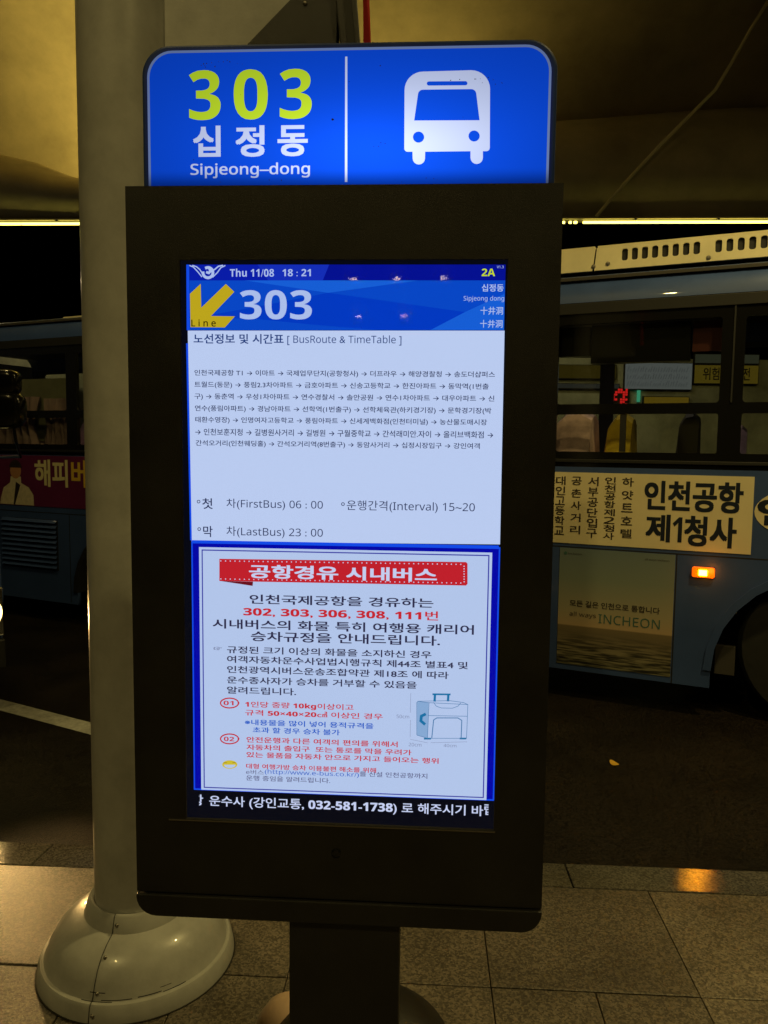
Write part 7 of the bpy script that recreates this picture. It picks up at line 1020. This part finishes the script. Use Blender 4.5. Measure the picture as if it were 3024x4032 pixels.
SCREEN_TEXTS=[('Thu 11/08', 'M', 'wt', -0.2007, 1.8766, -0.1265, 1.8898),
 ('18 : 21', 'M', 'wt', -0.1125, 1.8772, -0.0649, 1.889),
 ('2A', 'M', 'yel3', 0.2166, 1.8773, 0.2383, 1.8893),
 ('V1.3', 'm', 'wt', 0.2409, 1.8899, 0.252, 1.894),
 ('303', 'M', 'wt', -0.1842, 1.8068, -0.0629, 1.8549),
 ('Line', 'm1', 'black', -0.2668, 1.7949, -0.2252, 1.8066),
 ('십정동', 'b', 'wt', 0.2172, 1.8526, 0.2529, 1.8646),
 ('Sipjeong dong', 'm', 'wt', 0.1879, 1.8357, 0.254, 1.8457),
 ('十井洞', 'r', 'wt', 0.2159, 1.8153, 0.2527, 1.8281),
 ('十井洞', 'r', 'wt', 0.2156, 1.7942, 0.2525, 1.807),
 ('노선정보 및 시간표', 'b', 'ink1', -0.2633, 1.7666, -0.1103, 1.7829),
 ('[ BusRoute & TimeTable ]', 'm', 'ink1', -0.1042, 1.7647, 0.0867, 1.7813),
 ('인천국제공항 T1 → 이마트 → 국제업무단지(공항청사) → 더프라우 → 해양경찰청 → 송도더샵퍼스', 'r', 'ink3', -0.2623, 1.7119, 0.242, 1.7233),
 ('트월드(동문) → 풍림2.3차아파트 → 금호아파트 → 신송고등학교 → 한진아파트 → 동막역(1번출', 'r', 'ink3', -0.2625, 1.6922, 0.2322, 1.7036),
 ('구) → 동춘역 → 우성1차아파트 → 연수경찰서 → 솔안공원 → 연수1차아파트 → 대우아파트 → 신', 'r', 'ink3', -0.2627, 1.6724, 0.2418, 1.6839),
 ('연수(풍림아파트) → 경남아파트 → 선학역(1번출구) → 선학체육관(하키경기장) → 문학경기장(박', 'r', 'ink3', -0.2622, 1.6523, 0.2375, 1.6638),
 ('태환수영장) → 인명여자고등학교 → 풍림아파트 → 신세계백화점(인천터미널) → 농산물도매시장', 'r', 'ink3', -0.2617, 1.6332, 0.2308, 1.6446),
 ('→ 인천보훈지청 → 길병원사거리 → 길병원 → 구월중학교 → 간석래미안.자이 → 올리브백화점 →', 'r', 'ink3', -0.2619, 1.6132, 0.2415, 1.6248),
 ('간석오거리(인천웨딩홀) → 간석오거리역(8번출구) → 동암사거리 → 십정시장입구 → 강인여객', 'r', 'ink3', -0.2614, 1.5937, 0.2197, 1.6052),
 ('첫', 'r', 'ink3', -0.2509, 1.4876, -0.233, 1.506),
 ('차(FirstBus) 06 : 00', 'm', 'ink3', -0.209, 1.4872, -0.0431, 1.506),
 ('운행간격(Interval) 15~20', 'm', 'ink3', -0.0023, 1.4867, 0.2137, 1.5063),
 ('막', 'r', 'ink3', -0.2499, 1.4391, -0.2334, 1.4584),
 ('차(LastBus) 23 : 00', 'm', 'ink3', -0.2093, 1.4392, -0.0429, 1.4584),
 ('공항경유 시내버스', 'B', 'wt2', -0.1705, 1.3692, 0.1521, 1.3931),
 ('인천국제공항을 경유하는', 'b', 'ink4', -0.1697, 1.3245, 0.147, 1.3412),
 ('302, 303, 306, 308, 111번', 'M', 'redt', -0.1808, 1.302, 0.1555, 1.3188),
 ('시내버스의 화물 특히 여행용 캐리어', 'b', 'ink4', -0.2346, 1.2798, 0.2166, 1.2967),
 ('승차규정을 안내드립니다.', 'b', 'ink4', -0.1676, 1.2589, 0.1595, 1.2765),
 ('☞', 'r', 'grey', -0.2333, 1.2413, -0.2185, 1.2474),
 ('규정된 크기 이상의 화물을 소지하신 경우', 'b', 'ink4', -0.2097, 1.2365, 0.1452, 1.2494),
 ('여객자동차운수사업법시행규칙 제44조 별표4 및', 'b', 'ink4', -0.2098, 1.2195, 0.2075, 1.2324),
 ('인천광역시버스운송조합약관 제18조 에 따라', 'b', 'ink4', -0.2099, 1.2014, 0.1752, 1.2144),
 ('운수종사자가 승차를 거부할 수 있음을', 'b', 'ink4', -0.2101, 1.1827, 0.1209, 1.1956),
 ('알려드립니다.', 'b', 'ink4', -0.2102, 1.1644, -0.0883, 1.1774),
 ('01', 'M', 'redt', -0.2164, 1.1436, -0.1985, 1.1515),
 ('02', 'M', 'redt', -0.2162, 1.0788, -0.1978, 1.0868),
 ('1인당 중량 10kg이상이고', 'M', 'redt', -0.1782, 1.1393, 0.012, 1.1517),
 ('규격 50×40×20㎤ 이상인 경우', 'M', 'redt', -0.1782, 1.1263, 0.0629, 1.1373),
 ('※내용물을 많이 넣어 용적규격을', 'b', 'bluet', -0.179, 1.1091, 0.0471, 1.1194),
 ('초과 할 경우 승차 불가', 'b', 'bluet', -0.1648, 1.0957, -0.0117, 1.1061),
 ('안전운행과 다른 여객의 편의를 위해서', 'b', 'redt', -0.1761, 1.0777, 0.0893, 1.0881),
 ('자동차의 출입구  또는 통로를 막을 우려가', 'b', 'redt', -0.1761, 1.0642, 0.1134, 1.0743),
 ('있는 물품을 자동차 안으로 가지고 들어오는 행위', 'b', 'redt', -0.1762, 1.0507, 0.1606, 1.0608),
 ('대형 여행가방 승차 이용불편 해소를 위해', 'b', 'redt', -0.1769, 1.0302, 0.0523, 1.0396),
 ('e버스', 'm', 'ink5', -0.177, 1.0198, -0.1454, 1.0285),
 ('(http://www.e-bus.co.kr/)', 'm', 'bluet', -0.1437, 1.0199, 0.0223, 1.0304),
 ('를 신설 인천공항까지', 'r', 'ink5', 0.0236, 1.0232, 0.1416, 1.0326),
 ('운행 중임을 알려드립니다.', 'r', 'ink5', -0.177, 1.0086, -0.028, 1.018),
 ('50cm', 'm', 'grey', 0.0868, 1.1299, 0.1086, 1.1361),
 ('20cm', 'm', 'grey', 0.1083, 1.0805, 0.1305, 1.0867),
 ('40cm', 'm', 'grey', 0.1688, 1.0812, 0.1909, 1.0867),
 ('항', 'b', 'wt2', -0.2739, 0.9593, -0.2541, 0.9798, (-0.2615, None)),
 ('운수사 (강인교통, 032-581-1738) 로 해주시기 바', 'M', 'wt2', -0.2433, 0.9563, 0.2394, 0.9788),
 ('랍', 'b', 'wt2', 0.2412, 0.9621, 0.2599, 0.9821, (None, 0.2484))]
SIGN_TEXTS=[('3', 'M', 'syel', -0.2677, 2.1289, -0.215, 2.2077),
 ('0', 'M', 'syel', -0.1934, 2.1289, -0.1368, 2.2079),
 ('3', 'M', 'syel', -0.1173, 2.1289, -0.0645, 2.2076),
 ('십', 'B', 'swt', -0.2617, 2.0708, -0.2156, 2.1201),
 ('정', 'B', 'swt', -0.1907, 2.0701, -0.1424, 2.1198),
 ('동', 'B', 'swt', -0.121, 2.0703, -0.071, 2.1194),
 ('Sipjeong–dong', 'n', 'swt', -0.2665, 2.0365, -0.0673, 2.0607)]
SIGN_ICON={'outer': [(0.0863, 2.1714), (0.0868, 2.177), (0.0884, 2.1824), (0.0911, 2.1874), (0.0948, 2.1917), (0.0993, 2.1952), (0.1045, 2.1978), (0.1101, 2.1994), (0.116, 2.1998), (0.1931, 2.2008), (0.199, 2.2001), (0.2046, 2.1984), (0.2098, 2.1957), (0.2144, 2.1921), (0.2182, 2.1877), (0.2211, 2.1826), (0.2229, 2.1772), (0.2236, 2.1716), (0.2253, 2.0805), (0.2249, 2.0785), (0.2238, 2.0769), (0.2221, 2.0758), (0.2201, 2.0754), (0.2143, 2.0754), (0.2146, 2.0651), (0.2139, 2.0614), (0.2118, 2.0583), (0.2086, 2.0562), (0.2048, 2.0555), (0.201, 2.0563), (0.1977, 2.0584), (0.1955, 2.0616), (0.1946, 2.0653), (0.1944, 2.0756), (0.1211, 2.0755), (0.121, 2.0651), (0.1203, 2.0614), (0.1182, 2.0583), (0.115, 2.0562), (0.1111, 2.0555), (0.1073, 2.0563), (0.104, 2.0584), (0.1017, 2.0616), (0.1009, 2.0653), (0.1005, 2.0757), (0.0925, 2.0757), (0.0904, 2.0761), (0.0887, 2.0773), (0.0875, 2.079), (0.0871, 2.081)], 'holes': [[(0.1256, 2.1781), (0.1243, 2.1783), (0.1231, 2.1791), (0.1223, 2.1802), (0.122, 2.1815), (0.1223, 2.1828), (0.123, 2.1839), (0.1242, 2.1846), (0.1255, 2.1848), (0.1838, 2.1844), (0.1851, 2.1842), (0.1863, 2.1834), (0.1871, 2.1823), (0.1874, 2.181), (0.1871, 2.1797), (0.1864, 2.1786), (0.1853, 2.1779), (0.1839, 2.1777)], [(0.1082, 2.166), (0.1089, 2.168), (0.1101, 2.1698), (0.1118, 2.1711), (0.1138, 2.172), (0.116, 2.1722), (0.1937, 2.172), (0.1959, 2.1717), (0.1979, 2.1708), (0.1997, 2.1694), (0.2009, 2.1676), (0.2017, 2.1656), (0.208, 2.1234), (0.1025, 2.1242)], [(0.1192, 2.0983), (0.1187, 2.0954), (0.1173, 2.0928), (0.115, 2.0909), (0.1123, 2.0898), (0.1092, 2.0896), (0.1063, 2.0904), (0.1037, 2.0921), (0.1019, 2.0945), (0.101, 2.0973), (0.101, 2.1002), (0.1021, 2.103), (0.104, 2.1052), (0.1066, 2.1066), (0.1096, 2.1072), (0.1126, 2.1067), (0.1154, 2.1054), (0.1175, 2.1032), (0.1188, 2.1006)], [(0.2087, 2.099), (0.2083, 2.0962), (0.2069, 2.0936), (0.2047, 2.0917), (0.2019, 2.0906), (0.1989, 2.0904), (0.196, 2.0912), (0.1935, 2.0929), (0.1917, 2.0953), (0.1907, 2.0981), (0.1908, 2.101), (0.1918, 2.1037), (0.1937, 2.1059), (0.1963, 2.1074), (0.1992, 2.1079), (0.2022, 2.1075), (0.2049, 2.1061), (0.2071, 2.104), (0.2084, 2.1013)]]}
SIGN_DIVIDER=[(-0.0105, 2.2251), (-0.0069, 2.225), (-0.0055, 2.0288), (-0.0096, 2.0289)]

T0 = 0.0030
scr = MB().box(wl_ - .0, T0, wb_, wr_, 0.0195, wt_).build('screen', emit('screen_black', (7, 9, 20), 1.0), kio)
for col, layer, pts in SCREEN_POLYS: flat('screen_area', pts, T0 - 0.0003 * layer, E_(col), scr)
bycol = {}
for col, w_, layer, pts in SCREEN_STROKES: bycol.setdefault((col, pts[0][1] > 1.85), []).append((w_, T0 - 0.0003 * layer, pts))
for (col, up_), items in bycol.items(): strokes('airport_emblem' if up_ and col == 'wt' else 'screen_drawing', items, scr, E_(col))
dd = MB()
for x, z in SCREEN_DOTS: dd.add([(x + .0011 * math.cos(i * PI / 3), T0 - 0.0021, z + .0011 * math.sin(i * PI / 3)) for i in range(6)], [tuple(range(6))])
tag(dd.build('ribbon_dots', E_('wt2'), scr))
for e in SCREEN_TEXTS:
    s_, st, col, x0, z0, x1, z1 = e[:7]
    if s_ == 'Line': s_ = 'L i n e'
    lettering('text_line', s_, st, E_(col), x0, z0, x1, z1, T0 - 0.0024, scr, clip=e[7] if len(e) > 7 else None)
MB().box(wl_, -0.0022, wb_, wr_, -0.0012, wt_).build('screen_glass', MT['screenglass'], kio)
# header light box: backlight gradient painted into the panel emission, no lamps inside
SL, SR, SZ0, ST_ = -0.4088 + O, 0.2702 + O, KT, 2.2495
shell = MB().prism(rrect(SL, SZ0, SR, ST_, 0.048, 10, (0, 0, 1, 1)), 0.006, 0.10).build('sign_box', mat('navy_sign_shell', (0.02, 0.05, 0.22), 0.35, noise=0.15, nscale=8), kio, bevel=0.004)
def painted_backlight(name, rgb, gain=1.0):
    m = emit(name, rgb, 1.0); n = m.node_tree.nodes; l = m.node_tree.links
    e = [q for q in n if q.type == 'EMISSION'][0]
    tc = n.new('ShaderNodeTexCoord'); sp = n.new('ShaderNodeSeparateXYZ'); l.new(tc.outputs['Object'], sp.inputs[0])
    # painted glow: emission falls off around a bright spot low on the panel
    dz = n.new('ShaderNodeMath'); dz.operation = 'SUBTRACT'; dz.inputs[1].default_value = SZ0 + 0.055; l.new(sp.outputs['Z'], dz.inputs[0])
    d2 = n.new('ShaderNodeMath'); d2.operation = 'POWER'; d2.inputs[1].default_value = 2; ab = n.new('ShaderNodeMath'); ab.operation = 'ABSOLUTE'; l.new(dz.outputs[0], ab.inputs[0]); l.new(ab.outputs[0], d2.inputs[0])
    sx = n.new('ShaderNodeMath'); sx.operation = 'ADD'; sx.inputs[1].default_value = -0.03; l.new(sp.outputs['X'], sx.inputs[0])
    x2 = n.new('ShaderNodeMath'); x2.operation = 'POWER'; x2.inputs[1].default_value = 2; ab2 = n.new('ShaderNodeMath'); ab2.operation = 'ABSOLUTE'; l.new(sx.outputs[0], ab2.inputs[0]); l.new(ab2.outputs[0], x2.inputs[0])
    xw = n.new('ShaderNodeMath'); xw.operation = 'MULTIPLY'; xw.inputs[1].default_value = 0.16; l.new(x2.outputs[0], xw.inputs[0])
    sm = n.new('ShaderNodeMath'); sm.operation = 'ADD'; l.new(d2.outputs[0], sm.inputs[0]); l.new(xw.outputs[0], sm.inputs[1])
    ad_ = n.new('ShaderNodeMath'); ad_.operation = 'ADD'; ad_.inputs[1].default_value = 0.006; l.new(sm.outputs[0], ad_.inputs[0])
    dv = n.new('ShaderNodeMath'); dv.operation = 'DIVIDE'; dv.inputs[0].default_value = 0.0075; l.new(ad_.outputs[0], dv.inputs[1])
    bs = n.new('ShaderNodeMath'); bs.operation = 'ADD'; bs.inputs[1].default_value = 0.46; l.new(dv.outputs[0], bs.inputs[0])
    # emission painted darker along the bottom edge
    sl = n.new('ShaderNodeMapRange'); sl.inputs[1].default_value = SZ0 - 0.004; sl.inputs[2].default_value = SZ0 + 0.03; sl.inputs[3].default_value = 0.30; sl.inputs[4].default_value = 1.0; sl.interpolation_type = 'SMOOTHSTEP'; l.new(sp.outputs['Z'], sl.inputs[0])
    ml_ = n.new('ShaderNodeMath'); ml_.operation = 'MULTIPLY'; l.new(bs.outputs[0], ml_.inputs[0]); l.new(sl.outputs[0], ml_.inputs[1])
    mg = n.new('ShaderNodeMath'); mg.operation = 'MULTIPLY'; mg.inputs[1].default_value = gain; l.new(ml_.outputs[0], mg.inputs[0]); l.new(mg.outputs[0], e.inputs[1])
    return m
I = 0.0105
face = MB().prism(rrect(SL + I, SZ0 + 0.001, SR - I, ST_ - I, 0.042, 10, (0, 0, 1, 1)), 0.0035, 0.0058).build('sign_face', painted_backlight('sign_blue', (12, 74, 218)), kio)
SWm, SYm = painted_backlight('sign_white', (198, 210, 246), 0.95), painted_backlight('sign_yellow', (190, 220, 45), 1.0)
ol = rrect(SL + I, SZ0 + 0.001, SR - I, ST_ - I, 0.042, 10, (0, 0, 1, 1)); il = rrect(SL + I + .004, SZ0 + 0.001, SR - I - .004, ST_ - I - .004, 0.038, 10, (0, 0, 1, 1))
nb = len(ol)
mb = MB(); mb.add([(x, 0.0031, z) for x, z in ol[1:]] + [(x, 0.0031, z) for x, z in il[1:]] + [(ol[0][0], .0031, ol[0][1]), (il[0][0], .0031, il[0][1])], [(i, i + 1, nb - 1 + i + 1, nb - 1 + i) for i in range(nb - 2)] + [(nb - 2, 2 * nb - 2, 2 * nb - 1, 2 * nb - 3)])
mb.build('sign_border', painted_backlight('sign_border_white', (140, 165, 225), 0.6), face)
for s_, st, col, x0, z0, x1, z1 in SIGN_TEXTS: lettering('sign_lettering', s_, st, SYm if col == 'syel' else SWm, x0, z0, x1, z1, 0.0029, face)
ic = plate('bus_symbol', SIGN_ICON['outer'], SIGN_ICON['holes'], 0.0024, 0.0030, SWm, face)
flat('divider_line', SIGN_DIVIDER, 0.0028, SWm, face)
# specks of dirt and small dead insects stuck on the panel
rnd = random.Random(3)
dirt = MB()
for cx_, cz__, n_sp, sx_, sz_ in ((-0.22, 2.215, 16, .05, .008), (0.20, 2.185, 14, .05, .006), (0.05, 2.085, 5, .02, .01), (-0.03, 2.127, 1, 0, 0), (0.0, 2.03, 10, .3, .003), (-.1, 2.13, 8, .25, .08)):
    for _ in range(n_sp):
        x, z = cx_ + rnd.gauss(0, sx_ / 2), cz__ + rnd.gauss(0, sz_ / 2); r = rnd.uniform(.0004, .0012) if n_sp > 1 else .0026
        if not (SL + .01 < x < SR - .01 and KT < z < ST_ - .012): continue
        dirt.add([(x + r * rnd.uniform(.5, 1.3) * math.cos(i * PI / 3), 0.0020, z + r * rnd.uniform(.5, 1.3) * math.sin(i * PI / 3)) for i in range(6)], [tuple(range(6))])
tag(dirt.build('grime_specks', MT['darkprint'], face), kind='stuff')
finish_jobs()
